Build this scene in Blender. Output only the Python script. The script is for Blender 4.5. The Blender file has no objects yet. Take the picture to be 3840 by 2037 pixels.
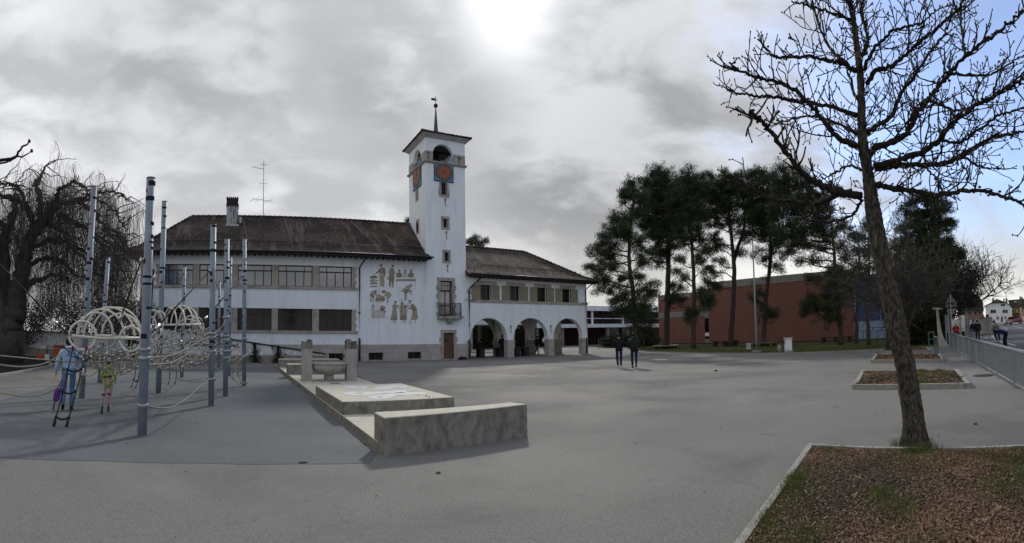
import bpy, math, random
import numpy as np
from mathutils import Vector, Matrix
SC = bpy.context.scene
COL = SC.collection
random.seed(7); RNG = np.random.default_rng(7)
PI = math.pi
# ------------------------------------------------------------------ camera
EYE = 1.7
RAD, TAU, PSI, YC, AL = 1827.37, .0506946, -.2930883, 1171.4, .5512786
def _axes():
    a = np.array([math.cos(PSI), -math.sin(PSI), 0])
    K = np.array([[0, -a[2], a[1]], [a[2], 0, -a[0]], [-a[1], a[0], 0]])
    M = np.eye(3) + math.sin(TAU) * K + (1 - math.cos(TAU)) * K @ K
    Y = np.array([[math.cos(AL), math.sin(AL), 0], [-math.sin(AL), math.cos(AL), 0], [0, 0, 1]])
    return Y @ M
W = _axes()
cam_d = bpy.data.cameras.new('camera')
cam = bpy.data.objects.new('camera', cam_d); COL.objects.link(cam); SC.camera = cam
cam_d.type = 'PANO'; cam_d.panorama_type = 'CENTRAL_CYLINDRICAL'
cam_d.central_cylindrical_radius = 1.0
cam_d.central_cylindrical_range_u_min = -1920 / RAD
cam_d.central_cylindrical_range_u_max = 1920 / RAD
cam_d.central_cylindrical_range_v_max = YC / RAD
cam_d.central_cylindrical_range_v_min = -(2037 - YC) / RAD
cam_d.clip_start = .05; cam_d.clip_end = 3000
cm = Matrix.Identity(4)
for i in range(3):
    cm[i][0] = W[i, 0]; cm[i][1] = W[i, 2]; cm[i][2] = -W[i, 1]
cm[2][3] = EYE
cam.matrix_world = cm
# surveying helpers: sight line of a photo pixel -> real place in metres
def ray(x, y):
    u = (x - 1920) / RAD
    return W @ np.array([math.sin(u), math.cos(u), (YC - y) / RAD])
def gp(x, y, z=0.):            # on the level z
    r = ray(x, y); k = (z - EYE) / r[2]; p = r * k; p[2] += EYE; return Vector(p)
def dp(x, y, d):               # at horizontal distance d
    r = ray(x, y); k = d / math.hypot(r[0], r[1]); p = r * k; p[2] += EYE; return Vector(p)
def yp(x, y, Y=33.02):         # on a wall parallel to the school front
    r = ray(x, y); p = r * (Y / r[1]); p[2] += EYE; return Vector(p)
def xp(x, y, X):               # on a wall square to it
    r = ray(x, y); p = r * (X / r[0]); p[2] += EYE; return Vector(p)
# ------------------------------------------------------------------ sky, sun, exposure
SUN = Vector(ray(1893, 30)).normalized()
SUN_EL = math.asin(SUN.z); SUN_AZ = math.atan2(SUN.x, SUN.y)
wd = bpy.data.worlds.new("World"); SC.world = wd; wd.use_nodes = True
nt = wd.node_tree; nt.nodes.clear()
def N(t, **k):
    n = nt.nodes.new(t)
    for a, b in k.items(): setattr(n, a, b)
    return n
def Lk(a, b): nt.links.new(a, b)
def Mth(op, a, b=None, c=None, clamp=False):
    n = N('ShaderNodeMath', operation=op, use_clamp=clamp)
    for i, v in enumerate((a, b, c)):
        if v is None: continue
        if isinstance(v, (int, float)): n.inputs[i].default_value = v
        else: Lk(v, n.inputs[i])
    return n.outputs[0]
def Dot(v, d):
    n = N('ShaderNodeVectorMath', operation='DOT_PRODUCT'); Lk(v, n.inputs[0]); n.inputs[1].default_value = d
    return n.outputs['Value']
def Rmp(v, a, b, lo=0., hi=1., it='SMOOTHSTEP'):
    n = N('ShaderNodeMapRange', interpolation_type=it)
    Lk(v, n.inputs[0]); n.inputs[1].default_value = a; n.inputs[2].default_value = b
    n.inputs[3].default_value = lo; n.inputs[4].default_value = hi
    return n.outputs[0]
def Mix(f, a, b):
    n = N('ShaderNodeMix', data_type='RGBA')
    for s, v in ((n.inputs['Factor'], f), (n.inputs[6], a), (n.inputs[7], b)):
        if isinstance(v, (tuple, list)): s.default_value = (*v, 1)
        elif isinstance(v, (int, float)): s.default_value = v
        else: Lk(v, s)
    return n.outputs[2]
sky = N('ShaderNodeTexSky', sky_type='NISHITA'); sky.sun_disc = False
sky.sun_elevation = SUN_EL; sky.sun_rotation = SUN_AZ; sky.altitude = 400; sky.air_density = 1.0; sky.dust_density = .6
tc = N('ShaderNodeTexCoord'); dirn = tc.outputs['Generated']
sep = N('ShaderNodeSeparateXYZ'); Lk(dirn, sep.inputs[0])
zz = Mth('MAXIMUM', sep.outputs[2], 0.)
den = Mth('ADD', zz, .30)
cmb = N('ShaderNodeCombineXYZ')
Lk(Mth('DIVIDE', sep.outputs[0], den), cmb.inputs[0]); Lk(Mth('DIVIDE', sep.outputs[1], den), cmb.inputs[1])
def Noise(vec, scale, detail, rough, dist=0.):
    n = N('ShaderNodeTexNoise'); Lk(vec, n.inputs['Vector'])
    n.inputs['Scale'].default_value = scale; n.inputs['Detail'].default_value = detail
    n.inputs['Roughness'].default_value = rough; n.inputs['Distortion'].default_value = dist
    return n.outputs[0]
mp = N('ShaderNodeMapping'); Lk(dirn, mp.inputs[0])
mp.inputs['Rotation'].default_value = (.12, .10, .3); mp.inputs['Scale'].default_value = (1., 1., 2.1); mp.inputs['Location'].default_value = (.37, 1.9, .2)
n1 = Noise(mp.outputs[0], 5.4, 7, .53, .25)
n2 = Noise(mp.outputs[0], 1.9, 2, .5, 0)
nn = Mth('ADD', Mth('MULTIPLY', n1, .62), Mth('MULTIPLY', n2, .38))
bright = Rmp(nn, .40, .60, .49, .78)
# heavier grey bank right of the tower, thinner deck low down
def bank(px_, py_, wide, deep):
    v = Vector(ray(px_, py_)).normalized(); return Mth('MULTIPLY', Rmp(Mth('ADD', Dot(dirn, tuple(v)), Mth('MULTIPLY', Mth('SUBTRACT', n1, .5), .10)), math.cos(wide), 1.0), deep)
bright = Mth('SUBTRACT', bright, bank(2300, 560, .40, .18))
bright = Mth('SUBTRACT', bright, bank(1530, 250, .24, .15))
bright = Mth('SUBTRACT', bright, bank(750, 180, .30, .13))
bright = Mth('ADD', bright, Rmp(sep.outputs[2], .26, .05, 0, .15))
glow = Dot(dirn, tuple(SUN))
g1 = Mth('MULTIPLY', Mth('POWER', Rmp(glow, .94, 1.0, 0, 1, 'LINEAR'), 2.0), .13)
g2 = Mth('MULTIPLY', Mth('POWER', Rmp(glow, .991, 1.0, 0, 1, 'LINEAR'), 2.4), .50)
bright = Mth('ADD', bright, Mth('ADD', g1, g2))
tint = Mix(Rmp(sep.outputs[2], .30, .05, 0, 1), Mix(nn, (.955, .985, 1.05), (1.0, 1.0, 1.0)), (1.01, 1.0, .965))
cl = N('ShaderNodeVectorMath', operation='SCALE'); Lk(tint, cl.inputs[0]); Lk(bright, cl.inputs['Scale'])
sk = N('ShaderNodeVectorMath', operation='SCALE'); Lk(sky.outputs[0], sk.inputs[0]); sk.inputs['Scale'].default_value = .17
BAZ, BEL = 2.05, .50
bd = Dot(dirn, (math.sin(BAZ) * math.cos(BEL), math.cos(BAZ) * math.cos(BEL), math.sin(BEL)))
mask = Rmp(Mth('ADD', bd, Mth('MULTIPLY', Mth('SUBTRACT', n1, .5), .6)), .58, .86)
mask = Mth('MULTIPLY', mask, Rmp(sep.outputs[2], .08, .26))
mask = Mth('MULTIPLY', mask, .82)
skc = N('ShaderNodeVectorMath', operation='MULTIPLY'); Lk(sk.outputs[0], skc.inputs[0]); skc.inputs[1].default_value = (1.05, 1.08, 1.22)
fin = Mix(mask, cl.outputs[0], skc.outputs[0])
bg = N('ShaderNodeBackground'); Lk(fin, bg.inputs[0]); bg.inputs[1].default_value = 1.0
ow = N('ShaderNodeOutputWorld'); Lk(bg.outputs[0], ow.inputs[0])
sd = bpy.data.lights.new('sun', 'SUN'); sd.energy = 1.9; sd.angle = math.radians(3.5); sd.color = (1, .95, .87)
so = bpy.data.objects.new('sun', sd); COL.objects.link(so)
so.rotation_euler = SUN.to_track_quat('Z', 'Y').to_euler(); so.location = (0, 0, 60)
SC.view_settings.view_transform = 'Standard'; SC.view_settings.look = 'None'
SC.view_settings.exposure = .2; SC.view_settings.gamma = 1
SC.cycles.max_bounces = 6; SC.cycles.transparent_max_bounces = 8

# ------------------------------------------------------------------ materials
MATS = {}
def mat(name, c, c2=None, scale=3., rough=.8, bump=0., bscale=None, metal=0., det=5, lo=.35, hi=.65, spec=.3,
        c3=None, s3=.5, lo3=.45, hi3=.65, stretch=None, coat=0., alpha=None, emis=None, ior=1.5, trans=0., obj=False):
    """procedural paint: colour noise c<->c2, blotches of c3, bump"""
    global nt
    m = bpy.data.materials.new(name); m.use_nodes = True; MATS[name] = m
    nt = m.node_tree; b = nt.nodes['Principled BSDF']
    b.inputs['Roughness'].default_value = rough; b.inputs['Metallic'].default_value = metal
    b.inputs['Specular IOR Level'].default_value = spec; b.inputs['Coat Weight'].default_value = coat
    b.inputs['Transmission Weight'].default_value = trans; b.inputs['IOR'].default_value = ior
    g = N('ShaderNodeNewGeometry'); v = g.outputs['Position']
    if obj: t = N('ShaderNodeTexCoord'); v = t.outputs['Object']
    if stretch:
        q = N('ShaderNodeMapping'); q.inputs['Scale'].default_value = stretch; Lk(v, q.inputs[0]); v = q.outputs[0]
    if c2 is None: c2 = tuple(x * .86 for x in c)
    n = Noise(v, scale, det, .6)
    col = Mix(Rmp(n, lo, hi), c, c2)
    if c3 is not None:
        col = Mix(Rmp(Noise(v, s3, 5, .6, .2), lo3, hi3), col, c3)
    Lk(col, b.inputs['Base Color'])
    if bump:
        bn = N('ShaderNodeBump'); bn.inputs['Strength'].default_value = bump; bn.inputs['Distance'].default_value = .02
        Lk(Noise(v, bscale or scale * 4, 4, .6), bn.inputs['Height']); Lk(bn.outputs[0], b.inputs['Normal'])
    if emis: b.inputs['Emission Color'].default_value = (*emis, 1); b.inputs['Emission Strength'].default_value = 1
    return m
def m_blocks(name, c1, c2, mortar, bw, bh, ms=.012, bump=.3, vert='xz', rough=.85, noise=.25, off=.5, dirt=None):
    global nt
    m = bpy.data.materials.new(name); m.use_nodes = True; MATS[name] = m
    nt = m.node_tree; b = nt.nodes['Principled BSDF']; b.inputs['Roughness'].default_value = rough
    g = N('ShaderNodeNewGeometry'); s = N('ShaderNodeSeparateXYZ'); Lk(g.outputs['Position'], s.inputs[0])
    q = N('ShaderNodeCombineXYZ')
    u = {'xz': s.outputs[0], 'yz': s.outputs[1], 'sum': Mth('ADD', s.outputs[0], s.outputs[1])}[vert]
    Lk(u, q.inputs[0]); Lk(s.outputs[2], q.inputs[1])
    t = N('ShaderNodeTexBrick'); Lk(q.outputs[0], t.inputs[0])
    t.inputs['Color1'].default_value = (*c1, 1); t.inputs['Color2'].default_value = (*c2, 1); t.inputs['Mortar'].default_value = (*mortar, 1)
    t.inputs['Scale'].default_value = 1; t.inputs['Brick Width'].default_value = bw; t.inputs['Row Height'].default_value = bh
    t.inputs['Mortar Size'].default_value = ms; t.offset = off; t.inputs['Mortar Smooth'].default_value = .2
    col = Mix(Rmp(Noise(g.outputs['Position'], 2.2, 6, .65), .3, .75, 0, noise), t.outputs[0], tuple(x * .45 for x in c1))
    if dirt: col = Mix(Rmp(Noise(g.outputs['Position'], .8, 6, .7), .52, .68, 0, .8), col, dirt)
    Lk(col, b.inputs['Base Color'])
    bn = N('ShaderNodeBump'); bn.inputs['Strength'].default_value = bump; bn.inputs['Distance'].default_value = .02
    h = Mth('ADD', Mth('MULTIPLY', t.outputs['Fac'], -1.), Mth('MULTIPLY', Noise(g.outputs['Position'], 25, 4, .6), .6))
    Lk(h, bn.inputs['Height']); Lk(bn.outputs[0], b.inputs['Normal'])
    return m
def m_tiles(name):
    """clay plain tiles: courses follow the height, lichen and pale streaks under the ridge"""
    global nt
    m = bpy.data.materials.new(name); m.use_nodes = True; MATS[name] = m
    nt = m.node_tree; b = nt.nodes['Principled BSDF']; b.inputs['Roughness'].default_value = .97; b.inputs['Specular IOR Level'].default_value = .08
    g = N('ShaderNodeNewGeometry'); s = N('ShaderNodeSeparateXYZ'); Lk(g.outputs['Position'], s.inputs[0])
    q = N('ShaderNodeCombineXYZ'); nrm = N('ShaderNodeSeparateXYZ'); Lk(g.outputs['True Normal'], nrm.inputs[0])
    side = Rmp(Mth('ABSOLUTE', nrm.outputs[0]), .3, .5)
    u = Mth('ADD', Mth('MULTIPLY', s.outputs[0], Mth('SUBTRACT', 1., side)), Mth('MULTIPLY', s.outputs[1], side))
    Lk(u, q.inputs[0]); Lk(s.outputs[2], q.inputs[1])
    t = N('ShaderNodeTexBrick'); Lk(q.outputs[0], t.inputs[0])
    t.inputs['Color1'].default_value = (.080, .066, .057, 1); t.inputs['Color2'].default_value = (.128, .100, .084, 1)
    t.inputs['Mortar'].default_value = (.012, .010, .008, 1); t.inputs['Scale'].default_value = 1
    t.inputs['Brick Width'].default_value = .19; t.inputs['Row Height'].default_value = .105; t.inputs['Mortar Size'].default_value = .012
    t.inputs['Bias'].default_value = -.1
    col = t.outputs[0]
    col = Mix(Rmp(Noise(g.outputs['Position'], .55, 6, .65), .44, .60, 0, .85), col, (.030, .026, .023))
    mp2 = N('ShaderNodeMapping'); mp2.inputs['Scale'].default_value = (1.1, .1, .25); Lk(g.outputs['Position'], mp2.inputs[0])
    col = Mix(Rmp(Noise(mp2.outputs[0], 1.6, 4, .6), .55, .68, 0, .5), col, (.19, .15, .13))
    col = Mix(Rmp(Noise(g.outputs['Position'], 9, 4, .7), .60, .68, 0, .9), col, (.30, .25, .20))
    Lk(col, b.inputs['Base Color'])
    bn = N('ShaderNodeBump'); bn.inputs['Strength'].default_value = .9; bn.inputs['Distance'].default_value = .04
    h = Mth('ADD', Mth('MULTIPLY', Mth('FRACT', Mth('DIVIDE', s.outputs[2], .105)), -1.), Mth('MULTIPLY', t.outputs['Fac'], -.5))
    Lk(h, bn.inputs['Height']); Lk(bn.outputs[0], b.inputs['Normal'])
    return m
def m_asphalt(name, a, b_, dark, light):
    """yard asphalt: fine aggregate, worn pale and damp dark areas, old seams and cracks"""
    global nt
    m = bpy.data.materials.new(name); m.use_nodes = True; MATS[name] = m
    nt = m.node_tree; b = nt.nodes['Principled BSDF']; g = N('ShaderNodeNewGeometry'); v = g.outputs['Position']
    col = Mix(Rmp(Noise(v, 42, 4, .75), .38, .62), a, b_)
    col = Mix(Rmp(Noise(v, 11, 4, .7), .50, .68, 0, .28), col, tuple(x * .62 for x in b_))
    col = Mix(Rmp(Noise(v, 19, 3, .7), .60, .72, 0, .2), col, light)
    col = Mix(Rmp(Noise(v, 260, 2, .6), .60, .70, 0, .7), col, (.40, .39, .37))
    col = Mix(Rmp(Noise(v, .22, 5, .62, .6), .47, .68, 0, .75), col, dark)
    col = Mix(Rmp(Noise(v, .11, 4, .6, .8), .50, .66, 0, .6), col, light)
    col = Mix(Rmp(Noise(v, 1.7, 5, .7, .3), .60, .74, 0, .45), col, dark)
    q = N('ShaderNodeVectorMath', operation='ADD'); Lk(v, q.inputs[0]); nz = N('ShaderNodeTexNoise'); Lk(v, nz.inputs['Vector']); nz.inputs['Scale'].default_value = 1.3; nz.inputs['Detail'].default_value = 5
    sc_ = N('ShaderNodeVectorMath', operation='SCALE'); Lk(nz.outputs['Color'], sc_.inputs[0]); sc_.inputs['Scale'].default_value = .9; Lk(sc_.outputs[0], q.inputs[1])
    vo = N('ShaderNodeTexVoronoi', feature='DISTANCE_TO_EDGE'); Lk(q.outputs[0], vo.inputs['Vector']); vo.inputs['Scale'].default_value = .17
    crack = Mth('MULTIPLY', Rmp(vo.outputs['Distance'], .0, .0018, 1, 0, 'LINEAR'), Rmp(Noise(v, .25, 2, .5), .54, .66))
    col = Mix(Mth('MULTIPLY', crack, .45), col, (.035, .034, .032))
    Lk(col, b.inputs['Base Color']); Lk(Rmp(Noise(v, .3, 4, .6), .35, .65, .80, .97), b.inputs['Roughness']); b.inputs['Specular IOR Level'].default_value = .3
    bn = N('ShaderNodeBump'); bn.inputs['Strength'].default_value = .45; bn.inputs['Distance'].default_value = .012
    Lk(Mth('ADD', Noise(v, 95, 3, .6), Mth('MULTIPLY', crack, -2.)), bn.inputs['Height']); Lk(bn.outputs[0], b.inputs['Normal'])
    return m
# ------------------------------------------------------------------ mesh building
class MB:
    def __init__(s): s.v = []; s.f = []; s.m = []; s.n = 0; s.sm = []
    def add(s, V, F, mi=0, sm=False):
        V = np.asarray(V, float).reshape(-1, 3); s.v.append(V)
        for f in F: s.f.append([i + s.n for i in f])
        s.m += [mi] * len(F); s.sm += [sm] * len(F); s.n += len(V); return s
    def box(s, a, b, mi=0):
        x0, y0, z0 = a; x1, y1, z1 = b
        return s.add([(x0, y0, z0), (x1, y0, z0), (x1, y1, z0), (x0, y1, z0), (x0, y0, z1), (x1, y0, z1), (x1, y1, z1), (x0, y1, z1)],
              [(3, 2, 1, 0), (4, 5, 6, 7), (0, 1, 5, 4), (1, 2, 6, 5), (2, 3, 7, 6), (3, 0, 4, 7)], mi)
    def bar(s, p, q, w, h=None, mi=0, up=(0, 0, 1)):
        """box beam from p to q, w wide, h high"""
        p = Vector(p); q = Vector(q); h = h or w; d = (q - p).normalized(); u = Vector(up)
        if abs(d.dot(u)) > .98: u = Vector((0, 1, 0))
        sd_ = d.cross(u).normalized(); u = sd_.cross(d).normalized()
        V = [e + sd_ * a * w / 2 + u * c * h / 2 for e in (p, q) for a, c in ((-1, -1), (1, -1), (1, 1), (-1, 1))]
        return s.add([tuple(x) for x in V], [(0, 1, 2, 3), (7, 6, 5, 4), (0, 4, 5, 1), (1, 5, 6, 2), (2, 6, 7, 3), (3, 7, 4, 0)], mi)
    def prism(s, pts, ext, mi=0):
        """polygon pts swept by ext"""
        n = len(pts); e = Vector(ext); P = [Vector(p) for p in pts]
        V = [tuple(p) for p in P] + [tuple(p + e) for p in P]
        nor = Vector((0, 0, 0))
        for i in range(n): nor += P[i].cross(P[(i + 1) % n])
        F = [list(range(n)), list(range(2 * n - 1, n - 1, -1))] + [(i, i + n, (i + 1) % n + n, (i + 1) % n) for i in range(n)]
        if nor.dot(e) > 0: F = [list(reversed(f)) for f in F]
        return s.add(V, F, mi)
    def tube(s, P, r, n=6, mi=0, cap=True, sm=True):
        P = np.asarray([tuple(p) for p in P], float); k = len(P)
        r = np.broadcast_to(np.asarray(r, float), (k,))
        T = np.gradient(P, axis=0); T /= np.linalg.norm(T, axis=1)[:, None] + 1e-9
        ref = np.array([0, 0, 1.]) if abs(T[:, 2]).mean() < .85 else np.array([1., 0, 0])
        A = np.cross(T, ref); A /= np.linalg.norm(A, axis=1)[:, None] + 1e-9
        B = np.cross(T, A)
        an = np.arange(n) * 2 * PI / n
        V = P[:, None, :] + r[:, None, None] * (np.cos(an)[None, :, None] * A[:, None, :] + np.sin(an)[None, :, None] * B[:, None, :])
        F = []
        for i in range(k - 1):
            for j in range(n):
                j2 = (j + 1) % n
                F.append((i * n + j, i * n + j2, (i + 1) * n + j2, (i + 1) * n + j))
        s.add(V.reshape(-1, 3), F, mi, sm)
        if cap:
            s.f.append([s.n - k * n + j for j in reversed(range(n))]); s.f.append([s.n - n + j for j in range(n)])
            s.m += [mi, mi]; s.sm += [False, False]
        return s
    def lathe(s, prof, c, n=20, mi=0, sm=True, axis='z'):
        c = Vector(c); V = []; F = []
        for r, z in prof:
            for j in range(n):
                a = 2 * PI * j / n; p = (r * math.cos(a), r * math.sin(a), z)
                if axis == 'y': p = (r * math.cos(a), z, r * math.sin(a))
                if axis == 'x': p = (z, r * math.cos(a), r * math.sin(a))
                V.append((c.x + p[0], c.y + p[1], c.z + p[2]))
        for i in range(len(prof) - 1):
            for j in range(n):
                j2 = (j + 1) % n; F.append((i * n + j, i * n + j2, (i + 1) * n + j2, (i + 1) * n + j))
        F.append(list(reversed(range(n)))); F.append([(len(prof) - 1) * n + j for j in range(n)])
        return s.add(V, F, mi, sm)
    def ball(s, c, r, mi=0, n=10, sc=(1, 1, 1)):
        k = n // 2 + 1; V = []; F = []
        for i in range(k + 1):
            t = PI * i / k
            for j in range(n):
                a = 2 * PI * j / n
                V.append((c[0] + r * sc[0] * math.sin(t) * math.cos(a), c[1] + r * sc[1] * math.sin(t) * math.sin(a), c[2] + r * sc[2] * math.cos(t)))
        for i in range(k):
            for j in range(n):
                j2 = (j + 1) % n; F.append((i * n + j, (i + 1) * n + j, (i + 1) * n + j2, i * n + j2))
        return s.add(V, F, mi, True)
    def arr(s, V, F, mi=0, sm=False):
        """large numpy arrays"""
        s.v.append(np.asarray(V, float)); F = (np.asarray(F) + s.n).tolist()
        s.f += F; s.m += [mi] * len(F); s.sm += [sm] * len(F); s.n += len(V); return s
    def build(s, name, mats, parent=None, local=False):
        if not isinstance(mats, (list, tuple)): mats = [mats]
        V = np.concatenate(s.v) if s.v else np.zeros((0, 3))
        if parent is not None and not local:
            o = np.array(world_loc(parent)); V = V - o
        me = bpy.data.meshes.new(name); me.from_pydata(V.tolist(), [], s.f)
        for m in mats: me.materials.append(MATS[m] if isinstance(m, str) else m)
        me.polygons.foreach_set('material_index', s.m); me.polygons.foreach_set('use_smooth', s.sm)
        me.update()
        ob = bpy.data.objects.new(name, me); COL.objects.link(ob)
        if parent is not None: ob.parent = parent
        return ob
def world_loc(o):
    v = Vector((0, 0, 0))
    while o is not None: v += o.location; o = o.parent
    return v
def tag(o, label, cat, group=None, kind=None):
    if label: o['label'] = label
    if cat: o['category'] = cat
    if group: o['group'] = group
    if kind: o['kind'] = kind
    return o
def thing(name, label, cat, loc=(0, 0, 0), group=None, rz=0.):
    o = bpy.data.objects.new(name, None); COL.objects.link(o); o.location = loc; o.rotation_euler = (0, 0, rz)
    o.empty_display_size = .2
    return tag(o, label, cat, group)
def one(name, mb, mats, label, cat, loc, group=None):
    """a thing that is a single mesh, origin at its base"""
    V = [v - np.array(tuple(loc)) for v in mb.v]; mb.v = V
    o = mb.build(name, mats); o.location = loc
    return tag(o, label, cat, group)
def struct(name, mb, mats, kind='structure'):
    o = mb.build(name, mats); o['kind'] = kind; return o
def kids(o): return [c for c in bpy.data.objects if c.parent == o]
def dup(o, loc, label=None, rz=None):
    r = o.copy(); COL.objects.link(r); r.location = loc
    if rz is not None: r.rotation_euler = (0, 0, rz)
    if label: r['label'] = label
    for c in kids(o):
        d = c.copy(); COL.objects.link(d); d.parent = r
        for e in kids(c):
            f = e.copy(); COL.objects.link(f); f.parent = d
    return r
def wall_xz(mb, x0, x1, z0, z1, holes, y, th, mi=0, axis='y', d=1):
    """wall with rectangular openings (hx0,hz0,hx1,hz1); front face at y, thickness th to y+th.  axis 'x': plane X=y, run along Y"""
    xs = sorted({x0, x1} | {h[i] for h in holes for i in (0, 2) if x0 < h[i] < x1}); zs = sorted({z0, z1} | {h[i] for h in holes for i in (1, 3) if z0 < h[i] < z1})
    def solid(i, j):
        if not (0 <= i < len(xs) - 1 and 0 <= j < len(zs) - 1): return False
        cx = (xs[i] + xs[i + 1]) / 2; cz = (zs[j] + zs[j + 1]) / 2
        return not any(h[0] < cx < h[2] and h[1] < cz < h[3] for h in holes)
    def P(x, yy, z): return (x, yy, z) if axis == 'y' else (yy, x, z)
    def q(a, b, c, e): mb.add([P(*a), P(*b), P(*c), P(*e)], [(0, 1, 2, 3) if axis == 'y' else (3, 2, 1, 0)], mi)
    for i in range(len(xs) - 1):
        for j in range(len(zs) - 1):
            if not solid(i, j): continue
            a, b, c, e = xs[i], xs[i + 1], zs[j], zs[j + 1]; y2 = y + th
            q((a, y, c), (b, y, c), (b, y, e), (a, y, e)); q((b, y2, c), (a, y2, c), (a, y2, e), (b, y2, e))
            if not solid(i - 1, j): q((a, y2, c), (a, y, c), (a, y, e), (a, y2, e))
            if not solid(i + 1, j): q((b, y, c), (b, y2, c), (b, y2, e), (b, y, e))
            if not solid(i, j - 1): q((a, y2, c), (b, y2, c), (b, y, c), (a, y, c))
            if not solid(i, j + 1): q((a, y, e), (b, y, e), (b, y2, e), (a, y2, e))
    return mb
def arch_wall(mb, x0, x1, z0, z1, arches, y, th, mi=0, axis='y', seg=20):
    """wall with arched openings (xa, xb, sill, spring); semicircle above the spring"""
    def P(x, yy, z): return (x, yy, z) if axis == 'y' else (yy, x, z)
    fl = axis != 'y'
    def q(*p): mb.add([P(*a) for a in p], [tuple(reversed(range(4))) if fl else (0, 1, 2, 3)], mi)
    y2 = y + th; cur = x0
    def solid(a, b, c, e):
        q((a, y, c), (b, y, c), (b, y, e), (a, y, e)); q((b, y2, c), (a, y2, c), (a, y2, e), (b, y2, e))
    for xa, xb, sl, sp in arches:
        solid(cur, xa, z0, z1); q((cur, y, z1), (xa, y, z1), (xa, y2, z1), (cur, y2, z1))
        cx = (xa + xb) / 2; r = (xb - xa) / 2
        if sl > z0:
            solid(xa, xb, z0, sl); q((xa, y, sl), (xb, y, sl), (xb, y2, sl), (xa, y2, sl))
        q((xa, y, sl), (xa, y2, sl), (xa, y2, sp), (xa, y, sp)); q((xb, y2, sl), (xb, y, sl), (xb, y, sp), (xb, y2, sp))
        for k in range(seg):
            t0 = PI - PI * k / seg; t1 = PI - PI * (k + 1) / seg
            a, za = cx + r * math.cos(t0), sp + r * math.sin(t0); b, zb = cx + r * math.cos(t1), sp + r * math.sin(t1)
            q((a, y, za), (b, y, zb), (b, y, z1), (a, y, z1)); q((b, y2, zb), (a, y2, za), (a, y2, z1), (b, y2, z1))
            q((a, y2, za), (b, y2, zb), (b, y, zb), (a, y, za))
        q((xa, y, z1), (xb, y, z1), (xb, y2, z1), (xa, y2, z1))
        cur = xb
    solid(cur, x1, z0, z1); q((cur, y, z1), (x1, y, z1), (x1, y2, z1), (cur, y2, z1))
    q((x0, y2, z0), (x0, y, z0), (x0, y, z1), (x0, y2, z1)); q((x1, y, z0), (x1, y2, z0), (x1, y2, z1), (x1, y, z1))
    return mb
# ------------------------------------------------------------------ paints
m_asphalt('asphalt', (.184, .180, .168), (.116, .1135, .106), (.092, .090, .085), (.215, .209, .194))
m_asphalt('rubber', (.110, .122, .130), (.080, .089, .096), (.074, .083, .090), (.126, .138, .146))
mat('road', (.085, .086, .09), (.07, .07, .072), scale=10, rough=.9, c3=(.055, .055, .057), s3=.12, spec=.3)
mat('pavement', (.12, .118, .11), (.095, .094, .09), scale=14, rough=.92, bump=.3, bscale=60, spec=.25, c3=(.08,.08,.078), s3=.3)
mat('paint', (.55, .54, .51), (.30, .29, .28), scale=18, rough=.8)
mat('worn_paint', (.23, .22, .205), (.125, .12, .11), scale=9, rough=.9, lo=.4, hi=.6)
mat('soil', (.045, .032, .022), (.022, .018, .013), scale=14, rough=1, bump=1, bscale=40, spec=.1, c3=(.04, .045, .018), s3=1.2)
mat('lawn', (.050, .062, .018), (.030, .034, .014), scale=5, rough=1, bump=.8, bscale=50, spec=.1, c3=(.026, .020, .014), s3=.35, lo3=.4, hi3=.6)
mat('dark_floor', (.020, .015, .011), (.013, .011, .008), scale=6, rough=1, bump=.8, bscale=50, spec=.1)
mat('grass', (.105, .135, .035), (.065, .085, .024), scale=6, rough=.9, spec=.2)
mat('chip1', (.25, .140, .095), (.15, .090, .062), scale=30, rough=.95, spec=.2)
mat('chip2', (.25, .18, .125), (.17, .125, .09), scale=30, rough=.95, spec=.2)
mat('chip3', (.12, .085, .060), (.07, .053, .040), scale=30, rough=.95, spec=.2)
mat('kerb', (.29, .282, .262), (.21, .20, .185), scale=12, rough=.9, bump=.3, c3=(.2, .19, .17), s3=2, lo3=.55, hi3=.7)
mat('render_white', (.70, .745, .79), (.65, .69, .735), scale=1.3, rough=.9, bump=.15, bscale=60, spec=.2, c3=(.52, .56, .61), s3=1.1, lo3=.5, hi3=.82, stretch=(1.6, 1.6, .35))
mat('render_dirty', (.60, .62, .64), (.40, .41, .41), scale=2.5, rough=.9, bump=.3, spec=.2, c3=(.16, .16, .15), s3=1.6, lo3=.57, hi3=.66)
m_blocks('stone_base', (.40, .37, .35), (.33, .305, .285), (.22, .21, .2), .72, .30, .008, .35, 'xz', noise=.45)
m_blocks('stone_side', (.40, .37, .35), (.33, .305, .285), (.22, .21, .2), .72, .30, .008, .35, 'yz', noise=.45)
m_blocks('stone_old', (.29, .26, .21), (.20, .18, .15), (.10, .095, .08), .5, .25, .012, .5, 'xz', noise=.7, dirt=(.035, .036, .03))
mat('sandstone', (.37, .34, .295), (.29, .265, .23), scale=6, rough=.9, bump=.3, c3=(.22, .2, .17), s3=1.5, lo3=.5, hi3=.7)
mat('stone_trim', (.36, .335, .31), (.27, .25, .235), scale=7, rough=.9, bump=.4, c3=(.17, .165, .155), s3=2, lo3=.5, hi3=.7)
m_tiles('tiles')
mat('dark_wood', (.045, .034, .028), (.028, .022, .019), scale=8, rough=.75)
mat('soffit', (.42, .42, .42), (.33, .33, .33), scale=2, rough=.9)
mat('pipe', (.022, .026, .042), (.017, .02, .033), scale=6, rough=.45, metal=.2)
mat('iron', (.013, .014, .018), (.02, .02, .024), scale=10, rough=.6)
mat('window_wood', (.050, .026, .024), (.036, .02, .019), scale=8, rough=.6)
mat('glass', (.105, .125, .158), (.09, .108, .14), scale=1, rough=.03, spec=1.0, coat=1.0)  # pale blue base colour paints in the sky reflection of the upper panes
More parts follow.
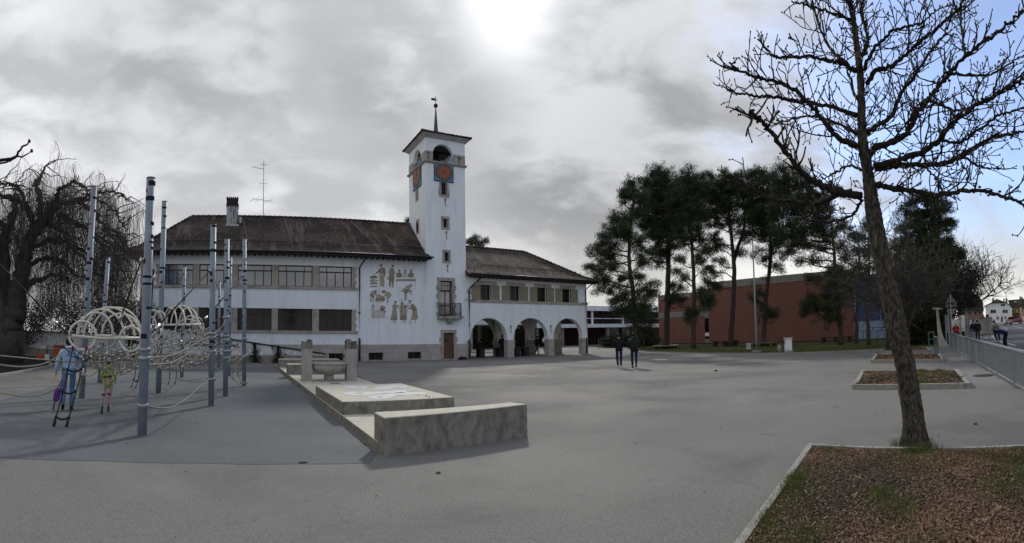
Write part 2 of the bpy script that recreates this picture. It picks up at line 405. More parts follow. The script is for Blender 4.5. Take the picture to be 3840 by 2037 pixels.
mat('glass_dark', (.010, .010, .012), (.016, .014, .013), scale=.8, rough=.08, spec=.22)
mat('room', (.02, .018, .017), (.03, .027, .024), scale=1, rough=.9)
mat('blind', (.35, .37, .40), (.3, .32, .35), scale=2, rough=.7)
mat('door_wood', (.12, .075, .048), (.08, .05, .034), scale=5, rough=.7, stretch=(6, 6, .6), bump=.2)
mat('shutter_green', (.24, .225, .155), (.185, .185, .14), scale=1.5, rough=.75, stretch=(1, 1, 9), lo=.45, hi=.55)
mat('mural_tan', (.37, .325, .25), (.32, .285, .22), scale=8, rough=.9)
mat('mural_dark', (.25, .215, .165), (.21, .182, .14), scale=8, rough=.9)
mat('mural_pale', (.50, .50, .49), (.45, .45, .44), scale=8, rough=.9)
mat('clock_blue', (.10, .20, .37), (.08, .16, .31), scale=5, rough=.6)
mat('clock_rim', (.05, .07, .08), (.07, .08, .07), scale=5, rough=.6)
mat('clock_red', (.29, .085, .048), (.23, .07, .042), scale=4, rough=.6)
mat('gold', (.20, .15, .07), (.14, .11, .06), scale=5, rough=.6)
mat('copper', (.085, .10, .105), (.06, .072, .078), scale=4, rough=.7)
mat('stucco_beige', (.50, .48, .43), (.4, .38, .34), scale=2.5, rough=.9, c3=(.2, .19, .17), s3=1.5, lo3=.52, hi3=.66, stretch=(1.5, 1.5, .3))
mat('chimney_plaster', (.40, .41, .43), (.26, .26, .27), scale=3, rough=.9, c3=(.06, .06, .06), s3=2.2, lo3=.5, hi3=.6, stretch=(4, 4, .5))
mat('soot', (.02, .018, .018), (.06, .05, .045), scale=8, rough=.95)
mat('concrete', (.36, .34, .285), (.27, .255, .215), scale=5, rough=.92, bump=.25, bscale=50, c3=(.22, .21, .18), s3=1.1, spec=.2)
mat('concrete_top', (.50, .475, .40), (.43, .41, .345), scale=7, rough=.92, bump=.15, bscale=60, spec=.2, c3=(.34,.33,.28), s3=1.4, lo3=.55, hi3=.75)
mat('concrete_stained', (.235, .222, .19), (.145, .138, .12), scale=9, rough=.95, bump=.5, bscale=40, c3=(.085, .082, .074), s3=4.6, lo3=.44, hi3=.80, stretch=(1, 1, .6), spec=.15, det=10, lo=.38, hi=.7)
mat('fountain_stone', (.37, .355, .32), (.29, .275, .25), scale=7, rough=.92, bump=.35, bscale=40, c3=(.16, .155, .14), s3=2.6, lo3=.54, hi3=.72, stretch=(1, 1, .35), spec=.2)
mat('fountain_dark', (.10, .095, .085), (.05, .05, .045), scale=6, rough=.95, bump=.5, c3=(.22, .21, .18), s3=3)
mat('blob_white', (.54, .55, .56), (.49, .50, .51), scale=8, rough=.8, c3=(.4,.41,.41), s3=3, lo3=.6, hi3=.7)
mat('pole_metal', (.21, .255, .30), (.17, .21, .25), scale=3, rough=.5, metal=0., c3=(.17, .165, .19), s3=1.2)
mat('pole_band', (.018, .024, .040), (.022, .026, .04), scale=8, rough=.6)
mat('galvanised', (.34, .35, .37), (.26, .27, .29), scale=20, rough=.5, metal=.5)
mat('hoop', (.60, .58, .49), (.52, .50, .42), scale=6, rough=.4, coat=.2)
mat('rope', (.27, .255, .215), (.18, .17, .145), scale=40, rough=.9)
mat('rope_dark', (.02, .021, .026), (.03, .03, .035), scale=40, rough=.85)
mat('steel_clip', (.65, .65, .66), (.5, .5, .52), scale=20, rough=.2, metal=1)
mat('black_rubber', (.012, .012, .013), (.02, .02, .02), scale=20, rough=.7)
mat('brick_red', (.17, .05, .035), scale=1)
m_blocks('brick_wall', (.205, .070, .052), (.165, .060, .045), (.11, .075, .06), .26, .075, .012, .3, 'yz', noise=.3, dirt=(.19, .085, .038))
mat('fascia_concrete', (.22, .215, .205), (.17, .165, .16), scale=2, rough=.9)
mat('blue_cladding', (.045, .09, .20), (.035, .07, .16), scale=1, rough=.5, stretch=(1, 1, .1))
mat('blue_pale', (.25, .34, .48), (.2, .28, .4), scale=1, rough=.5)
mat('white_metal', (.70, .73, .78), (.64, .67, .72), scale=1, rough=.5)
mat('bark_chestnut', (.078, .068, .058), (.026, .023, .020), scale=24, rough=.97, bump=1.0, bscale=26, stretch=(1.3, 1.3, .5), c3=(.13, .13, .10), s3=6, lo3=.58, hi3=.72, spec=.12, lo=.38, hi=.6)
mat('bark_twig', (.032, .027, .023), (.018, .016, .014), scale=20, rough=.95, spec=.15, bump=.6, bscale=60, c3=(.085, .085, .06), s3=5, lo3=.62, hi3=.7)
mat('bud', (.07, .035, .028), (.05, .03, .022), scale=20, rough=.5)
mat('bark_pine', (.085, .055, .042), (.045, .035, .03), scale=6, rough=.95, bump=.8, bscale=20, stretch=(2, 2, .5), spec=.15)
mat('bark_grey', (.062, .056, .050), (.036, .033, .03), scale=7, rough=.95, bump=.6, stretch=(2, 2, .5), spec=.15)
mat('beech_twig', (.115, .096, .080), (.068, .058, .050), scale=3, rough=.95, spec=.1)
mat('pine_needles', (.040, .056, .030), (.024, .036, .021), scale=1.2, rough=.85, spec=.15)
mat('pine_light', (.075, .094, .046), (.048, .066, .034), scale=1.2, rough=.85, spec=.15)
mat('shrub', (.030, .036, .014), (.015, .021, .010), scale=2, rough=.85, spec=.2)
mat('hedge', (.022, .032, .014), (.035, .03, .017), scale=2, rough=.85, spec=.2)
mat('skin', (.36, .22, .16), (.33, .2, .145), scale=5, rough=.6)
mat('hair_dark', (.016, .012, .010), (.025, .018, .014), scale=40, rough=.6, spec=.08)
mat('hair_white', (.42, .41, .40), (.34, .33, .32), scale=40, rough=.7)
mat('jacket_blue', (.36, .46, .62), (.30, .40, .56), scale=3, rough=.65, stretch=(.4, .4, 14), bump=.5, bscale=3, obj=True, spec=.08)
mat('denim', (.075, .15, .27), (.11, .20, .33), scale=3, rough=.85, obj=True, spec=.08)
mat('denim_dark', (.018, .026, .055), (.013, .019, .04), scale=5, rough=.85, spec=.08)
mat('jacket_green', (.30, .42, .075), (.24, .35, .06), scale=3, rough=.6, stretch=(.4, .4, 12), bump=.5, bscale=3, obj=True, spec=.08)
mat('pink', (.50, .30, .33), (.44, .26, .29), scale=4, rough=.8)
mat('purple', (.09, .025, .20), (.16, .03, .18), scale=9, rough=.6)
mat('black_cloth', (.012, .012, .015), (.018, .018, .022), scale=8, rough=.85, spec=.08)
mat('green_black', (.013, .020, .017), (.018, .026, .022), scale=4, rough=.6, stretch=(.4, .4, 12), bump=.4, bscale=3, obj=True, spec=.08)
mat('red_cloth', (.28, .025, .022), (.2, .02, .018), scale=4, rough=.75, spec=.08)
mat('navy_cloth', (.014, .024, .075), (.01, .016, .05), scale=4, rough=.75, spec=.08)
mat('cyan_cloth', (.22, .34, .46), (.18, .3, .42), scale=6, rough=.7)
mat('white_cloth', (.6, .6, .6), (.5, .5, .5), scale=4, rough=.8)
mat('shoe_dark', (.015, .014, .014), (.02, .02, .02), scale=10, rough=.6, spec=.08)
mat('orange', (.40, .085, .018), (.32, .07, .015), scale=3, rough=.6)
mat('sign_back', (.19, .19, .175), (.16, .16, .15), scale=3, rough=.5, metal=.2)
mat('sign_white', (.7, .7, .7), (.6, .6, .6), scale=3, rough=.5)
mat('sign_red', (.45, .03, .02), (.4, .03, .02), scale=3, rough=.5)
mat('sign_black', (.01, .01, .01), (.02, .02, .02), scale=3, rough=.5)
mat('sign_blue', (.03, .12, .40), (.02, .1, .35), scale=3, rough=.5)
mat('pylon', (.42, .41, .37), (.34, .33, .30), scale=4, rough=.85, bump=.2)
mat('fence_metal', (.20, .22, .235), (.16, .175, .19), scale=4, rough=.5, metal=.3)
mat('rail_green', (.11, .15, .15), (.08, .12, .12), scale=4, rough=.6)
mat('cabinet', (.55, .55, .52), (.45, .45, .43), scale=3, rough=.6)
mat('house_white', (.62, .64, .66), (.55, .57, .59), scale=.8, rough=.9)
mat('house_orange', (.42, .26, .10), (.36, .22, .09), scale=.8, rough=.9)
mat('house_grey', (.24, .23, .21), (.19, .18, .17), scale=1, rough=.9, c3=(.11, .11, .1), s3=.6)
mat('roof_brown', (.060, .050, .044), (.042, .036, .033), scale=2, rough=.95, c3=(.09, .08, .065), s3=.5)
mat('roof_rust', (.26, .115, .055), (.16, .08, .045), scale=1.5, rough=.9, stretch=(1, 3, 1))
mat('shutter_brown', (.035, .026, .022), (.03, .022, .02), scale=3, rough=.7)
mat('car_red', (.11, .012, .018), (.1, .012, .016), scale=2, rough=.3, coat=.8)
mat('car_silver', (.20, .215, .24), (.18, .2, .22), scale=2, rough=.3, metal=.6, coat=.8)
mat('tyre', (.012, .012, .012), (.016, .016, .016), scale=10, rough=.85)
mat('tail_lamp', (.5, .03, .02), (.4, .02, .02), scale=5, rough=.2)
mat('bin_blue', (.012, .02, .055), (.01, .016, .045), scale=3, rough=.5)
mat('banner', (.60, .60, .58), (.42, .41, .40), scale=4, rough=.8)
mat('planter_old', (.17, .18, .15), (.11, .115, .1), scale=5, rough=.95)

# ------------------------------------------------------------------ the ground and its sheets
def sheet(name, pts, z, m, kind='structure', th=None):
    mb = MB(); P = [(p[0], p[1], z) for p in pts]
    a = sum(P[i][0] * P[(i + 1) % len(P)][1] - P[(i + 1) % len(P)][0] * P[i][1] for i in range(len(P)))
    if a < 0: P.reverse()
    mb.add(P, [list(range(len(P)))]); return struct(name, mb, m, kind)
g_ = MB()
xs_ = [-900, -300, -100, -40, -20, 0, 20, 40, 80, 150, 300, 900]
V = [(x, y, 0) for y in xs_ for x in xs_]; n_ = len(xs_)
g_.add(V, [(j * n_ + i, j * n_ + i + 1, (j + 1) * n_ + i + 1, (j + 1) * n_ + i) for j in range(n_ - 1) for i in range(n_ - 1)])
struct('ground', g_, 'asphalt')
pg_px = [(0, 1717), (370, 1729), (745, 1738), (1100, 1741), (1385, 1738), (1415, 1700), (1047, 1389), (1040, 1374), (600, 1387), (330, 1420), (150, 1463), (0, 1500)]
PGP = [gp(x, y) for x, y in pg_px]
PGP = [PGP[-1] + Vector((-9, 3, 0)), PGP[0] + Vector((-9, 1.5, 0))] + PGP
sheet('playground_surface', PGP, .004, 'rubber')
# lawn with the pines
lawn_px = [(2345, 1303), (2350, 1309), (2385, 1316), (2450, 1321), (2560, 1325.5), (2700, 1327), (2850, 1327.5), (3000, 1325), (3190, 1317.5), (3330, 1310), (3500, 1303), (3545, 1297)]
LP = [gp(x, y) for x, y in lawn_px]
LP = LP + [Vector((60, 2.5, 0)), Vector((60, 55, 0)), Vector((44, 55, 0))]
sheet('lawn', LP, .03, 'lawn')
kb = MB()
for a, b in zip(LP[:11], LP[1:12]): kb.bar((a.x, a.y, .02), (b.x, b.y, .02), .10, .10)
one('lawn_kerb', kb, 'kerb', 'thin pale stone edging curving round the front of the pine lawn', 'kerb', (LP[5].x, LP[5].y, 0))
sheet('dark_band', [Vector((42, 48, 0)), Vector((40.5, 34, 0)), Vector((42, 25, 0)), Vector((43, 16, 0)), Vector((47, 10, 0)), Vector((57, 8, 0)), Vector((57, 50, 0))], .036, 'dark_floor')  # darker ground sheet beneath the pines
# bed of soil under the beech, left
bl = [gp(-250, 1450), gp(0, 1414), (gp(70, 1402)), gp(123, 1391), gp(180, 1380), gp(197, 1374), gp(190, 1368), gp(175, 1363)]
BL = bl + [Vector((-9, 29.9, 0)), Vector((-22, 29.9, 0))]
sheet('beech_bed', BL, .02, 'dark_floor')
kb = MB()
for a, b in zip(bl[:-1], bl[1:]): kb.bar((a.x, a.y, .05), (b.x, b.y, .05), .12, .12)
one('bed_kerb', kb, 'kerb', 'curved stone kerb round the dark soil under the weeping beech', 'kerb', (bl[3].x, bl[3].y, 0))
# worn white games markings and patches on the asphalt
def disc_px(cx, cy, wpx, hpx, ring=0):
    out = []
    for k in range(36):
        a = 2 * PI * k / 36; out.append(gp(cx + wpx * math.cos(a), cy + hpx * math.sin(a)))
    return out
sheet('painted_disc', disc_px(2475, 1349, 30, 2.6), .004, 'paint')
for nm, (cx, cy, w_, h_) in (('painted_ring', (1975, 1397, 88, 8.5)),):
    mb = MB(); a = disc_px(cx, cy, w_, h_); b = disc_px(cx, cy, w_ * .9, h_ * .86)
    for i in range(36):
        if i % 7 == 3: continue
        j = (i + 1) % 36
        mb.add([(p.x, p.y, .004) for p in (a[i], a[j], b[j], b[i])], [(0, 1, 2, 3)])
    mb2 = MB(); a = disc_px(cx, cy, w_ * .72, h_ * .7); b = disc_px(cx, cy, w_ * .62, h_ * .56)
    for i in range(36):
        j = (i + 1) % 36
        mb.add([(p.x, p.y, .004) for p in (a[i], a[j], b[j], b[i])], [(0, 1, 2, 3)])
    struct(nm, mb, 'worn_paint')
mb = MB()
def stripe(mb, p, q, w, z=.004):
    p = Vector((p[0], p[1], 0)); q = Vector((q[0], q[1], 0)); d = (q - p).normalized(); s = Vector((-d.y, d.x, 0)) * w / 2
    mb.add([(*(e)[:2], z) for e in (p - s, q - s, q + s, p + s)], [(0, 1, 2, 3)])
for a, b, w in (((1395, 1368), (1455, 1379), .06), ((1455, 1380), (1555, 1398), .04), ((1545, 1395), (1560, 1385), .05), ((1632, 1376), (1640, 1378), .05), ((1818, 1362), (1840, 1362), .25)):
    stripe(mb, gp(*a), gp(*b), w)
a = [gp(2010 + 30 * math.cos(t * .35 + 1.9), 1347 + 5 * math.sin(t * .35 + 1.9)) for t in range(9)]
for p, q in zip(a[:-1], a[1:]): stripe(mb, p, q, .06)
struct('painted_lines', mb, 'worn_paint')
mb = MB()
for cx, cy, w_ in ((1030, 1404, 24), (1034, 1415, 12)): stripe(mb, gp(cx - w_, cy), gp(cx + w_, cy), .16, .008)
struct('painted_dashes', mb, 'chip2')

# ------------------------------------------------------------------ street beyond the railing
FA, FB, FC = gp(3560, 1297), gp(3597.6, 1327.6), gp(3806, 1455.7)
FD = (FC - FB).normalized(); FD.z = 0
FE = FC + FD * 9
nrm = Vector((FD.y, -FD.x, 0))
if nrm.y > 0: nrm = -nrm
sheet('road', [FE + nrm * 1.2, FC + nrm * 1.2, FB + nrm * 1.6, gp(3640, 1262), gp(3738, 1243), gp(3745, 1238), gp(3735, 1229), gp(3690, 1216), gp(3700, 1212), gp(3860, 1212), Vector((150, -60, 0)), Vector((-10, -60, 0))], .004, 'road')
sheet('street_pavement', [FC + nrm * .02, FC + nrm * 1.19, FB + nrm * 1.59, gp(3640, 1262.4), gp(3600, 1275), FB + nrm * .05], .006, 'pavement')
sheet('side_street', [gp(3600, 1275), gp(3640, 1262.3), gp(3738, 1243), gp(3745, 1238), gp(3735, 1229), gp(3660, 1224), gp(3570, 1235), gp(3566, 1262)], .05, 'pavement')
kb = MB()
sk_ = [gp(3672, 1256), gp(3705, 1250), gp(3738, 1243.5), gp(3746, 1238)]
for a, b in zip(sk_[:-1], sk_[1:]): kb.bar((a.x, a.y, .04), (b.x, b.y, .04), .25, .12)
one('street_kerb', kb, 'kerb', 'grey kerb stone along the corner of the far street pavement', 'kerb', (sk_[1].x, sk_[1].y, 0))
mb = MB()
for a, b in (((3780, 1289), (3808, 1297)), ((3748, 1279), (3757, 1284)), ((3728, 1269), (3738, 1274)), ((3720, 1262.5), (3727, 1266)), ((3719, 1258.5), (3726, 1260)),
             ((3710, 1283), (3737, 1279.5)), ((3690, 1267.5), (3705, 1265)), ((3765, 1243.5), (3770, 1242)), ((3772, 1240), (3776, 1238)), ((3774, 1236.2), (3777, 1235)), ((3772, 1232.5), (3775, 1231)), ((3765, 1229.8), (3770, 1228.4)), ((3757, 1227), (3762, 1226)), ((3750, 1225), (3754, 1224.4)),
             ((3826, 1230), (3832, 1231.6)), ((3818, 1227.5), (3824, 1229)), ((3808, 1225), (3815, 1226.3)), ((3798, 1222), (3805, 1223.2)), ((3788, 1219.5), (3794, 1220.5)), ((3778, 1217.5), (3783, 1218.2))):
    d = (gp(*a)).length; stripe(mb, gp(*a), gp(*b), .12 + d * .0012, .009)
struct('road_markings', mb, 'paint')
# ------------------------------------------------------------------ the school (left wing)
D = 33.02
def fx(px, py=1150, Y=D): return yp(px, py, Y).x
def fz(px, py, Y=D): return yp(px, py, Y).z
XL, XT, XT2, XR = -7.15, 13.0, 16.25, 28.12
ZEL = 7.62
sch = thing('school_building', 'long white two storey schoolhouse with brown hipped tile roof and figure mural', 'building', (2.5, D, 0))
wins = []
for a, b in ((598, 722), (744.5, 868), (890, 1020), (1042, 1173), (1196, 1321.4)):
    wins.append((fx(a), fx(b)))
ZU0, ZU1, ZL0, ZL1 = fz(1260, 1078), fz(1260, 999), fz(1260, 1241.5), fz(1260, 1160)
holes = [(a, z0, b, z1) for a, b in wins for z0, z1 in ((ZL0, ZL1), (ZU0, ZU1))]
bw = [(1233.5, 1288, 1325.5, 1353), (1382.7, 1436.7, 1322.8, 1351), (1528.6, 1578.6, 1320.5, 1346)]
bwr = [(fx(a), fz(a, d_), fx(b), fz(a, c)) for a, b, c, d_ in bw]
ZP = 1.17
w = MB(); wall_xz(w, XL, XT, ZP, ZEL, holes, D, .4)
w.box((XL, D + .4, ZP), (XL + .4, 41, ZEL)); w.box((XL + .4, 40.6, ZP), (XT, 41, ZEL)); 
w.build('wall', 'render_white', sch)
w = MB(); wall_xz(w, XL - .03, XT, 0, ZP, bwr, D - .03, .45)
w.box((XL - .03, D + .42, 0), (XL + .37, 41, ZP)); w.build('stone_plinth', 'stone_base', sch)
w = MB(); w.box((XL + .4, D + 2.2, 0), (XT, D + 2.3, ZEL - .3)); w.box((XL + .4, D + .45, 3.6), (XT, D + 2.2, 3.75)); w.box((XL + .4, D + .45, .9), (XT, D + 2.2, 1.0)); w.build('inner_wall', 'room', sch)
w = MB()
for zs0, zs1 in ((ZU0, ZU1), (ZL0, ZL1)):      # pilasters between the windows and the long sills
    w.box((wins[0][0] - .55, D - .12, zs0 - .16), (wins[-1][1] + .38, D + .1, zs0))
    for i in range(4): w.box((wins[i][1] + .01, D - .025, zs0 + .002), (wins[i + 1][0] - .01, D + .2, zs1 + .01))
    for k in range(6):
        z = zs0 + (zs1 - zs0) * k / 6; e = .30 if k % 2 else .22
        w.box((wins[-1][1] + .01, D - .02, z + .004), (wins[-1][1] + e, D + .2, z + (zs1 - zs0) / 6 - .004))
        w.box((wins[0][0] - e, D - .02, z + .004), (wins[0][0] - .01, D + .2, z + (zs1 - zs0) / 6 - .004))
w.build('stone_surround', 'sandstone', sch)
def window(parent, x0, x1, z0, z1, y, top=.30, cols=4, fr='window_wood', gl='glass', split=True, openr=None):
    f = MB(); t = .06
    f.box((x0, y, z0), (x0 + t, y + .07, z1)); f.box((x1 - t, y, z0), (x1, y + .07, z1))
    f.box((x0 + t, y, z0), (x1 - t, y + .07, z0 + t)); f.box((x0 + t, y, z1 - t), (x1 - t, y + .07, z1))
    zt = z1 - (z1 - z0) * top
    if top: f.box((x0 + t, y - .01, zt), (x1 - t, y + .08, zt + .08))
    for k in range(1, cols):
        x = x0 + (x1 - x0) * k / cols
        f.box((x - .03, y + .003, z0 + t), (x + .03, y + .067, zt if top else z1 - t))
    if top and split:
        for q in (.24, .76):
            x = x0 + (x1 - x0) * q; f.box((x - .025, y + .003, zt + .08), (x + .025, y + .067, z1 - t))
    f = f.build('window', fr, parent)
    g = MB(); g.box((x0 + .02, y + .03, z0 + .02), (x1 - .02, y + .04, z1 - .02)); g.build('pane', gl, f)
    return f
for a, b in wins:
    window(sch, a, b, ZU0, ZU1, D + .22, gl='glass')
    window(sch, a, b, ZL0, ZL1, D + .22, gl='glass_dark')
for x0, z0, x1, z1 in bwr:
    o = window(sch, x0, x1, z0, z1, D + .2, top=0, cols=2, gl='glass_dark')
    w = MB(); w.box((x0 - .12, D - .05, z0 - .1), (x1 + .12, D + .05, z0)); w.build('sill', 'stone_trim', sch)
# roof: hipped with a soft kick at the eaves
EY = D - .95; RY = 36.35; ZE = 7.40; ZR = yp(712, 812, RY).z
def roof_side(m, pts_low, pts_high): m.add([tuple(p) for p in (*pts_low, *reversed(pts_high))], [tuple(range(len(pts_low) + len(pts_high)))])
def hip_roof(parent, x0, x1, ye, yb, ze, yr, zr, lh=True, rh=True, xr0=None, xr1=None, x1low=None):
    """front & back slopes, hips at the ends; kick: lower 1 m flatter.  x1low: the eave may run further than the ridge end"""
    m = MB(); zk = ze + .42; yk = ye + .95; h = yr - ye
    t = (zr - zk) / (yr - yk)
    xr0 = x0 + h if xr0 is None else xr0; xr1 = x1 - h if xr1 is None else xr1
    kx0 = x0 + (.95 if lh else 0); kx1 = x1 - (.95 if rh else 0)
    ybk = yb - .95
    A = [(x0, ye, ze), (x1, ye, ze), (x1, yb, ze), (x0, yb, ze)]; K = [(kx0, yk, zk), (kx1, yk, zk), (kx1, ybk, zk), (kx0, ybk, zk)]
    R0, R1 = (xr0, yr, zr), (xr1, yr, zr)
    V = A + K + [R0, R1]; F = [(0, 1, 5, 4), (2, 3, 7, 6), (4, 5, 9, 8), (6, 7, 8, 9), (1, 2, 6, 5), (3, 0, 4, 7), (5, 6, 9), (7, 4, 8)]
    m.add(V, F)
    # underside
    U = [(p[0], p[1], p[2] - .10) for p in A]; m.add(U, [(3, 2, 1, 0)]); m.add(A + U, [(0, 4, 5, 1), (1, 5, 6, 2), (2, 6, 7, 3), (3, 7, 4, 0)])
    return m
rf = hip_roof(sch, -8.25, 13.12, EY, 41.9, ZE, RY, ZR, True, False, None, 13.1)
# ragged lines of ridge and hip tiles
def ridge_tiles(m, p, q, r=.11, step=.38):
    p = Vector(p); q = Vector(q); L = (q - p).length; n = int(L / step); d = (q - p) / n
    for i in range(n):
        a = p + d * i; m.tube([a + Vector((0, 0, .015)), a + d * 1.04 + Vector((0, 0, .0))], [r * 1.12, r * .9], 8, 0, True, True)
ridge_tiles(rf, (-8.25 + RY - EY, RY, ZR), (13.0, RY, ZR)); ridge_tiles(rf, (-7.3, EY + .95, ZE + .42), (-8.25 + RY - EY, RY, ZR)); ridge_tiles(rf, (-8.25, EY, ZE), (-7.3, EY + .95, ZE + .42))
def tile_lip(m, x0, x1, y, z, step=.19):
    n = int((x1 - x0) / step)
    for i in range(n):
        x = x0 + i * step; dz = random.uniform(-.012, .012)
        m.box((x + .006, y - .06 + random.uniform(-.015, .015), z - .03 + dz), (x + step - .006, y + .12, z + .035 + dz))
tile_lip(rf, -8.25, 13.12, EY, ZE)
rfo = rf.build('roof', 'tiles', sch)
def on_roof(x, z): return EY + .95 + (z - ZE - .42) / (ZR - ZE - .42) * (RY - EY - .95)
m = MB()       # snow guard rail and its posts along the eave
zg = ZE + .75; yg = on_roof(0, zg)
m.tube([(-7, yg - .12, zg + .12), (12.9, yg - .12, zg + .12)], .022, 5); m.tube([(-7, yg - .12, zg + .02), (12.9, yg - .12, zg + .02)], .018, 5)
for i in range(26): m.bar((-7 + i * .8, yg - .12, zg - .12), (-7 + i * .8, yg - .12, zg + .15), .03)
m.build('snow_guard', 'iron', rfo)
m = MB()       # rafter tails and eaves board
for i in range(54): x = -7.9 + i * .39; m.box((x, EY + .05, ZE - .22), (x + .1, D, ZE - .102))
m.box((-8.2, EY + .01, ZE - .2), (13.1, EY + .045, ZE - .102)); m.build('eaves', 'dark_wood', rfo)
m = MB(); m.tube([(-8.25, EY - .09, ZE - .03), (13.2, EY - .09, ZE - .03)], .065, 8); m.build('gutter', 'pipe', rfo)
for x0_, x1_ in ((-.2, .3), (3.0, 3.3), (8.0, 9.6)):       # thin lightning cables down the slope
    m = MB(); m.tube([(x0_, on_roof(0, ZR) - .03, ZR + .02), (x0_ + (x1_ - x0_) * .5, on_roof(0, (ZR + ZE) / 2 + .2) - .03, (ZR + ZE) / 2 + .25), (x1_, EY + .7, ZE + .36)], .014, 4); m.build('lightning_cable', 'stone_trim', rfo)
# chimney
c0 = yp(849, 836, 35.3); c1 = yp(893, 836, 35.3); cz = yp(870, 742, 35.3).z
ch = MB(); x0, x1 = c0.x, c1.x; ch.box((x0, 35.3, c0.z - .6), (x1, 36.1, cz - .45)); cho = ch.build('chimney', 'chimney_plaster', rfo)
ch = MB()
for i in range(6):
    xa = x0 - .03 + i * (x1 - x0 + .06) / 6; wd_ = (x1 - x0 + .06) / 6 * .62
    ch.box((xa + .02, 35.27, cz - .45), (xa + wd_, 36.13, cz)); 
    ch.prism([(xa - .01, 35.25, cz), (xa + wd_ + .03, 35.25, cz), (xa + wd_ / 2 + .01, 35.25, cz + .10)], (0, .9, 0))
ch.box((x0 + .02, 35.32, cz - .46), (x1 - .02, 36.08, cz - .02)); ch.box((x0 - .03, 35.27, cz - .62), (x1 + .03, 36.13, cz - .452)); ch.build('chimney_cap', 'soot', rfo)
ch = MB(); ch.box((x0 - .06, 35.2, c0.z - .25), (x1 + .06, 36.15, c0.z - .10)); ch.box((x1 + .08, 35.3, c0.z), (x1 + .25, 35.5, c0.z + .45)); ch.build('flashing', 'galvanised', rfo)
# aerial
p = yp(987, 814, RY); top = yp(983, 604, RY)
m = MB(); m.tube([p, (p.x, RY, top.z)], .028, 6)
def boom(m, x, y, z, dx, dz, n, el, tilt=0):
    m.tube([(x, y, z), (x + dx, y, z + dz)], .014, 4)
    for i in range(n):
        t = (i + .5) / n; cx_, cz_ = x + dx * t, z + dz * t; m.tube([(cx_ - el * .25, y - el * .3, cz_ - el * .35), (cx_ + el * .25, y + el * .3, cz_ + el * .35)], .010, 4)
boom(m, p.x, RY, top.z - .62, -.85, .17, 11, .22); boom(m, p.x - .3, RY, top.z - .25, .6, -.03, 3, .30)
z2 = yp(985, 750, RY).z
m.tube([(p.x - .9, RY, z2 + .08), (p.x + .75, RY, z2 - .10)], .016, 4)
for dx in (-.62, -.25, .45): m.tube([(p.x + dx - .45, RY - .3, z2 - dx * .1 - .28), (p.x + dx + .45, RY + .3, z2 - dx * .1 + .28)], .012, 4)
z3 = yp(985, 688, RY).z; m.tube([(p.x - .35, RY, z3), (p.x + .3, RY, z3)], .012, 4)
m.build('aerial', 'galvanised', sch)
def downpipe(parent, x, ztop, kick=.75):
    m = MB(); m.tube([(x + kick * .4, EY - .02, ztop), (x + .2, D - .5, ztop - .35), (x, D - .12, ztop - .75), (x, D - .12, 1.5)], .055, 8)
    m.tube([(x, D - .12, 1.55), (x, D - .12, .05)], .072, 8)
    for z in (1.6, 3.4, 5.2): m.lathe([(.075, z - .03), (.075, z + .03)], (x, D - .12, 0), 8)
    m.build('downpipe', 'pipe', parent)
downpipe(sch, fx(1347), ZE - .1)
# outside steps' sloping parapet wall against the front
xa, xb = -6.2, yp(1215, 1328, 31.7).x
za = 2.25; zb = yp(1215, 1330, 31.7).z
m = MB(); m.prism([(xa, 31.7, .48), (xb, 31.7, .48), (xb, 31.7, zb), (xa, 31.7, za)], (0, .22, 0)); m.build('stair_wall', 'render_dirty', sch)
m = MB(); m.box((xa, 31.67, 0), (xb + .02, 31.95, .48)); m.build('stair_wall_base', 'stone_old', sch)
m = MB(); m.bar((xa, 31.80, za + .04), (xb + .1, 31.80, zb + .04), .34, .09); m.build('stair_coping', 'iron', sch)
m = MB()       # steps behind the parapet
for i in range(11): m.box((xa + i * .55, 31.97, 0), (xa + (i + 1) * .55, D - .03, za - .9 - i * .135))
m.build('steps', 'stone_trim', sch)
# ivy stems on the parapet
def leafmesh(m, pts, size, n, rng, mi=0, flat=False):
    """n small random leaf faces round each of the points"""
    pts = np.asarray(pts); k = len(pts)
    c = pts[rng.integers(0, k, n)]
    a = rng.normal(size=(n, 3)); a /= np.linalg.norm(a, axis=1)[:, None]
    b = rng.normal(size=(n, 3)); b -= (b * a).sum(1)[:, None] * a; b /= np.linalg.norm(b, axis=1)[:, None]
    s = size * rng.uniform(.6, 1.3, (n, 1))
    V = np.stack([c - a * s, c + b * s * .45, c + a * s, c - b * s * .45], 1).reshape(-1, 3)
    m.arr(V, np.arange(4 * n).reshape(n, 4), mi)
for k, (px_, h_) in enumerate(((955, 1.25), (1044, 1.1))):
    x = yp(px_, 1330, 31.6).x; m = MB(); base = Vector((x, 31.6, 0))
    pts = []
    for i in range(260):
        z = random.random() ** 1.6 * h_; wdt = .34 * (1 - z / h_) + .05; pts.append((x + random.gauss(0, wdt * .6), 31.6 + random.uniform(-.12, .06), z))
    leafmesh(m, pts, .05, 1500, RNG)
    for i in range(4): m.tube([(x + random.uniform(-.2, .2), 31.6, 0), (x + random.uniform(-.1, .1), 31.64, .6), (x + random.uniform(-.1, .1), 31.66, h_)], .012, 4)
    one('climbing_shrub', m, 'shrub', ('dark ivy climbing the stained parapet below its upper slope, left of the fountain posts', 'smaller dark ivy clump on the parapet, nearest the left fountain post')[k], 'ivy', (x, 31.6, 0))
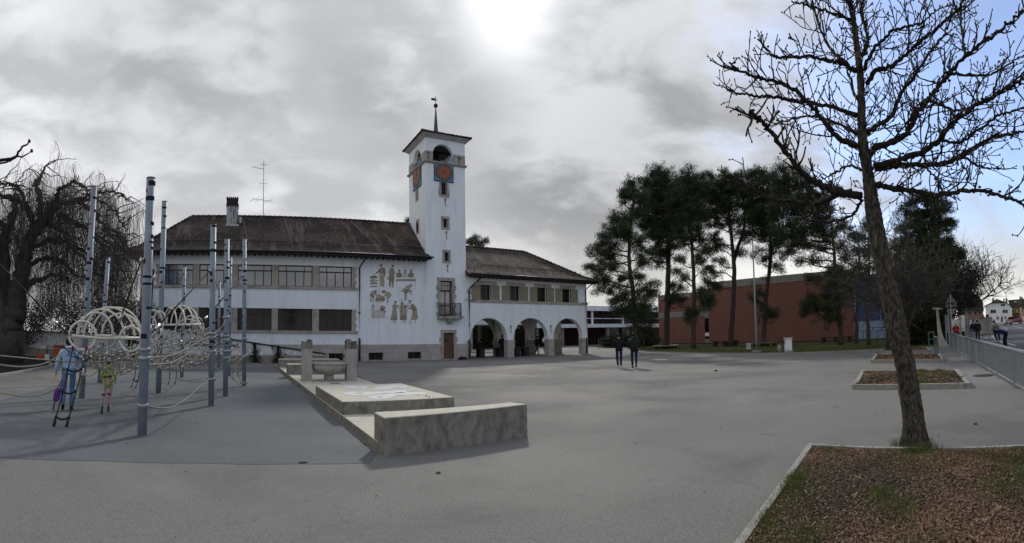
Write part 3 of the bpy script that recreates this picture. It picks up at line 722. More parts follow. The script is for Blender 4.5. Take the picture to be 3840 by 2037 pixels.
# mural: flat sgraffito figures on the plaster
mu = bpy.data.objects.new('mural', None); COL.objects.link(mu); mu.parent = sch
mu['label'] = 'tan figures scratched into the white plaster'
MPX = lambda a, b: yp(1350 + a * .205, 960 + b * .205)
FIG = {}; MUM = ['mural_tan', 'mural_dark', 'mural_pale', 'iron']
FKEY = (('ballot', 'ballot_urn'), ('key', 'ballot_urn'), ('voter', 'voter'), ('wait', 'waiting_man'), ('striped', 'waiting_man'), ('shirt', 'waiting_man'), ('hat', 'waiting_man'), ('table', 'table'), ('leap', 'leapfrog_pair'),
        ('girl', 'girl'), ('pram', 'pram'), ('doll', 'pram'), ('stoop', 'stooping_child'), ('flowers', 'stooping_child'), ('church', 'church'), ('tree', 'crown'), ('woman_in_check', 'checked_dress'), ('check', 'checked_dress'),
        ('woman_in_pin', 'pinafore_figure'), ('pinafore', 'pinafore_figure'), ('staff', 'pinafore_figure'), ('leaning', 'leaning_figure'), ('pleat', 'leaning_figure'))
NOF = [0]
def flat(name, polys, m, y=D - .006):
    key = next((k for a, k in FKEY if name.startswith(a)), name)
    if name == 'officer': NOF[0] += 1
    if name.startswith('officer'): key = 'officer%d' % NOF[0]
    b = FIG.setdefault(key, MB())
    for P in polys:
        Q = []
        for a, c in P:
            v = MPX(a, c); Q.append((v.x, y, v.z))
        b.prism(Q, (0, .004, 0), MUM.index(m))
def line(p, q, w=6):
    p = Vector((*p, 0)); q = Vector((*q, 0)); d = (q - p).normalized(); s = Vector((-d.y, d.x, 0)) * w / 2
    return [(p - s)[:2], (q - s)[:2], (q + s)[:2], (p + s)[:2]]
def circ(cx, cy, rx, ry=None, n=14): ry = ry or rx; return [(cx + rx * math.cos(2 * PI * i / n), cy + ry * math.sin(2 * PI * i / n)) for i in range(n)]
flat('ballot_box', [[(178, 372), (320, 372), (316, 404), (302, 410), (178, 410)], [(178, 442), (208, 442), (208, 466), (178, 466)], [(284, 442), (318, 440), (314, 464), (284, 468)], [(178, 492), (318, 488), (308, 520), (178, 520)], [(178, 552), (318, 548), (308, 570), (178, 570)],
     [(210, 418), (240, 418), (240, 512), (222, 496), (210, 460)], [(222, 356), (286, 356), (278, 376), (232, 376)]], 'mural_dark')
flat('key_shield', [[(244, 418), (280, 418), (280, 480), (262, 508), (244, 514)]], 'mural_pale', D - .007); flat('key', [line((258, 428), (258, 496), 6), line((258, 432), (272, 432), 6), line((258, 446), (270, 446), 5), circ(258, 494, 9)], 'mural_dark', D - .011)
flat('voter', [[(360, 330), (436, 328), (446, 480), (440, 560), (424, 562), (420, 540), (400, 545), (372, 540), (360, 430)], circ(392, 196, 16, 26), [(436, 350), (460, 346), (456, 390), (438, 396)]], 'mural_tan')
flat('voter_jacket', [[(352, 234), (388, 222), (430, 216), (460, 232), (468, 300), (462, 350), (440, 350), (430, 320), (360, 322), (352, 290), (326, 318), (296, 322), (290, 302), (322, 286)], [(346, 182), (366, 156), (410, 152), (414, 182), (380, 178), (350, 188)], line((368, 552), (404, 544), 16), line((420, 540), (440, 568), 18)], 'mural_dark', D - .010)
flat('voter_tie', [[(390, 232), (402, 232), (406, 290), (396, 302), (388, 286)], circ(270, 322, 22, 12)], 'mural_pale', D - .014)
flat('waiting_man', [[(540, 336), (620, 336), (628, 420), (610, 560), (578, 560), (586, 470), (572, 470), (556, 556), (528, 556), (528, 470)], circ(596, 186, 24, 26), line((530, 562), (556, 562), 14), line((570, 574), (620, 574), 12), circ(516, 406, 22, 32)], 'mural_dark')
flat('striped_shirt', [[(548, 226), (600, 216), (622, 236), (636, 300), (654, 320), (640, 334), (540, 336), (524, 360), (526, 290)]], 'mural_tan', D - .010)
flat('shirt_stripes', [line((540, 250), (626, 258), 11), line((532, 282), (632, 290), 11), line((530, 312), (634, 318), 11)], 'mural_dark', D - .014)
flat('hat', [circ(520, 406, 12, 20)], 'mural_pale', D - .012)
for nm, cx, m_ in (('officer', 712, 'mural_dark'), ('officer', 822, 'mural_pale'), ('officer', 930, 'mural_dark')):
    flat(nm, [[(cx - 58, 380), (cx - 44, 320), (cx - 14, 302), (cx + 24, 304), (cx + 50, 330), (cx + 52, 384), (cx, 398)]], m_)
    flat('officer_head', [circ(cx + 4, 284, 22, 32)], 'mural_tan', D - .009)
    flat('officer_hair', [[(cx - 18, 280), (cx - 14, 256), (cx + 10, 246), (cx + 28, 262), (cx + 24, 278), (cx - 4, 272)]], 'mural_dark', D - .013)
flat('table', [[(654, 424), (1020, 420), (1020, 466), (660, 464)], line((668, 466), (668, 588), 5), line((666, 588), (754, 590), 5), line((1012, 466), (1012, 596), 5), line((948, 596), (1014, 596), 5), line((654, 424), (660, 404), 4), line((660, 404), (1000, 392), 3), line((1000, 392), (1020, 420), 4)], 'mural_tan')
flat('table_pattern', [[(672 + i * 40, 430), (696 + i * 40, 430), (696 + i * 40, 452), (672 + i * 40, 452)] for i in range(9)], 'mural_dark', D - .010)
flat('leapfrog', [[(784, 620), (850, 600), (900, 616), (896, 660), (850, 690), (800, 686)], circ(932, 650, 16, 22), line((738, 654), (712, 648), 14), line((920, 700), (950, 716), 12), line((812, 800), (846, 808), 12), line((838, 786), (860, 796), 10), [(920, 516), (952, 520), (960, 556), (930, 550)]], 'mural_dark')
flat('leapfrog_limbs', [[(860, 540), (920, 520), (944, 560), (900, 610), (850, 590), (790, 630), (750, 660), (736, 646), (800, 596)], line((826, 690), (822, 800), 26), line((852, 690), (842, 790), 20), line((900, 600), (926, 700), 18)], 'mural_tan', D - .009)
flat('girl_with_doll', [[(186, 690), (250, 688), (262, 764), (228, 770), (178, 730)], [(250, 640), (296, 620), (312, 650), (290, 690), (318, 736), (300, 740), (256, 690)], line((196, 770), (196, 836), 20), line((236, 766), (240, 834), 18), line((188, 838), (216, 838), 10), line((232, 836), (268, 836), 10)], 'mural_dark')
flat('girl_blouse', [[(206, 650), (246, 636), (250, 690), (196, 700), (178, 700)]], 'mural_tan', D - .010)
flat('pram', [[(290, 764), (452, 764), (462, 800), (430, 838), (296, 838), (274, 810)]], 'mural_dark'); flat('pram_wheels', [circ(336, 834, 20), circ(392, 832, 20)], 'mural_pale', D - .010); flat('pram_hubs', [circ(336, 834, 9), circ(392, 832, 9)], 'mural_dark', D - .014)
flat('doll', [[(300, 760), (330, 694), (360, 700), (384, 720), (440, 740), (450, 762)]], 'mural_tan', D - .008)
flat('stooping_girl', [[(470, 660), (520, 654), (560, 680), (574, 720), (550, 770), (520, 792), (484, 790), (480, 720), (440, 760), (416, 740), (460, 700)]], 'mural_tan'); flat('stooping_girl_hair', [circ(430, 656, 42, 30), line((508, 800), (506, 846), 22), line((474, 850), (512, 850), 8)], 'mural_dark', D - .010)
flat('flowers', [circ(500 + (i % 4) * 18, 680 + (i // 4) * 24, 4, 5, 6) for i in range(16)], 'mural_pale', D - .014)
flat('church', [[(214, 930), (270, 930), (272, 1020), (340, 976), (450, 1050), (450, 1130), (214, 1130)]], 'mural_pale')
flat('church_lines', [line((214, 930), (214, 1132), 5), line((212, 1130), (320, 1130), 7), line((360, 1130), (452, 1130), 7), line((270, 1034), (340, 978), 4), line((450, 1050), (450, 1130), 5), line((270, 930), (272, 1030), 4), [(216, 930), (222, 900), (240, 890), (258, 900), (264, 930)], line((238, 888), (238, 856), 7), circ(341, 1020, 14), [(330, 1130), (330, 1104), (342, 1096), (354, 1104), (354, 1130)]] +
     [[(234, z), (254, z), (254, z + 10), (234, z + 10)] for z in (1046, 1068, 1090, 1112)] + [[(428, z), (444, z), (444, z + 9), (428, z + 9)] for z in (1060, 1082, 1104)] + [line((240, 960), (240, 975), 4), line((240, 990), (240, 1005), 4)], 'mural_dark', D - .010)
flat('tree_crown', [circ(415, 950, 54, 42), circ(450, 1020, 26, 28), circ(400, 990, 40, 30)], 'mural_tan', D - .008); flat('tree_leaves', [circ(390, 970, 12, 8, 8), circ(430, 986, 14, 9, 8), circ(420, 930, 16, 8, 8), circ(454, 1020, 12, 9, 8), circ(376, 940, 10, 8, 8), circ(450, 956, 10, 8, 8), circ(410, 1012, 14, 8, 8)], 'mural_dark', D - .012)
flat('woman_in_check', [[(592, 900), (660, 890), (664, 960), (684, 1170), (640, 1186), (556, 1170), (596, 980)], circ(648, 842, 26, 24)], 'mural_dark'); flat('check_pattern', [[(600 - (j * 3) + i * 19, 915 + j * 27), (609 - (j * 3) + i * 19, 915 + j * 27), (609 - (j * 3) + i * 19, 930 + j * 27), (600 - (j * 3) + i * 19, 930 + j * 27)] for j in range(9) for i in range(4)], 'mural_pale', D - .011)
flat('woman_in_check_limbs', [circ(640, 872, 20, 26), [(662, 900), (700, 886), (712, 920), (690, 960), (662, 960)], line((616, 1186), (616, 1236), 20), line((646, 1184), (650, 1230), 18)], 'mural_tan', D - .009)
flat('woman_in_pinafore', [[(734, 1068), (856, 1072), (858, 1170), (800, 1182), (728, 1172)], [(800, 900), (852, 896), (852, 970), (802, 960)], [(744, 850), (790, 846), (800, 890), (780, 900), (744, 890)]], 'mural_dark'); flat('pinafore', [[(736, 900), (800, 896), (804, 960), (856, 970), (868, 1020), (856, 1074), (734, 1070), (718, 960)], line((796, 1180), (796, 1238), 14), line((826, 1180), (834, 1238), 14), circ(786, 872, 16, 24)], 'mural_tan', D - .009)
flat('staff', [line((762, 780), (764, 1052), 9)], 'iron', D - .012)
flat('leaning_woman', [[(930, 890), (970, 870), (1020, 930), (1044, 980), (1040, 1010), (960, 1016), (940, 970), (888, 976), (882, 950), (920, 946)], circ(912, 832, 28, 26), line((860, 890), (876, 950), 12), line((884, 890), (904, 940), 10), line((890, 1240), (930, 1226), 10), line((990, 1228), (1028, 1216), 10)], 'mural_dark')
flat('pleated_skirt', [[(960, 1014), (1042, 1006), (1064, 1136), (1020, 1172), (930, 1174)], line((938, 1174), (918, 1230), 14), line((1016, 1170), (1016, 1220), 14), circ(908, 858, 20, 26)], 'mural_tan', D - .009); flat('pleats', [line((972 + i * 12, 1020), (944 + i * 17, 1168), 3) for i in range(7)], 'mural_dark', D - .013)
flat('lettering', [line((480, 1112), (480, 1146), 4), line((488, 1120), (484, 1146), 3), line((498, 1120), (498, 1146), 3), circ(514, 1128, 6, 6, 8), circ(514, 1141, 7, 7, 8), line((566, 1196), (566, 1222), 4), line((566, 1196), (576, 1204), 3), line((680, 1198), (692, 1200), 3), line((680, 1210), (692, 1212), 3), line((680, 1222), (692, 1222), 3), line((700, 1200), (700, 1222), 3), line((740, 1200), (754, 1200), 3), line((746, 1200), (746, 1224), 3), line((868, 1214), (884, 1226), 3), line((868, 1214), (884, 1200), 3)], 'mural_tan')
for k_, b_ in FIG.items(): b_.build(k_.rstrip('0123456789'), MUM, mu)

# ------------------------------------------------------------------ clock tower
TY2 = 36.6
tw = thing('clock_tower', 'tall square white bell tower with a red and blue clock face and copper spike', 'tower', ((XT + XT2) / 2, D, 0))
ZC = yp(1583, 602).z          # cornice under the belfry
ZT = yp(1580, 513).z          # wall head
def R4(a, b, c, d_): return (fx(a, (c + d_) / 2), fz(a, d_), fx(b, (c + d_) / 2), fz(a, c))
s1, s2, s3 = R4(1654, 1673.5, 684, 731), R4(1662, 1676, 821, 853.5), R4(1666.5, 1681, 946.6, 979.7)
fw = R4(1650, 1695, 1053, 1186); dr = R4(1662, 1699.7, 1248.5, 1341)
TF = D - .04
w = MB(); wall_xz(w, XT, XT2, ZP, ZC, [s1, s2, s3, fw, (dr[0], ZP - .01, dr[2], dr[3])], TF, .45)
hl = [xp(1545, 765, XT), xp(1570, 850, XT)]
w.box((XT, TF + .45, 6), (XT + .4, TY2, ZC)); w.box((XT2 - .4, TF + .45, 0), (XT2, TY2, ZC)); w.box((XT + .4, TY2 - .4, 0), (XT2 - .4, TY2, ZC)); w.box((XT + .4, TF + .45, ZC - .3), (XT2 - .4, TY2 - .4, ZC - .1))
w.box((XT + .4, D + 1.2, 1), (XT2 - .4, D + 1.3, ZC - .5), 1)
w.build('wall', ['render_white', 'room'], tw)
w = MB(); wall_xz(w, XT, XT2 + .02, 0, ZP, [(dr[0], -1, dr[2], ZP + 1)], TF - .03, .48); w.build('stone_plinth', 'stone_base', tw)
# belfry with round arches on every side
fa0, fa1 = fx(1622, 575), fx(1698, 575); cz_ = (fa0 + fa1) / 2; rr = (fa1 - fa0) / 2; fcr = fz(1660, 542); spz = fcr - rr
bel = MB(); arch_wall(bel, XT, XT2, ZC, ZT, [(fa0, fa1, ZC + .02, spz)], TF, .3); arch_wall(bel, XT, XT2, ZC, ZT, [(fa0, fa1, ZC + .02, spz)], TY2 - .3, .3)
ym = (TF + TY2) / 2
for X in (XT, XT2 - .3): arch_wall(bel, TF + .3, TY2 - .3, ZC, ZT, [(ym - rr, ym + rr, ZC + .02, spz)], X, .3, 0, 'x')
bel.box((XT + .3, TF + .3, ZC), (XT2 - .3, TY2 - .3, ZC + .015)); bel.build('belfry', 'render_white', tw)
b = MB(); b.box((XT + .35, TF + .35, ZT - .25), (XT2 - .35, TY2 - .35, ZT - .05)); b.build('belfry_ceiling', 'dark_wood', tw)
b = MB(); bz = ZT - 1.0; bx, by = (XT + XT2) / 2, ym
b.lathe([(.02, bz + .62), (.16, bz + .6), (.22, bz + .5), (.26, bz + .2), (.34, bz + .05), (.40, bz)], (bx, by, 0), 20); b.box((XT + .3, by - .06, bz + .62), (XT2 - .3, by + .06, bz + .76)); b.build('bell', 'iron', tw)
b = None      # stone course beside the arches
zb0, zb1 = ZC + .06, ZC + .80
for (xa_, xb_) in ((XT - .015, fa0 - .0), (fa1, XT2 + .015)): b = MB(); b.box((xa_, TF - .015, zb0), (xb_, TF + .1, zb1)); b.build('stone_band', 'stone_trim', tw)
for (ya_, yb_) in ((TF - .012, ym - rr), (ym + rr, TY2 + .01)): b = MB(); b.box((XT - .018, ya_, zb0), (XT + .1, yb_, zb1)); b.box((XT2 - .1, ya_, zb0), (XT2 + .018, yb_, zb1)); b.build('stone_band', 'stone_trim', tw)
b = MB()
for k, e in ((0, .14), (1, .08)):
    z0_, z1_ = (ZC - .04, ZC + .05) if k == 0 else (ZC - .11, ZC - .04)
    b.box((XT - e, TF - e, z0_), (XT2 + e, TF + .2, z1_)); b.box((XT - e, TF + .2, z0_), (XT + .2, TY2 + e, z1_)); b.box((XT2 - .2, TF + .2, z0_), (XT2 + e, TY2 + e, z1_)); b.box((XT + .2, TY2 - .2, z0_), (XT2 - .2, TY2 + e, z1_))
b.build('cornice', 'stone_trim', tw)
# cove under the eaves and the low tiled roof
ez = yp(1573, 487, TF - .34).z; e = .34
b = MB(); A = [(XT - .01, TF - .01, ZT), (XT2 + .01, TF - .01, ZT), (XT2 + .01, TY2 + .01, ZT), (XT - .01, TY2 + .01, ZT)]; B = [(XT - e, TF - e, ez - .05), (XT2 + e, TF - e, ez - .05), (XT2 + e, TY2 + e, ez - .05), (XT - e, TY2 + e, ez - .05)]
b.add(A + B, [(0, 4, 5, 1)[::-1], (1, 5, 6, 2)[::-1], (2, 6, 7, 3)[::-1], (3, 7, 4, 0)[::-1]]); b.build('eaves_cove', 'soffit', tw)
rt = MB(); e2 = e + .06; A = [(XT - e2, TF - e2, ez), (XT2 + e2, TF - e2, ez), (XT2 + e2, TY2 + e2, ez), (XT - e2, TY2 + e2, ez)]; ap = ((XT + XT2) / 2, ym, ez + .95)
rt.add(A + [ap], [(0, 1, 4), (1, 2, 4), (2, 3, 4), (3, 0, 4)]); rt.add([(p[0], p[1], p[2] - .05) for p in A], [(3, 2, 1, 0)])
tile_lip(rt, XT - e2, XT2 + e2, TF - e2, ez)
for i in range(int((TY2 - TF + 2 * e2) / .19)):
    y = TF - e2 + i * .19; rt.box((XT - e2 - .05, y + .006, ez - .03), (XT - e2 + .1, y + .184, ez + .035 + random.uniform(-.012, .012)))
for c in A: ridge_tiles(rt, c, ap, .09)
rto = rt.build('roof', 'tiles', tw)
b = MB(); sx, sy = ap[0], ap[1]; szt = dp(1624.5, 404, math.hypot(sx, sy)).z
b.lathe([(.23, ez + .6), (.19, ez + 1.1), (.12, (ez + szt) / 2 + .5), (.04, szt)], (sx, sy, 0), 6, 0, False); b.build('spire', 'copper', rto)
b = MB(); b.ball((sx, sy, szt + .16), .17, n=14); tz = dp(1624, 359, math.hypot(sx, sy)).z
b.tube([(sx, sy, szt), (sx, sy, tz)], .022, 6); b.box((sx - .38, sy - .012, tz - .42), (sx - .02, sy + .012, tz - .24)); b.box((sx + .02, sy - .01, tz - .345), (sx + .16, sy + .01, tz - .315)); b.ball((sx + .17, sy, tz - .33), .03); b.build('weather_vane', 'iron', rto)
def surround(x0, z0, x1, z1, y, t=.16, ear=0, top=True, sill=True, parent=None, m='stone_trim', pr=.03):
    b = MB(); nb = max(2, int((z1 - z0) / .32))
    for k in range(nb):
        za_, zb_ = z0 + (z1 - z0) * k / nb, z0 + (z1 - z0) * (k + 1) / nb
        q = ear if k % 2 == 0 else 0
        b.box((x0 - t - q, y - pr, za_ + .003), (x0, y + .12, zb_ - .003)); b.box((x1, y - pr, za_ + .003), (x1 + t + q, y + .12, zb_ - .003))
    if top: b.box((x0 - t - .02, y - pr - .01, z1), (x1 + t + .02, y + .12, z1 + t * 1.1))
    if sill: b.box((x0 - t - .02, y - pr - .03, z0 - t * .8), (x1 + t + .02, y + .12, z0))
    return b.build('stone_surround', m, parent)
for k, (x0, z0, x1, z1) in enumerate((s1, s2, s3)):
    surround(x0, z0, x1, z1, TF, .17, .06 if k == 0 else .02, parent=tw)
    window(tw, x0, x1, z0, z1, TF + .2, top=0, cols=2, fr='iron', gl='glass_dark')
x0, z0, x1, z1 = fw; surround(x0, z0, x1, z1, TF, .22, .10, sill=False, parent=tw)
f = MB(); yw = TF + .22; zt = z0 + (z1 - z0) * .70
for x in (x0, (x0 + x1) / 2 - .03, x1 - .06): f.box((x, yw, z0), (x + .06, yw + .07, z1 if x != (x0 + x1) / 2 - .03 else zt))
f.box((x0 + .06, yw - .01, z0), (x1 - .06, yw + .06, z0 + .08)); f.box((x0 + .06, yw - .02, zt), (x1 - .06, yw + .07, zt + .12)); f.box((x0 + .06, yw, z1 - .06), (x1 - .06, yw + .07, z1))
for i in (1, 2, 3): x = x0 + (x1 - x0) * i / 4; f.box((x - .015, yw + .01, zt + .12), (x + .015, yw + .05, z1 - .06))
f.box((x0 + .06, yw + .01, (zt + z1) / 2 + .05), (x1 - .06, yw + .05, (zt + z1) / 2 + .08)); f.box((x0 + .06, yw + .01, z0 + .75), (x1 - .06, yw + .05, z0 + .83))
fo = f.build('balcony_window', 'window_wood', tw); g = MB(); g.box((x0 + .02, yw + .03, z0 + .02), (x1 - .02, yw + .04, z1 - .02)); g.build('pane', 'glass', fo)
bx0, bx1 = fx(1637, 1190), fx(1725, 1190); bz1 = fz(1680, 1187)
b = MB(); b.box((bx0, TF - .55, bz1 - .14), (bx1, TF - .031, bz1)); b.box((bx0 + .05, TF - .5, bz1 - .22), (bx1 - .05, TF - .031, bz1 - .14)); b.build('balcony_slab', 'stone_trim', tw)
b = MB(); xm = (bx0 + bx1) / 2; b.prism([(xm - .17, TF - .031, bz1 - .22), (xm - .17, TF - .45, bz1 - .22), (xm - .17, TF - .42, bz1 - .34), (xm - .17, TF - .15, bz1 - .56), (xm - .17, TF - .031, bz1 - .58)], (.34, 0, 0)); b.build('corbel', 'sandstone', tw)
b = MB(); ra, rb, ry, rz = bx0 + .12, bx1 - .12, TF - .48, bz1 + .95
for P in (((ra, TF - .05, rz), (ra, ry, rz)), ((ra, ry, rz), (rb, ry, rz)), ((rb, ry, rz), (rb, TF - .05, rz)), ((ra, ry, bz1 + .08), (rb, ry, bz1 + .08)), ((ra, ry, bz1 + .18), (rb, ry, bz1 + .18))): b.tube(P, .018, 6)
for i in range(24): x = ra + (rb - ra) * i / 23; b.tube([(x, ry, bz1), (x, ry, rz)], .012, 5)
for i in range(4):
    for x in (ra, rb): b.tube([(x, ry + .42 * i / 4, bz1), (x, ry + .42 * i / 4, rz)], .012, 5)
b.build('balcony_railing', 'iron', tw)
x0, z0, x1, z1 = dr; z0 = 0; surround(x0, z0, x1, z1, TF - .03, .2, .12, sill=False, parent=tw, m='sandstone', pr=.03)
b = MB(); yd = TF + .12; b.box((x0, yd, .02), (x1, yd + .06, z1))
for i in range(9):      # herringbone boards
    z = .1 + i * .24
    for s_, xa_ in ((1, x0 + .03), (-1, x1 - .03)):
        xm_ = (x0 + x1) / 2
        p = Vector((xa_, yd - .012, z + .0)); q = Vector((xm_, yd - .012, min(z + .30, z1 - .05))); b.bar(p, q, .02, .03, up=(0, 1, 0))
d_o = b.build('door', 'door_wood', tw)
b = MB(); xm_, zm_ = (x0 + x1) / 2 - .12, 1.45; b.prism([(xm_ - .16, yd - .03, zm_), (xm_, yd - .03, zm_ - .16), (xm_ + .16, yd - .03, zm_), (xm_, yd - .03, zm_ + .16)], (0, .02, 0)); b.build('door_grille', 'iron', d_o)
b = MB(); b.box((x0 - .1, TF - .4, 0), (x1 + .1, TF + .1, .07)); b.build('doorstep', 'stone_trim', tw)
def wall_anchor(parent, x, z, y, h=.42):
    b = MB(); P = [(x + .05, y - .03, z + h * .36), (x + .08, y - .03, z + h * .5), (x, y - .03, z + h * .55), (x - .07, y - .03, z + h * .45), (x - .03, y - .03, z + h * .3), (x + .02, y - .03, z + h * .1), (x - .02, y - .03, z - h * .2), (x, y - .03, z - h * .45), (x + .06, y - .03, z - h * .5)]
    b.tube(P, .026, 6); b.build('wall_anchor', 'iron', parent)
for px_, py_ in ((1669, 759), (1673, 883), (1677, 1008)): wall_anchor(tw, fx(px_, py_), fz(px_, py_), TF, .5)
for px_, py_ in ((1604, 584), (1720, 604)): wall_anchor(tw, fx(px_, py_), fz(px_, py_), TF - .02, .5)
# slits on the side wall
for (xa_, ya_, xb_, yb_) in ((1560, 700, 1568, 745), (1564, 832, 1569, 868)):
    p = xp((xa_ + xb_) / 2, (ya_ + yb_) / 2, XT); h_ = (yb_ - ya_) / 2 * p.length / RAD * 1.05
    for nm_, pr, hw, m_ in (('stone_surround', .03, .32, 'stone_trim'), ('window', .036, .17, 'glass_dark')):
        b = MB(); b.box((XT - pr, p.y - hw, p.z - h_ - (hw - .17)), (XT + .05, p.y + hw, p.z + h_ + (hw - .17))); b.build(nm_, m_, tw)
# clocks
def clock(parent, c, hw, hh, axis):
    n = Vector((0, -1, 0)) if axis == 'y' else Vector((-1, 0, 0)); u = Vector((1, 0, 0)) if axis == 'y' else Vector((0, -1, 0)); z = Vector((0, 0, 1))
    def P(a, b_, d_): return c + u * a + z * b_ + n * d_
    def sq(m, a0, b0, a1, b1, d0, d1): m.prism([P(a0, b0, d0), P(a1, b0, d0), P(a1, b1, d0), P(a0, b1, d0)], n * (d1 - d0))
    m = MB(); sq(m, -hw - .05, -hh - .05, hw + .05, hh + .05, 0, .04); o = m.build('clock', 'iron', parent)
    m = MB(); sq(m, -hw, -hh, hw, hh, .04, .06); m.build('panel', 'clock_blue', o)
    def disc(m, r, d0, d1, k=48): m.prism([P(r * hw * math.cos(2 * PI * i / k), r * hh * math.sin(2 * PI * i / k), d0) for i in range(k)], n * (d1 - d0))
    m = MB(); disc(m, .97, .06, .075); m.build('chapter_ring', 'clock_rim', o)
    m = MB(); disc(m, .70, .075, .085); m.build('dial', 'clock_red', o)
    m = MB()
    for i in range(12):
        a = 2 * PI * i / 12; ca, sa = math.cos(a), math.sin(a)
        q = [P(r_ * hw * ca - s_ * hw * sa, r_ * hh * sa + s_ * hh * ca, .085) for r_, s_ in ((.73, -.05), (.93, -.05), (.93, .05), (.73, .05))]; m.prism(q, n * .012)
    m.build('hour_marks', 'gold', o)
    m = MB()
    for ang, L, wd_ in ((PI / 2 + .02, .62, .05), (PI / 2 - .35, .42, .07)):
        d_ = Vector((math.cos(ang), math.sin(ang))); s_ = Vector((-d_.y, d_.x)) * wd_
        pts = [d_ * -.12 + s_ * .6, d_ * -.12 - s_ * .6, d_ * L * .8 - s_, d_ * L, d_ * L * .8 + s_]
        m.prism([P(p.x * hw, p.y * hh, .10) for p in pts], n * .012)
    m.build('hands', 'gold', o)
ca, cb = yp(1628, 609.4), yp(1697.4, 686); clock(tw, Vector(((ca.x + cb.x) / 2, TF, (yp(1662, 615).z + yp(1662, 681).z) / 2)), (cb.x - ca.x) / 2, (yp(1662, 615).z - yp(1662, 681).z) / 2, 'y')
q = xp(1561, 662, XT); clock(tw, Vector((XT, ym - .1, q.z)), .86, 1.0, 'x')
# rain pipe at the corner
b = MB(); xp_ = XT2 + .22; zt_ = fz(1780, 1040); b.tube([(xp_ + .95, D - .85, zt_ + .1), (xp_ + .75, D - .5, zt_ - .15), (xp_ + .05, D - .15, zt_ - .85), (xp_, D - .12, zt_ - 1.2), (xp_, D - .12, 1.4)], .055, 8); b.tube([(xp_, D - .12, 1.42), (xp_, D - .12, .05)], .07, 8)
b.tube([(xp_ - .45, D - .2, zt_ - 1.75), (xp_ + .5, D - .2, zt_ - 1.78)], .02, 5)
for z in (1.5, 2.6, 4.0): b.lathe([(.075, z - .03), (.075, z + .03)], (xp_, D - .12, 0), 8)
b.build('downpipe', 'pipe', tw)

# ------------------------------------------------------------------ arcade building
ar = thing('arcade_building', 'white wing right of the tower with three open arches and green shutters', 'building', (22.5, D, 0))
aw = [(1801, 1841.7, 1068, 1123.6), (1899, 1951, 1073, 1127), (2014, 2048, 1077, 1129), (2108, 2140.5, 1081, 1131)]
wr = []
for (a, b_), (za_, zb_) in zip(((1801, 1841.7), (1911, 1951), (2014, 2050), (2108, 2141)), ((1068, 1126),) * 4):
    wr.append((fx(a, 1100), fz(1801, 1126), fx(b_, 1100), fz(1801, 1068)))
ZM = 3.6; ZER = 6.45
arches = [(16.55, 19.87, 0, 1.45), (20.43, 23.82, 0, 1.44), (24.4, 27.55, 0, 1.56)]
w = MB(); arch_wall(w, XT2, XR, 0, ZM, arches, D, .5)
wall_xz(w, XT2, XR, ZM, ZER, wr, D, .5)
w.box((XR - .4, D + .5, ZM), (XR, 41, ZER)); w.box((XT2, 40.6, ZM), (XR - .4, 41, ZER)); w.box((XT2, D + .5, ZM - .25), (XR, 41, ZM - .005))
w.box((XT2, 36.6, 0), (XT2 + .3, 41, ZM - .25))
w.build('wall', 'render_white', ar)
w = MB(); ya = 35.75; arch_wall(w, XT2, 27.3, 0, ZM - .26, [(16.6, 20.45, 0, 1.35), (21.2, 23.6, 0, 1.9), (24.35, 26.45, 0, 2.1)], ya, .45); 
w.build('inner_arcade', 'stucco_beige', ar)
# ashlar feet of the piers
for xa_, xb_ in ((XT2 + .02, 16.55), (19.87, 20.43), (23.82, 24.4), (27.55, XR)):
    w = MB(); w.box((xa_ - (.02 if xa_ > 17 else -.0), D - .03, 0), (xb_ + .02, D + .53, 1.38)); w.build('pier_base', 'stone_base', ar)
for xa_, xb_ in ((XT2 + .02, 16.6), (20.45, 21.2), (23.6, 24.35), (26.45, 27.3)): w = MB(); w.box((xa_ - .02, ya - .03, 0), (xb_ + .02, ya + .48, 1.3)); w.build('inner_pier_base', 'stone_old', ar)
w = MB(); w.box((XT2, D + 2.6, ZM), (XR - .4, D + 2.7, ZER)); w.build('inner_wall', 'room', ar)
zs_ = fz(1850, 1129); w = MB(); w.box((XT2 + .35, D - .09, zs_ - .13), (XR + .06, D - .002, zs_ + .05)); w.build('string_course', 'sandstone', ar)
for i, (x0, z0, x1, z1) in enumerate(wr):
    w = MB(); w.box((x0 - .28, D - .03, z1), (x1 + .5, D + .1, z1 + .3)); w.box((x1, D - .02, z0), (x1 + .32, D + .1, z1)); w.build('lintel', 'sandstone', ar)
    o = window(ar, x0, x1, z0, z1, D + .25, top=0, cols=2, gl='glass_dark')
    w = MB(); z = z0 + (z1 - z0) / 3
    for k in (1, 2): w.box((x0 + .06, D + .262, z0 + (z1 - z0) * k / 3), (x1 - .06, D + .30, z0 + (z1 - z0) * k / 3 + .03))
    w.build('glazing_bars', 'window_wood', o)
    for sx0, sx1 in ((x0 - .74, x0 - .02), (x1 + .1 , x1 + .72)):
        w = MB(); w.box((sx0, D - .075, z0 + .02), (sx1, D - .04, z1))
        for zz_ in (z0 + .02, z1 - .08, (z0 + z1) / 2 - .04): w.box((sx0, D - .09, zz_), (sx1, D - .075, zz_ + .08))
        n_s = 16
        for k in range(n_s):
            zz_ = z0 + .12 + (z1 - z0 - .24) * k / n_s; w.box((sx0 + .07, D - .083, zz_), (sx1 - .07, D - .0752, zz_ + .035))
        w.build('shutter', 'shutter_green', ar)
EYR, RYR = D - .8, 37.0
zer = yp(1760, 1024.6, EYR).z; zrr = yp(1752, 925.7, RYR).z
rf = hip_roof(ar, XT2 - .05, 28.95, EYR, 41.8, zer, RYR, zrr, False, True, XT2 - .05, None)
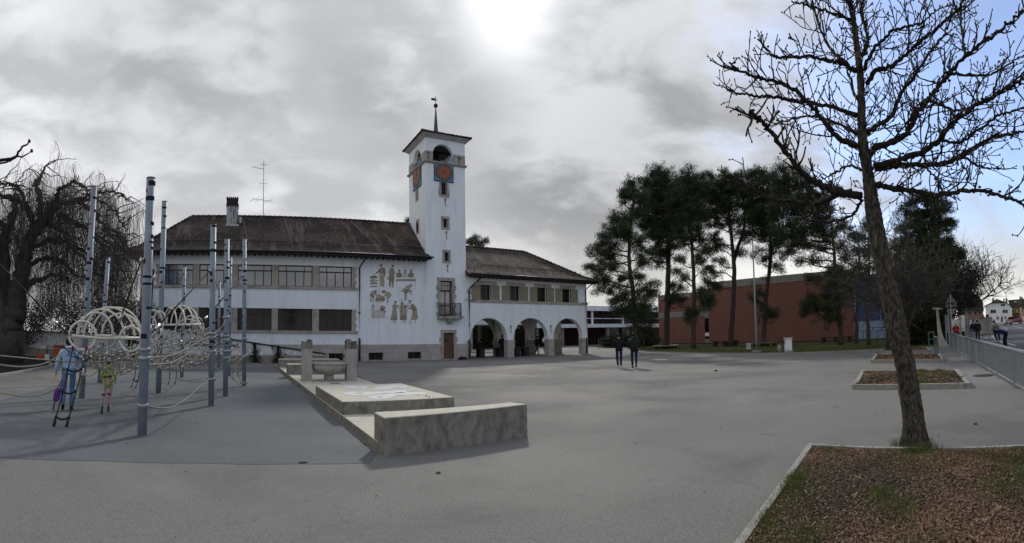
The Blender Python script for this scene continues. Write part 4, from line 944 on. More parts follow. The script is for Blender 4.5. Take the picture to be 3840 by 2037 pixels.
ridge_tiles(rf, (XT2, RYR, zrr), (28.95 - (RYR - EYR), RYR, zrr)); ridge_tiles(rf, (28.0, EYR + .95, zer + .42), (28.95 - (RYR - EYR), RYR, zrr)); ridge_tiles(rf, (28.95, EYR, zer), (28.0, EYR + .95, zer + .42)); tile_lip(rf, XT2 + .05, 28.95, EYR, zer)
rfo2 = rf.build('roof', 'tiles', ar)
m = MB()
for i in range(32): x = XT2 + .3 + i * .39; m.box((x, EYR + .05, zer - .22), (x + .1, D, zer - .102))
m.box((XT2 + .1, EYR + .01, zer - .2), (28.9, EYR + .045, zer - .102)); m.build('eaves', 'dark_wood', rfo2)
m = MB(); m.tube([(XT2 + .3, EYR - .09, zer - .03), (29.0, EYR - .09, zer - .03)], .065, 8); m.build('gutter', 'pipe', rfo2)
m = MB(); t_ = .35; y_ = EYR + .95 + .25; z_ = zer + .42 + .35
m.tube([(XT2 + 1.5, y_ - .1, z_ + .1), (27.2, y_ - .1, z_ + .1)], .02, 5); m.tube([(XT2 + 1.5, y_ - .1, z_), (27.2, y_ - .1, z_)], .02, 5)
for i in range(14): m.bar((XT2 + 1.5 + i * .77, y_ - .1, z_ - .2), (XT2 + 1.5 + i * .77, y_ - .1, z_ + .12), .03)
m.build('snow_guard', 'iron', rfo2)
m = MB(); m.tube([(XT2 + 1.05, EYR + 1.3, zer + .5), (XT2 + 1.05, EYR + 1.3, zer + 1.3)], .05, 8); m.box((XT2 + .8, EYR + 1.15, zer + 1.3), (XT2 + 1.3, EYR + 1.45, zer + 1.35)); m.build('vent_pipe', 'galvanised', rfo2)
b = MB(); x_ = XR - .18; b.tube([(x_ + .55, D - .75, zer - .1), (x_ + .2, D - .4, zer - .4), (x_, D - .12, zer - .75), (x_, D - .12, 1.4)], .05, 8); b.tube([(x_, D - .12, 1.42), (x_, D - .12, .05)], .065, 8); b.tube([(x_ - .45, D - .16, zer - 1.9), (x_ + .45, D - .16, zer - 1.9)], .02, 5); b.build('downpipe', 'pipe', ar)
for px_, py_ in ((1915, 1235), (2065, 1233)): wall_anchor(ar, fx(px_, py_), fz(px_, py_), D, .5)
b = MB(); x_, z_ = fx(1757, 1092), fz(1757, 1092); b.box((x_ - .12, D - .14, z_ - .12), (x_ + .3, D - .005, z_ + .14)); b.lathe([(.03, -.32), (.10, -.14)], (x_ - .02, D, z_ + .02), 10, axis='y'); b.build('camera_box', 'stone_trim', ar)

# ------------------------------------------------------------------ modern annex behind the arcade
AY = 60.
an = thing('school_annex', 'low modern white school block with flat roofs and dark glass behind the arcade', 'building', (54, AY, 0))
def az_(px_, py_): return yp(px_, py_, AY)
ax0, ax1 = 24., az_(2480, 1200).x
zr0, zr1 = az_(2230, 1166).z, az_(2230, 1148).z; zm0, zm1 = az_(2230, 1229).z, az_(2230, 1216).z
m = MB(); m.box((ax0, AY - .3, zr0), (ax1 + 3, AY + 14, zr1)); m.build('roof', 'white_metal', an)
m = MB(); m.box((ax0, AY - 1.4, zm0), (ax1 + 3, AY + .5, zm1)); m.build('canopy', 'white_metal', an)
m = MB(); m.box((ax0, AY + .3, zm1), (ax1 + 3, AY + .4, zr0)); m.box((ax0, AY + 2.3, 0), (ax1 + 3, AY + 2.4, zm0)); m.build('glazing', 'glass_dark', an)
m = MB(); m.box((ax0, AY + 5, 0), (ax1 + 3, AY + 5.2, zr0)); m.build('inner_wall', 'room', an)
for i in range(18):
    x = ax0 + i * 2.35; wd_ = .35 if i % 3 == 0 else .1
    m = MB(); m.box((x, AY + .1, zm1), (x + wd_, AY + .29, zr0)); m.build('mullion', 'white_metal' if i % 3 == 0 else 'iron', an)
for i in range(0, 9): x = ax0 + 2.2 + i * 4.7; m = MB(); m.box((x, AY - 1.2, 0), (x + .42, AY - .8, zm0)); m.build('column', 'fascia_concrete', an)
m = MB(); m.box((ax0, AY + .2, zm1 + .9), (ax1 + 3, AY + .28, zm1 + 1.0)); m.build('glazing_rail', 'white_metal', an)
m = MB(); zc_ = fz(1800, 1232, 48); m.box((17, 47.5, 3.0), (33, 51, 3.45)); m.build('link_canopy', 'white_metal', an)
for x in (24.0, 29.5): m = MB(); m.box((x, 48.2, 0), (x + .5, 48.7, 3.0)); m.build('canopy_post', 'stucco_beige', an)
# ------------------------------------------------------------------ brick sports hall
BX = 57.
hall = thing('sports_hall', 'large windowless red brick hall with concrete roof band behind the pines', 'building', (BX, 34, 0))
y_l, y_s, y_r = xp(2470, 1200, BX).y, xp(2668, 1200, BX).y, xp(3204, 1200, BX).y
zl_, zh_ = 7.5, 8.65
m = MB(); ys0, ys1 = xp(2642, 1200, BX).y, xp(2662, 1200, BX).y
m.box((BX, ys0, 0), (BX + .4, y_l, 3.95)); m.box((BX, ys0, 4.75), (BX + .4, y_l, 6.9)); m.box((BX - .3, y_r, 0), (BX + .1, ys1, 7.7)); m.box((BX + .4, y_l - .4, 0), (BX + 12, y_l, 6.9)); m.box((BX + .1, y_r, 0), (BX + 12, y_r + .4, 7.7))
m.build('brick_wall', 'brick_wall', hall)
m = MB(); m.box((BX - .02, ys0 - .0, 3.95), (BX + .4, y_l, 4.75)); m.box((BX - .02, ys0 + .0, 6.9), (BX + 12, y_l, zl_)); m.box((BX - .35, y_r - .2, 7.7), (BX + 12, ys1, zh_)); m.box((BX - .02, ys1, 3.6), (BX + .4, ys0, 6.9)); m.box((BX - .02, ys1, 0), (BX + .4, ys0, .6))
m.build('concrete_band', 'fascia_concrete', hall)
m = MB(); m.box((BX + .1, ys1, .6), (BX + .2, ys0, 3.6)); wo = m.build('stair_window', 'glass_dark', hall)
m = MB(); m.box((BX + .03, ys1, 1.0), (BX + .09, ys0, 1.5)); m.build('transom', 'white_metal', wo)
m = MB(); m.box((BX + 1, ys1 - 1, zl_ - .5), (BX + 1.4, ys1 - .2 + 3.5, zl_ + .1)); m.lathe([(.5, 0), (.5, .3), (.4, .35)], (BX + 3, (y_l + y_s) / 2 + 2, zl_), 14); m.build('roof_vent', 'galvanised', hall)
m = MB(); y_b = xp(3400, 1200, BX).y
m.box((BX - .2, y_b - 2, 2.2), (BX + 10, y_r - .02, 7.9)); m.build('blue_wall', 'blue_cladding', hall)
m = MB(); m.box((BX - .25, y_b - 2, 0), (BX + 10, y_r - .02, 2.18))
for i in range(7): y = y_r - .2 - i * 1.6; m.box((BX - .34, y - .12, .6), (BX - .21, y, 7.9))
m.build('blue_plinth', 'blue_pale', hall)
m = MB(); m.tube([(BX - .9, y_r - .5, 1.0), (BX - .9, y_b, 1.0)], .03, 5)
for i in range(8): y = y_r - .5 + (y_b - y_r + .5) * i / 7; m.tube([(BX - .9, y, 0), (BX - .9, y, 1.0)], .03, 5)
m.build('handrail', 'iron', hall)
# stretcher bench, wall circles round the pines
# ------------------------------------------------------------------ garden wall, left
gw = thing('garden_wall', 'pale rendered garden wall with stone foot behind the weeping beech', 'wall', (-16, 30.2, 0))
m = MB(); zt_ = yp(300, 1250, 30.2).z; m.box((-32, 30.2, .55), (-7.5, 30.5, zt_)); m.build('wall', 'render_dirty', gw)
m = MB(); m.box((-32, 30.17, 0), (-7.5, 30.53, .55)); m.build('wall_base', 'stone_old', gw)
m = MB(); m.box((-32, 30.1, zt_), (-7.5, 30.6, zt_ + .07)); m.build('coping', 'roof_brown', gw)
# ------------------------------------------------------------------ stone terrace, benches and fountain
def quadprism(m, P, z0, z1, mi=0, top=None):
    """plan polygon P from z0 to z1; the top face may carry another paint"""
    n = len(P); a = sum(P[i].x * P[(i + 1) % n].y - P[(i + 1) % n].x * P[i].y for i in range(n))
    if a < 0: P = list(reversed(P))
    V = [(p.x, p.y, z0) for p in P] + [(p.x, p.y, z1) for p in P]
    m.add(V, [(i, (i + 1) % n, (i + 1) % n + n, i + n) for i in range(n)], mi)
    m.add([(p.x, p.y, z1) for p in P], [list(range(n))], mi if top is None else top)
def bevelq(name, P, z0, z1, mats, parent=None, top=1, bev=.012):
    m = MB(); n = len(P); a = sum(P[i].x * P[(i + 1) % n].y - P[(i + 1) % n].x * P[i].y for i in range(n))
    if a < 0: P = list(reversed(P))
    c = sum(P, Vector((0, 0, 0))) / n
    # small arris along the top and the uprights, slightly chipped
    V0, V1, V2 = [], [], []
    for i, p in enumerate(P):
        d = (c - p); d.z = 0; d.normalize(); V0.append((p.x, p.y, z0)); V1.append((p.x, p.y, z1 - bev)); q = p + d * bev * 1.4; V2.append((q.x, q.y, z1))
    m.add(V0 + V1 + V2, [(i, (i + 1) % n, (i + 1) % n + n, i + n) for i in range(n)], 0)
    m.add(V1 + V2, [(i, (i + 1) % n, (i + 1) % n + n, i + n) for i in range(n)], top); m.add(V2, [list(range(n))], top)
    return m
PT = .14
ter = thing('stone_terrace', 'low pale concrete terrace carrying the fountain and the blocks', 'terrace', (gp(1180, 1600).x + .4, 12, 0))
# plan corners (metres): long left edge seen from the near bench to the far bench
e0, e1 = gp(1400, 1678), gp(1047, 1389)
dL = (e1 - e0).normalized(); dR = Vector((dL.y, -dL.x, 0))
far = e1 + dL * .2; rt_ = gp(1395, 1435, PT)          # right border behind the pillar
wdt = (rt_ - e0).dot(dR)
P_ = [e0 - dL * .25, e0 - dL * .25 + dR * 2.2, e0 + dL * 1.3 + dR * 2.2, e0 + dL * 1.3 + dR * wdt, far + dR * wdt, far]
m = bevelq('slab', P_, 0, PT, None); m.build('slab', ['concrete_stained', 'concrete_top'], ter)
m = MB()       # paving joints round the basin and a drain
fa = gp(1150, 1432, PT); fb = gp(1320, 1428, PT); fc = (fa + fb) / 2
ul, ur = -(fc - e0).dot(dR) + .05, wdt - (fc - e0).dot(dR) - .05
for k in range(8):
    u_ = ul + (ur - ul) * (k + .5) / 8; p = fc + dR * u_ - dL * .6; q = p + dL * 1.5
    m.bar((p.x, p.y, PT + .0), (q.x, q.y, PT), .012, .006)
for k in (-.6, .15, .9):
    p = fc + dR * ul + dL * k; q = fc + dR * ur + dL * k; m.bar((p.x, p.y, PT), (q.x, q.y, PT), .012, .006)
m.build('paving_joints', 'soot', ter)
p = gp(1256, 1439, PT); m = MB(); m.bar((p.x - .16, p.y, PT + .003), (p.x + .16, p.y, PT + .003), .12, .012); m.build('drain_grate', 'iron', ter)
# near long bench
A, B, C_ = gp(1442.4, 1711), gp(1978, 1637.5), gp(1403.6, 1680)
Dd = gp(1917, 1509, .545)
Dd.z = 0; m = bevelq('b', [A, B, Dd, C_], 0, .545, None)
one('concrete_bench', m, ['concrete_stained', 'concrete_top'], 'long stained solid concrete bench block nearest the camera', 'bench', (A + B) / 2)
# block with painted shapes
P2 = [gp(1284.8, 1555.8, PT), gp(1704.9, 1528, PT)]
hz = None
z_ = PT + .30
r1 = dp(1284.8, 1506.7, math.hypot(P2[0].x, P2[0].y)).z
tz_ = r1
Q = [gp(1284.8, 1506.7, tz_), gp(1703.5, 1488.8, tz_), gp(1504.9, 1437.9, tz_), gp(1183.9, 1445.5, tz_)]
m = bevelq('b', [Vector((q.x, q.y, 0)) for q in Q], 0.0, tz_, None)
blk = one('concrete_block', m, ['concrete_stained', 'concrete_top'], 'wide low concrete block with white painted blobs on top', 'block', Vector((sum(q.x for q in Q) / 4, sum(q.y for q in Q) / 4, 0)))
def blobs(ps):
    m = MB()
    for P in ps:
        P = [gp(900 + a * .4464, 1200 + b * .4464, tz_ + .0) for a, b in P]
        # smooth outline
        n = len(P); out = []
        for i in range(n):
            a, b, c, d_ = P[i - 1], P[i], P[(i + 1) % n], P[(i + 2) % n]
            for t in (0, .25, .5, .75):
                out.append(.5 * ((2 * b) + (-a + c) * t + (2 * a - 5 * b + 4 * c - d_) * t * t + (-a + 3 * b - 3 * c + d_) * t ** 3))
        ar_ = sum(out[i].x * out[(i + 1) % len(out)].y - out[(i + 1) % len(out)].x * out[i].y for i in range(len(out)))
        if ar_ < 0: out.reverse()
        m.add([(p.x, p.y, tz_ + .004) for p in out], [list(range(len(out)))])
    return m
bm_ = blobs([[(872, 618), (900, 606), (1010, 606), (1150, 606), (1280, 594), (1380, 592), (1402, 600), (1370, 614), (1260, 618), (1150, 622), (1080, 634), (960, 636), (890, 628)],
             [(1070, 648), (1120, 636), (1210, 630), (1300, 614), (1420, 608), (1540, 608), (1562, 618), (1530, 626), (1430, 630), (1330, 634), (1280, 650), (1220, 664), (1120, 664)],
             [(852, 564), (890, 554), (980, 552), (1070, 555), (1088, 564), (1060, 570), (1080, 580), (1010, 579), (960, 576), (905, 574)],
             [(1130, 582), (1150, 562), (1200, 554), (1320, 552), (1400, 558), (1402, 568), (1360, 576), (1250, 574), (1290, 582), (1200, 588)]])
bmo = bm_.build('painted_shapes', 'blob_white', None); bmo.location = -Vector(blk.location); bmo.parent = blk
bm_ = blobs([[(990, 560), (1010, 557), (1030, 560), (1010, 563)], [(1290, 566), (1330, 563), (1360, 566), (1330, 570)], [(960, 618), (1010, 612), (1040, 618), (1000, 623)], [(1150, 650), (1180, 643), (1205, 650), (1180, 655)]])
b2_ = bm_.build('painted_spots', 'concrete_top', None); b2_.location = -Vector(blk.location) + Vector((0, 0, .003)); b2_.parent = blk
for k, (px_, py_, c) in enumerate(((1599, 1487, 'red_cloth'), (1610, 1490, 'chip2'), (1568, 1484, 'sign_white'))):
    p = gp(px_, py_, tz_); m = MB(); m.ball((p.x, p.y, tz_ + .012), .018, sc=(1.2, .8, .7)); one('litter', m, c, ('small red scrap on the painted block', 'small tan scrap beside the red one on the painted block', 'tiny white scrap left of the red one on the painted block')[k], 'litter', (p.x, p.y, tz_))
# far bench behind the fountain, L shaped
Fq = [gp(1047, 1358.5, .56), gp(1072, 1367, .56), gp(1300, 1366, .56), gp(1290, 1356, .56)]
fx0 = gp(1047, 1388).x; 
fz_ = .56
fb0 = gp(1079.5, 1405, PT); fb1 = fb0 + dR * 2.95; 
m = bevelq('b', [fb0, fb1, fb1 + dL * .62, fb0 + dL * .62], PT, fz_, None); 
bo = thing('concrete_bench', 'plain concrete bench block at the far end of the terrace, behind the basin', 'bench', ((fb0 + fb1) / 2).to_tuple()); bo.location.z = 0
m.build('seat_block', ['concrete_stained', 'concrete_top'], bo)
fl = e1 + dL * .05
m = bevelq('b', [fl - dL * .1, fl + dR * 3.1 - dL * .1, fl + dR * 3.1 + dL * .6, fl + dL * .6], 0, fz_, None); m.build('rear_block', ['concrete_stained', 'concrete_top'], bo)
# fountain: two pillars with scrolled heads and a bowl on a foot
ft = thing('fountain', 'old stone drinking fountain with wide bowl between two scroll topped pillars', 'fountain', (fc.x, fc.y, PT))
def pillar(x0px, x1px, ybase, ytop, flip):
    a = gp(x0px, ybase, PT); b = gp(x1px, ybase, PT); w_ = (b - a).length; d = math.hypot((a.x + b.x) / 2, (a.y + b.y) / 2)
    ux = dR.copy(); uy = dL.copy(); zt_ = dp((x0px + x1px) / 2, ytop, d).z; dep = w_ * .95; zc_ = dp(x0px, 1308.5, d).z
    def Pt(u, v, z): p = a + ux * u + uy * v; return (p.x, p.y, z)
    m = MB()
    prof = [(0, 0), (w_, 0), (w_, dep), (0, dep)]
    m.add([Pt(u, v, PT) for u, v in prof] + [Pt(u * .97 + .015 * w_, v, zc_) for u, v in prof], [(0, 1, 5, 4), (1, 2, 6, 5), (2, 3, 7, 6), (3, 0, 4, 7), (4, 5, 6, 7)])
    po = m.build('pillar', 'fountain_stone', ft)
    m = MB(); h = zt_ - zc_; S = []
    # profile of the head: block, hollow, scroll
    base = [(.0, .005), (w_, .005), (w_, h * .48)]
    rr_ = h * .30; cx_ = w_ - rr_ * .95; czz = h - rr_
    arc = [(cx_ + rr_ * math.cos(t), czz + rr_ * math.sin(t)) for t in [(-.35 + i * .25) for i in range(11)]]
    cur = [(w_ * .38, h * .50), (w_ * .30, h * .66), (w_ * .20, h * .80), (w_ * .05, h * .80), (0, h * .70)]
    S = base + arc + cur
    if flip: S = [(w_ - u, z) for u, z in S]
    m.prism([Pt(u, -.0, zc_ + z) for u, z in S], tuple(uy * dep))
    cc = cx_ if not flip else w_ - cx_
    q = Vector(Pt(cc, -.015, zc_ + czz)); q2 = Vector(Pt(cc, dep + .015, zc_ + czz)); m.tube([q, q2], rr_ * .62, 16)
    m.tube([Vector(Pt(cc, -.03, zc_ + czz)), Vector(Pt(cc, dep + .03, zc_ + czz))], rr_ * .28, 12)
    m.build('scroll_head', 'fountain_dark', po)
    return Vector(Pt(w_ / 2, dep / 2, 0))
c1_ = pillar(1133, 1171.4, 1430, 1273, False); c2_ = pillar(1300.4, 1339.7, 1427, 1272, True)
bc = (c1_ + c2_) / 2; dd = math.hypot(bc.x, bc.y); zr_ = dp(1238, 1360, dd).z; zb_ = dp(1238, 1404, dd).z; br = (gp(1306, 1430, PT) - gp(1171, 1430, PT)).length / 2 + .02
m = MB(); pr_ = [(.02, zb_)]
for i in range(11):
    t = i / 10 * PI / 2; pr_.append((br * (.30 + .70 * math.sin(t)) * .97, zb_ + (zr_ - .05 - zb_) * (1 - math.cos(t))))
pr_ += [(br, zr_ - .05), (br, zr_ - .008), (br - .01, zr_), (br - .09, zr_), (br - .11, zr_ - .04), (br * .6, zb_ + .12), (.02, zb_ + .1)]
m.lathe(pr_, (bc.x, bc.y, 0), 48); m.build('bowl', 'fountain_stone', ft)
m = MB(); rp = br * .27; m.lathe([(rp, PT), (rp, zb_ + .01)], (bc.x, bc.y, 0), 8, 0, False); m.build('foot', 'fountain_stone', ft)
m = MB(); pz = zr_ + .22; p = c2_ - dR * .22; m.tube([p + Vector((0, 0, pz)), p - dR * .12 + Vector((0, 0, pz)), p - dR * .16 + Vector((0, 0, pz - .05))], .022, 8); m.build('spout', 'iron', ft)

# ------------------------------------------------------------------ climbing frame
cf = thing('rope_climbing_frame', 'tall rope climbing frame with slanting blue grey poles, nets and cream hoops', 'playground frame', (gp(532, 1634).x, 12, 0))
S = 1.4907
POLES = [((357, 1097), (380, 450), .079), ((205, 1003), (237, 470), .079), ((398, 990), (414, 508), .079), ((531, 1022), (537, 565), .072), ((567, 998), (571, 602), .072), ((614, 971), (615, 602), .072),
         ((250, 964), (272, 648), .075), ((457, 950), (464, 672), .072), ((550, 926), (552, 709.5), .07), ((575, 946.6), (580, 648), .07)]
PB = []
rp_ = random.Random(5)
COLL = {0: (905, 1022, 883), 1: (944, 880), 2: (899, 846), 3: (955, 887, 852, 841), 4: (902, 846.5, 885, 857, 800), 5: (963, 899, 896, 853), 6: (880,), 7: (862, 890), 8: (880,), 9: (905, 850)}
def pole_point(i, ypx):
    (bx, by), (tx, ty), r = POLES[i]; b, t = PB[i]
    k = (by - ypx) / (by - ty); return b + (t - b) * k
for i, ((bx, by), (tx, ty), r) in enumerate(POLES):
    b = gp(bx * S, by * S); d = math.hypot(b.x, b.y); t = dp(tx * S, ty * S, d); PB.append((b, t))
    ax = (t - b).normalized(); m = MB()
    m.tube([b - ax * .05, t], r, 22, 0)
    m.tube([t, t + ax * .015], r * 1.04, 22, 1)
    u = ax.cross(Vector((0, 1, 0))).normalized(); v = ax.cross(u); L = (t - b).length; z = L * .28
    while z < L - .1:     # short dark bars like birch bark
        z += rp_.uniform(.08, .26) * (1 if L > 4 else .7); h = rp_.uniform(.035, .085); a0 = rp_.uniform(0, 2 * PI); da = rp_.uniform(.8, 3.2); n = 8
        if z + h > L: break
        V = []
        for q in range(n + 1):
            a = a0 + da * q / n; rad = (u * math.cos(a) + v * math.sin(a)) * (r + .0022)
            V += [tuple(b + ax * z + rad), tuple(b + ax * (z + h) + rad)]
        m.add(V, [(2 * q, 2 * q + 2, 2 * q + 3, 2 * q + 1) for q in range(n)], 1)
        m.add(V, [(2 * q, 2 * q + 1, 2 * q + 3, 2 * q + 2) for q in range(n)], 1)
    po = m.build('pole', ['pole_metal', 'pole_band'], cf)
    for yc_ in COLL[i]:
        c = pole_point(i, yc_); m = MB(); m.tube([c - ax * .035, c + ax * .035], r + .014, 20, 0)
        w_ = Vector((.85, -.5, 0)) * (r + .05); m.tube([c - w_, c - w_ * .8], .03, 8); m.tube([c + w_ * .8, c + w_], .03, 8)
        m.bar(c - w_ * 1.05, c + w_ * 1.05, .03, .05); m.build('collar', 'galvanised', po)
def W2(x, y, d): return dp(x * S, y * S, d)
def rope(P, r=.011, m='rope', name='rope', parent=None, n=4, sag=None, mb=None):
    """smooth curve through the points"""
    P = [Vector(p) for p in P]; out = []
    Q = [P[0] * 2 - P[1]] + P + [P[-1] * 2 - P[-2]]
    for i in range(1, len(Q) - 2):
        a, b, c, d_ = Q[i - 1:i + 3]
        for k in range(6):
            t = k / 6; out.append(.5 * ((2 * b) + (-a + c) * t + (2 * a - 5 * b + 4 * c - d_) * t * t + (-a + 3 * b - 3 * c + d_) * t ** 3))
    out.append(P[-1])
    if mb is not None: mb.tube(out, r, n); return
    q = MB(); q.tube(out, r, n); return q.build(name, m, parent or cf)
def sagrope(a, b, sag, r=.011, n=12, **k):
    a = Vector(a); b = Vector(b); P = [a + (b - a) * (i / n) - Vector((0, 0, sag * 4 * (i / n) * (1 - i / n))) for i in range(n + 1)]
    q = k.pop('mb', None)
    if q is not None: q.tube(P, r, 5); return P
    m = MB(); m.tube(P, r, 6); m.build(k.get('name', 'rope'), k.get('m', 'rope'), cf); return P
pp = pole_point
d0 = [math.hypot(b.x, b.y) for b, t in PB]
# big rails of rope between poles
rope([pp(0, 1022), W2(420, 1027, 8.6), W2(465, 1006, 9.6), W2(500, 975, 10.7), pp(3, 950)], .014)
rope([pp(0, 905), W2(440, 892, 9.4), W2(485, 868, 10.6), pp(3, 845)], .015)
rope([pp(0, 922), W2(430, 912, 9.2), W2(480, 886, 10.6), pp(3, 850)], .015)
KB = gp(-110 * S, 1020 * S); KT = dp(-100 * S, 430 * S, math.hypot(KB.x, KB.y)); KD = math.hypot(KB.x, KB.y)
m = MB(); m.tube([KB - Vector((0, 0, .05)), KT], .079, 20); m.build('pole', 'pole_metal', cf)
Kp = lambda y: KB + (KT - KB) * ((1020 - y) / 590)
rope([Kp(880), (W2(-60, 888, 10.0)), W2(0, 895, 9.2), W2(120, 906, 9.6), W2(230, 912, 9.4), W2(300, 905, 8.9), pp(0, 886)], .014)
rope([Kp(900), W2(-60, 908, 10.4), W2(0, 918, 9.6), W2(60, 923, 9.8), W2(120, 912, 10.2), W2(165, 880, 10.6)], .016)
rope([Kp(960), W2(-60, 975, 10.2), W2(0, 988, 9.2), W2(60, 997, 9.6), W2(110, 992, 10.2), W2(150, 975, 11), pp(1, 960)], .013)
# black hangers from the pole heads to the hoop cages
def hanger(a, b, r=.016):
    m = MB(); a = Vector(a); b = Vector(b); m.tube([a, b], r, 6, 0); d = (b - a).normalized()
    m.tube([b - d * .45, b - d * .28], r * 2.1, 8, 1); m.tube([a + d * .1, a + d * .2], r * 2, 8, 1); m.build('hanger_cable', ['rope_dark', 'steel_clip'], cf)
hanger(Kp(560), W2(170, 842, 9.6)); hanger(pp(0, 640) - Vector((.08, 0, 0)), W2(290, 838, 9.3)); hanger(pp(3, 675), W2(372, 848, 9.7)); hanger(pp(5, 690), W2(505, 815, 14), .02)
hanger(pp(2, 690), W2(405, 865, 14.1)); hanger(pp(7, 745), W2(455, 870, 14.6)); hanger(pp(8, 800), W2(480, 868, 15)); hanger(pp(0, 680) + Vector((.09, .05, 0)), W2(372, 875, 9.0), .02)
# cream hoop cages
def arc3(a, b, top, n=22):
    """half ellipse standing on a and b"""
    a = Vector(a); b = Vector(b); c = (a + b) / 2; u = (b - a) / 2; z = Vector((0, 0, top))
    return [c - u * math.cos(PI * i / n) + z * math.sin(PI * i / n) for i in range(n + 1)]
def hoop(P, r=.026, name='hoop', cage=None):
    m = MB(); m.tube(P, r, 10); m.build(name, 'hoop', cage)
def ring(c, rx, rz, ang, cage):
    c = Vector(c); u = Vector((math.cos(ang), math.sin(ang), 0)); P = [c + u * rx * math.cos(2 * PI * i / 28) + Vector((0, 0, rz)) * math.sin(2 * PI * i / 28) for i in range(29)]
    m = MB(); m.tube(P, .023, 10, cap=False); m.build('ring', 'hoop', cage)
def cage_of(name_, c):
    e = bpy.data.objects.new('hoop_cage', None); COL.objects.link(e); e.parent = cf; return e
c1 = cage_of('', None)
Z = lambda x, y, d: dp(180 + x / 3.595, 1120 + y / 3.595, d)
ring(Z(465, 500, 9.3), .255, .275, .35, c1); ring(Z(1112, 545, 9.3), .21, .235, .35, c1)
for (la, ra, tp, da, db) in (((390, 500), (872, 480), 190, 9.35, 9.35), ((405, 505), (1030, 520), 145, 9.75, 9.5), ((480, 515), (1165, 520), 118, 10.1, 9.6), ((580, 525), (1262, 525), 122, 10.5, 9.75), ((728, 480), (1240, 500), 200, 10.8, 10.3)):
    a, b = Z(*la, da), Z(*ra, db); t = Z((la[0] + ra[0]) / 2, tp, (da + db) / 2).z; P = arc3(a, b, t - (a.z + b.z) / 2); hoop(P, .021, 'hoop', c1)
hoop([Z(320, 498, 9.35), Z(700, 535, 9.3), Z(1262, 535, 9.35)], .027, 'rail', c1); hoop([Z(640, 492, 9.6), Z(760, 500, 9.6), Z(860, 500, 9.5), Z(900, 470, 9.45)], .024, 'rail', c1); hoop([Z(880, 515, 9.6), Z(1262, 530, 9.9)], .026, 'rail', c1)
c2 = cage_of('', None)
Y2 = lambda x, y, d: dp(560 + x / 3.595, 1120 + y / 3.595, d)
for (la, ra, tp, da, db) in (((-30, 350), (90, 355), 250, 13.4, 13.4), ((50, 345), (232, 350), 172, 13.6, 13.5), ((195, 345), (370, 350), 122, 14.3, 13.6), ((232, 345), (488, 350), 98, 14.5, 13.7), ((292, 345), (590, 345), 95, 14.8, 13.9), ((400, 345), (655, 350), 125, 15, 14.1), ((480, 330), (712, 440), 240, 15.2, 14.3), ((350, 430), (690, 420), 280, 15.2, 14.5)):
    a, b = Y2(*la, da), Y2(*ra, db); t = Y2((la[0] + ra[0]) / 2, tp, (da + db) / 2).z; hoop(arc3(a, b, t - (a.z + b.z) / 2), .022, 'hoop', c2)
hoop([Y2(-30, 357, 13.4), Y2(300, 354, 13.6), Y2(700, 350, 14)], .03, 'rail', c2); ring(Y2(640, 390, 14.3), .22, .30, .5, c2); ring(Y2(50, 360, 13.5), .28, .42, .35, c2)
# sagging nets: a woven bag hung between corner points
def net(c00, c10, c01, c11, nu, nv, sag, r=.008, m='rope', jit=.05, seed=1, clips=True, name='net'):
    rn = random.Random(seed); C = [[None] * (nv + 1) for _ in range(nu + 1)]
    for i in range(nu + 1):
        for j in range(nv + 1):
            u, v = i / nu, j / nv
            p = c00 * (1 - u) * (1 - v) + c10 * u * (1 - v) + c01 * (1 - u) * v + c11 * u * v
            p = p - Vector((0, 0, sag * (16 * u * (1 - u) * v * (1 - v)) ** .7)) + Vector((rn.gauss(0, jit), rn.gauss(0, jit), rn.gauss(0, jit * .8)))
            C[i][j] = p
    q = MB()
    def seg(a, b):
        n = 5; P = []
        L = (b - a).length
        for k in range(n + 1):
            t = k / n; P.append(a + (b - a) * t - Vector((0, 0, .12 * L * 4 * t * (1 - t) * .6)))
        q.tube(P, r, 5, 0)
    for i in range(nu + 1):
        for j in range(nv + 1):
            if i < nu: seg(C[i][j], C[i + 1][j])
            if j < nv: seg(C[i][j], C[i][j + 1])
            if clips: q.tube([C[i][j] - Vector((.018, .01, .01)), C[i][j] + Vector((.018, .01, .01))], r * 1.45, 6, 1)
    q.build(name, [m, 'steel_clip'], cf)
W3 = lambda x, y, d: dp(x, y, d)
net(W3(300, 1330, 9.1), W3(520, 1345, 8.7), W3(330, 1310, 11), W3(560, 1315, 11), 9, 8, .42, .009, seed=3)
net(W3(330, 1305, 9.4), W3(510, 1310, 9.3), W3(360, 1270, 10.6), W3(520, 1275, 10.6), 7, 6, .22, .008, seed=4)
net(W3(545, 1370, 8.5), W3(790, 1330, 11.5), W3(580, 1310, 12), W3(800, 1300, 13.5), 12, 7, .30, .0095, seed=5)
net(W3(540, 1290, 10), W3(780, 1270, 11.8), W3(580, 1250, 13), W3(800, 1250, 13.8), 12, 6, .22, .008, seed=6)
net(W3(560, 1250, 13.4), W3(760, 1235, 13.6), W3(580, 1245, 15.4), W3(770, 1235, 15.6), 10, 6, .45, .008, seed=8)
net(W3(700, 1290, 13), W3(900, 1300, 16.4), W3(720, 1270, 15), W3(880, 1270, 17.5), 10, 4, .12, .013, 'rope_dark', seed=9, clips=False)
net(W3(850, 1340, 14), W3(912, 1300, 16.8), W3(850, 1390, 14), W3(912, 1440, 16.8), 5, 4, .0, .010, seed=10, clips=False, jit=.07)
net(W3(250, 1305, 9.2), W3(330, 1335, 9.1), W3(262, 1330, 9.9), W3(340, 1350, 10.2), 5, 3, .1, .008, 'rope_dark', seed=12, clips=False, jit=.03)
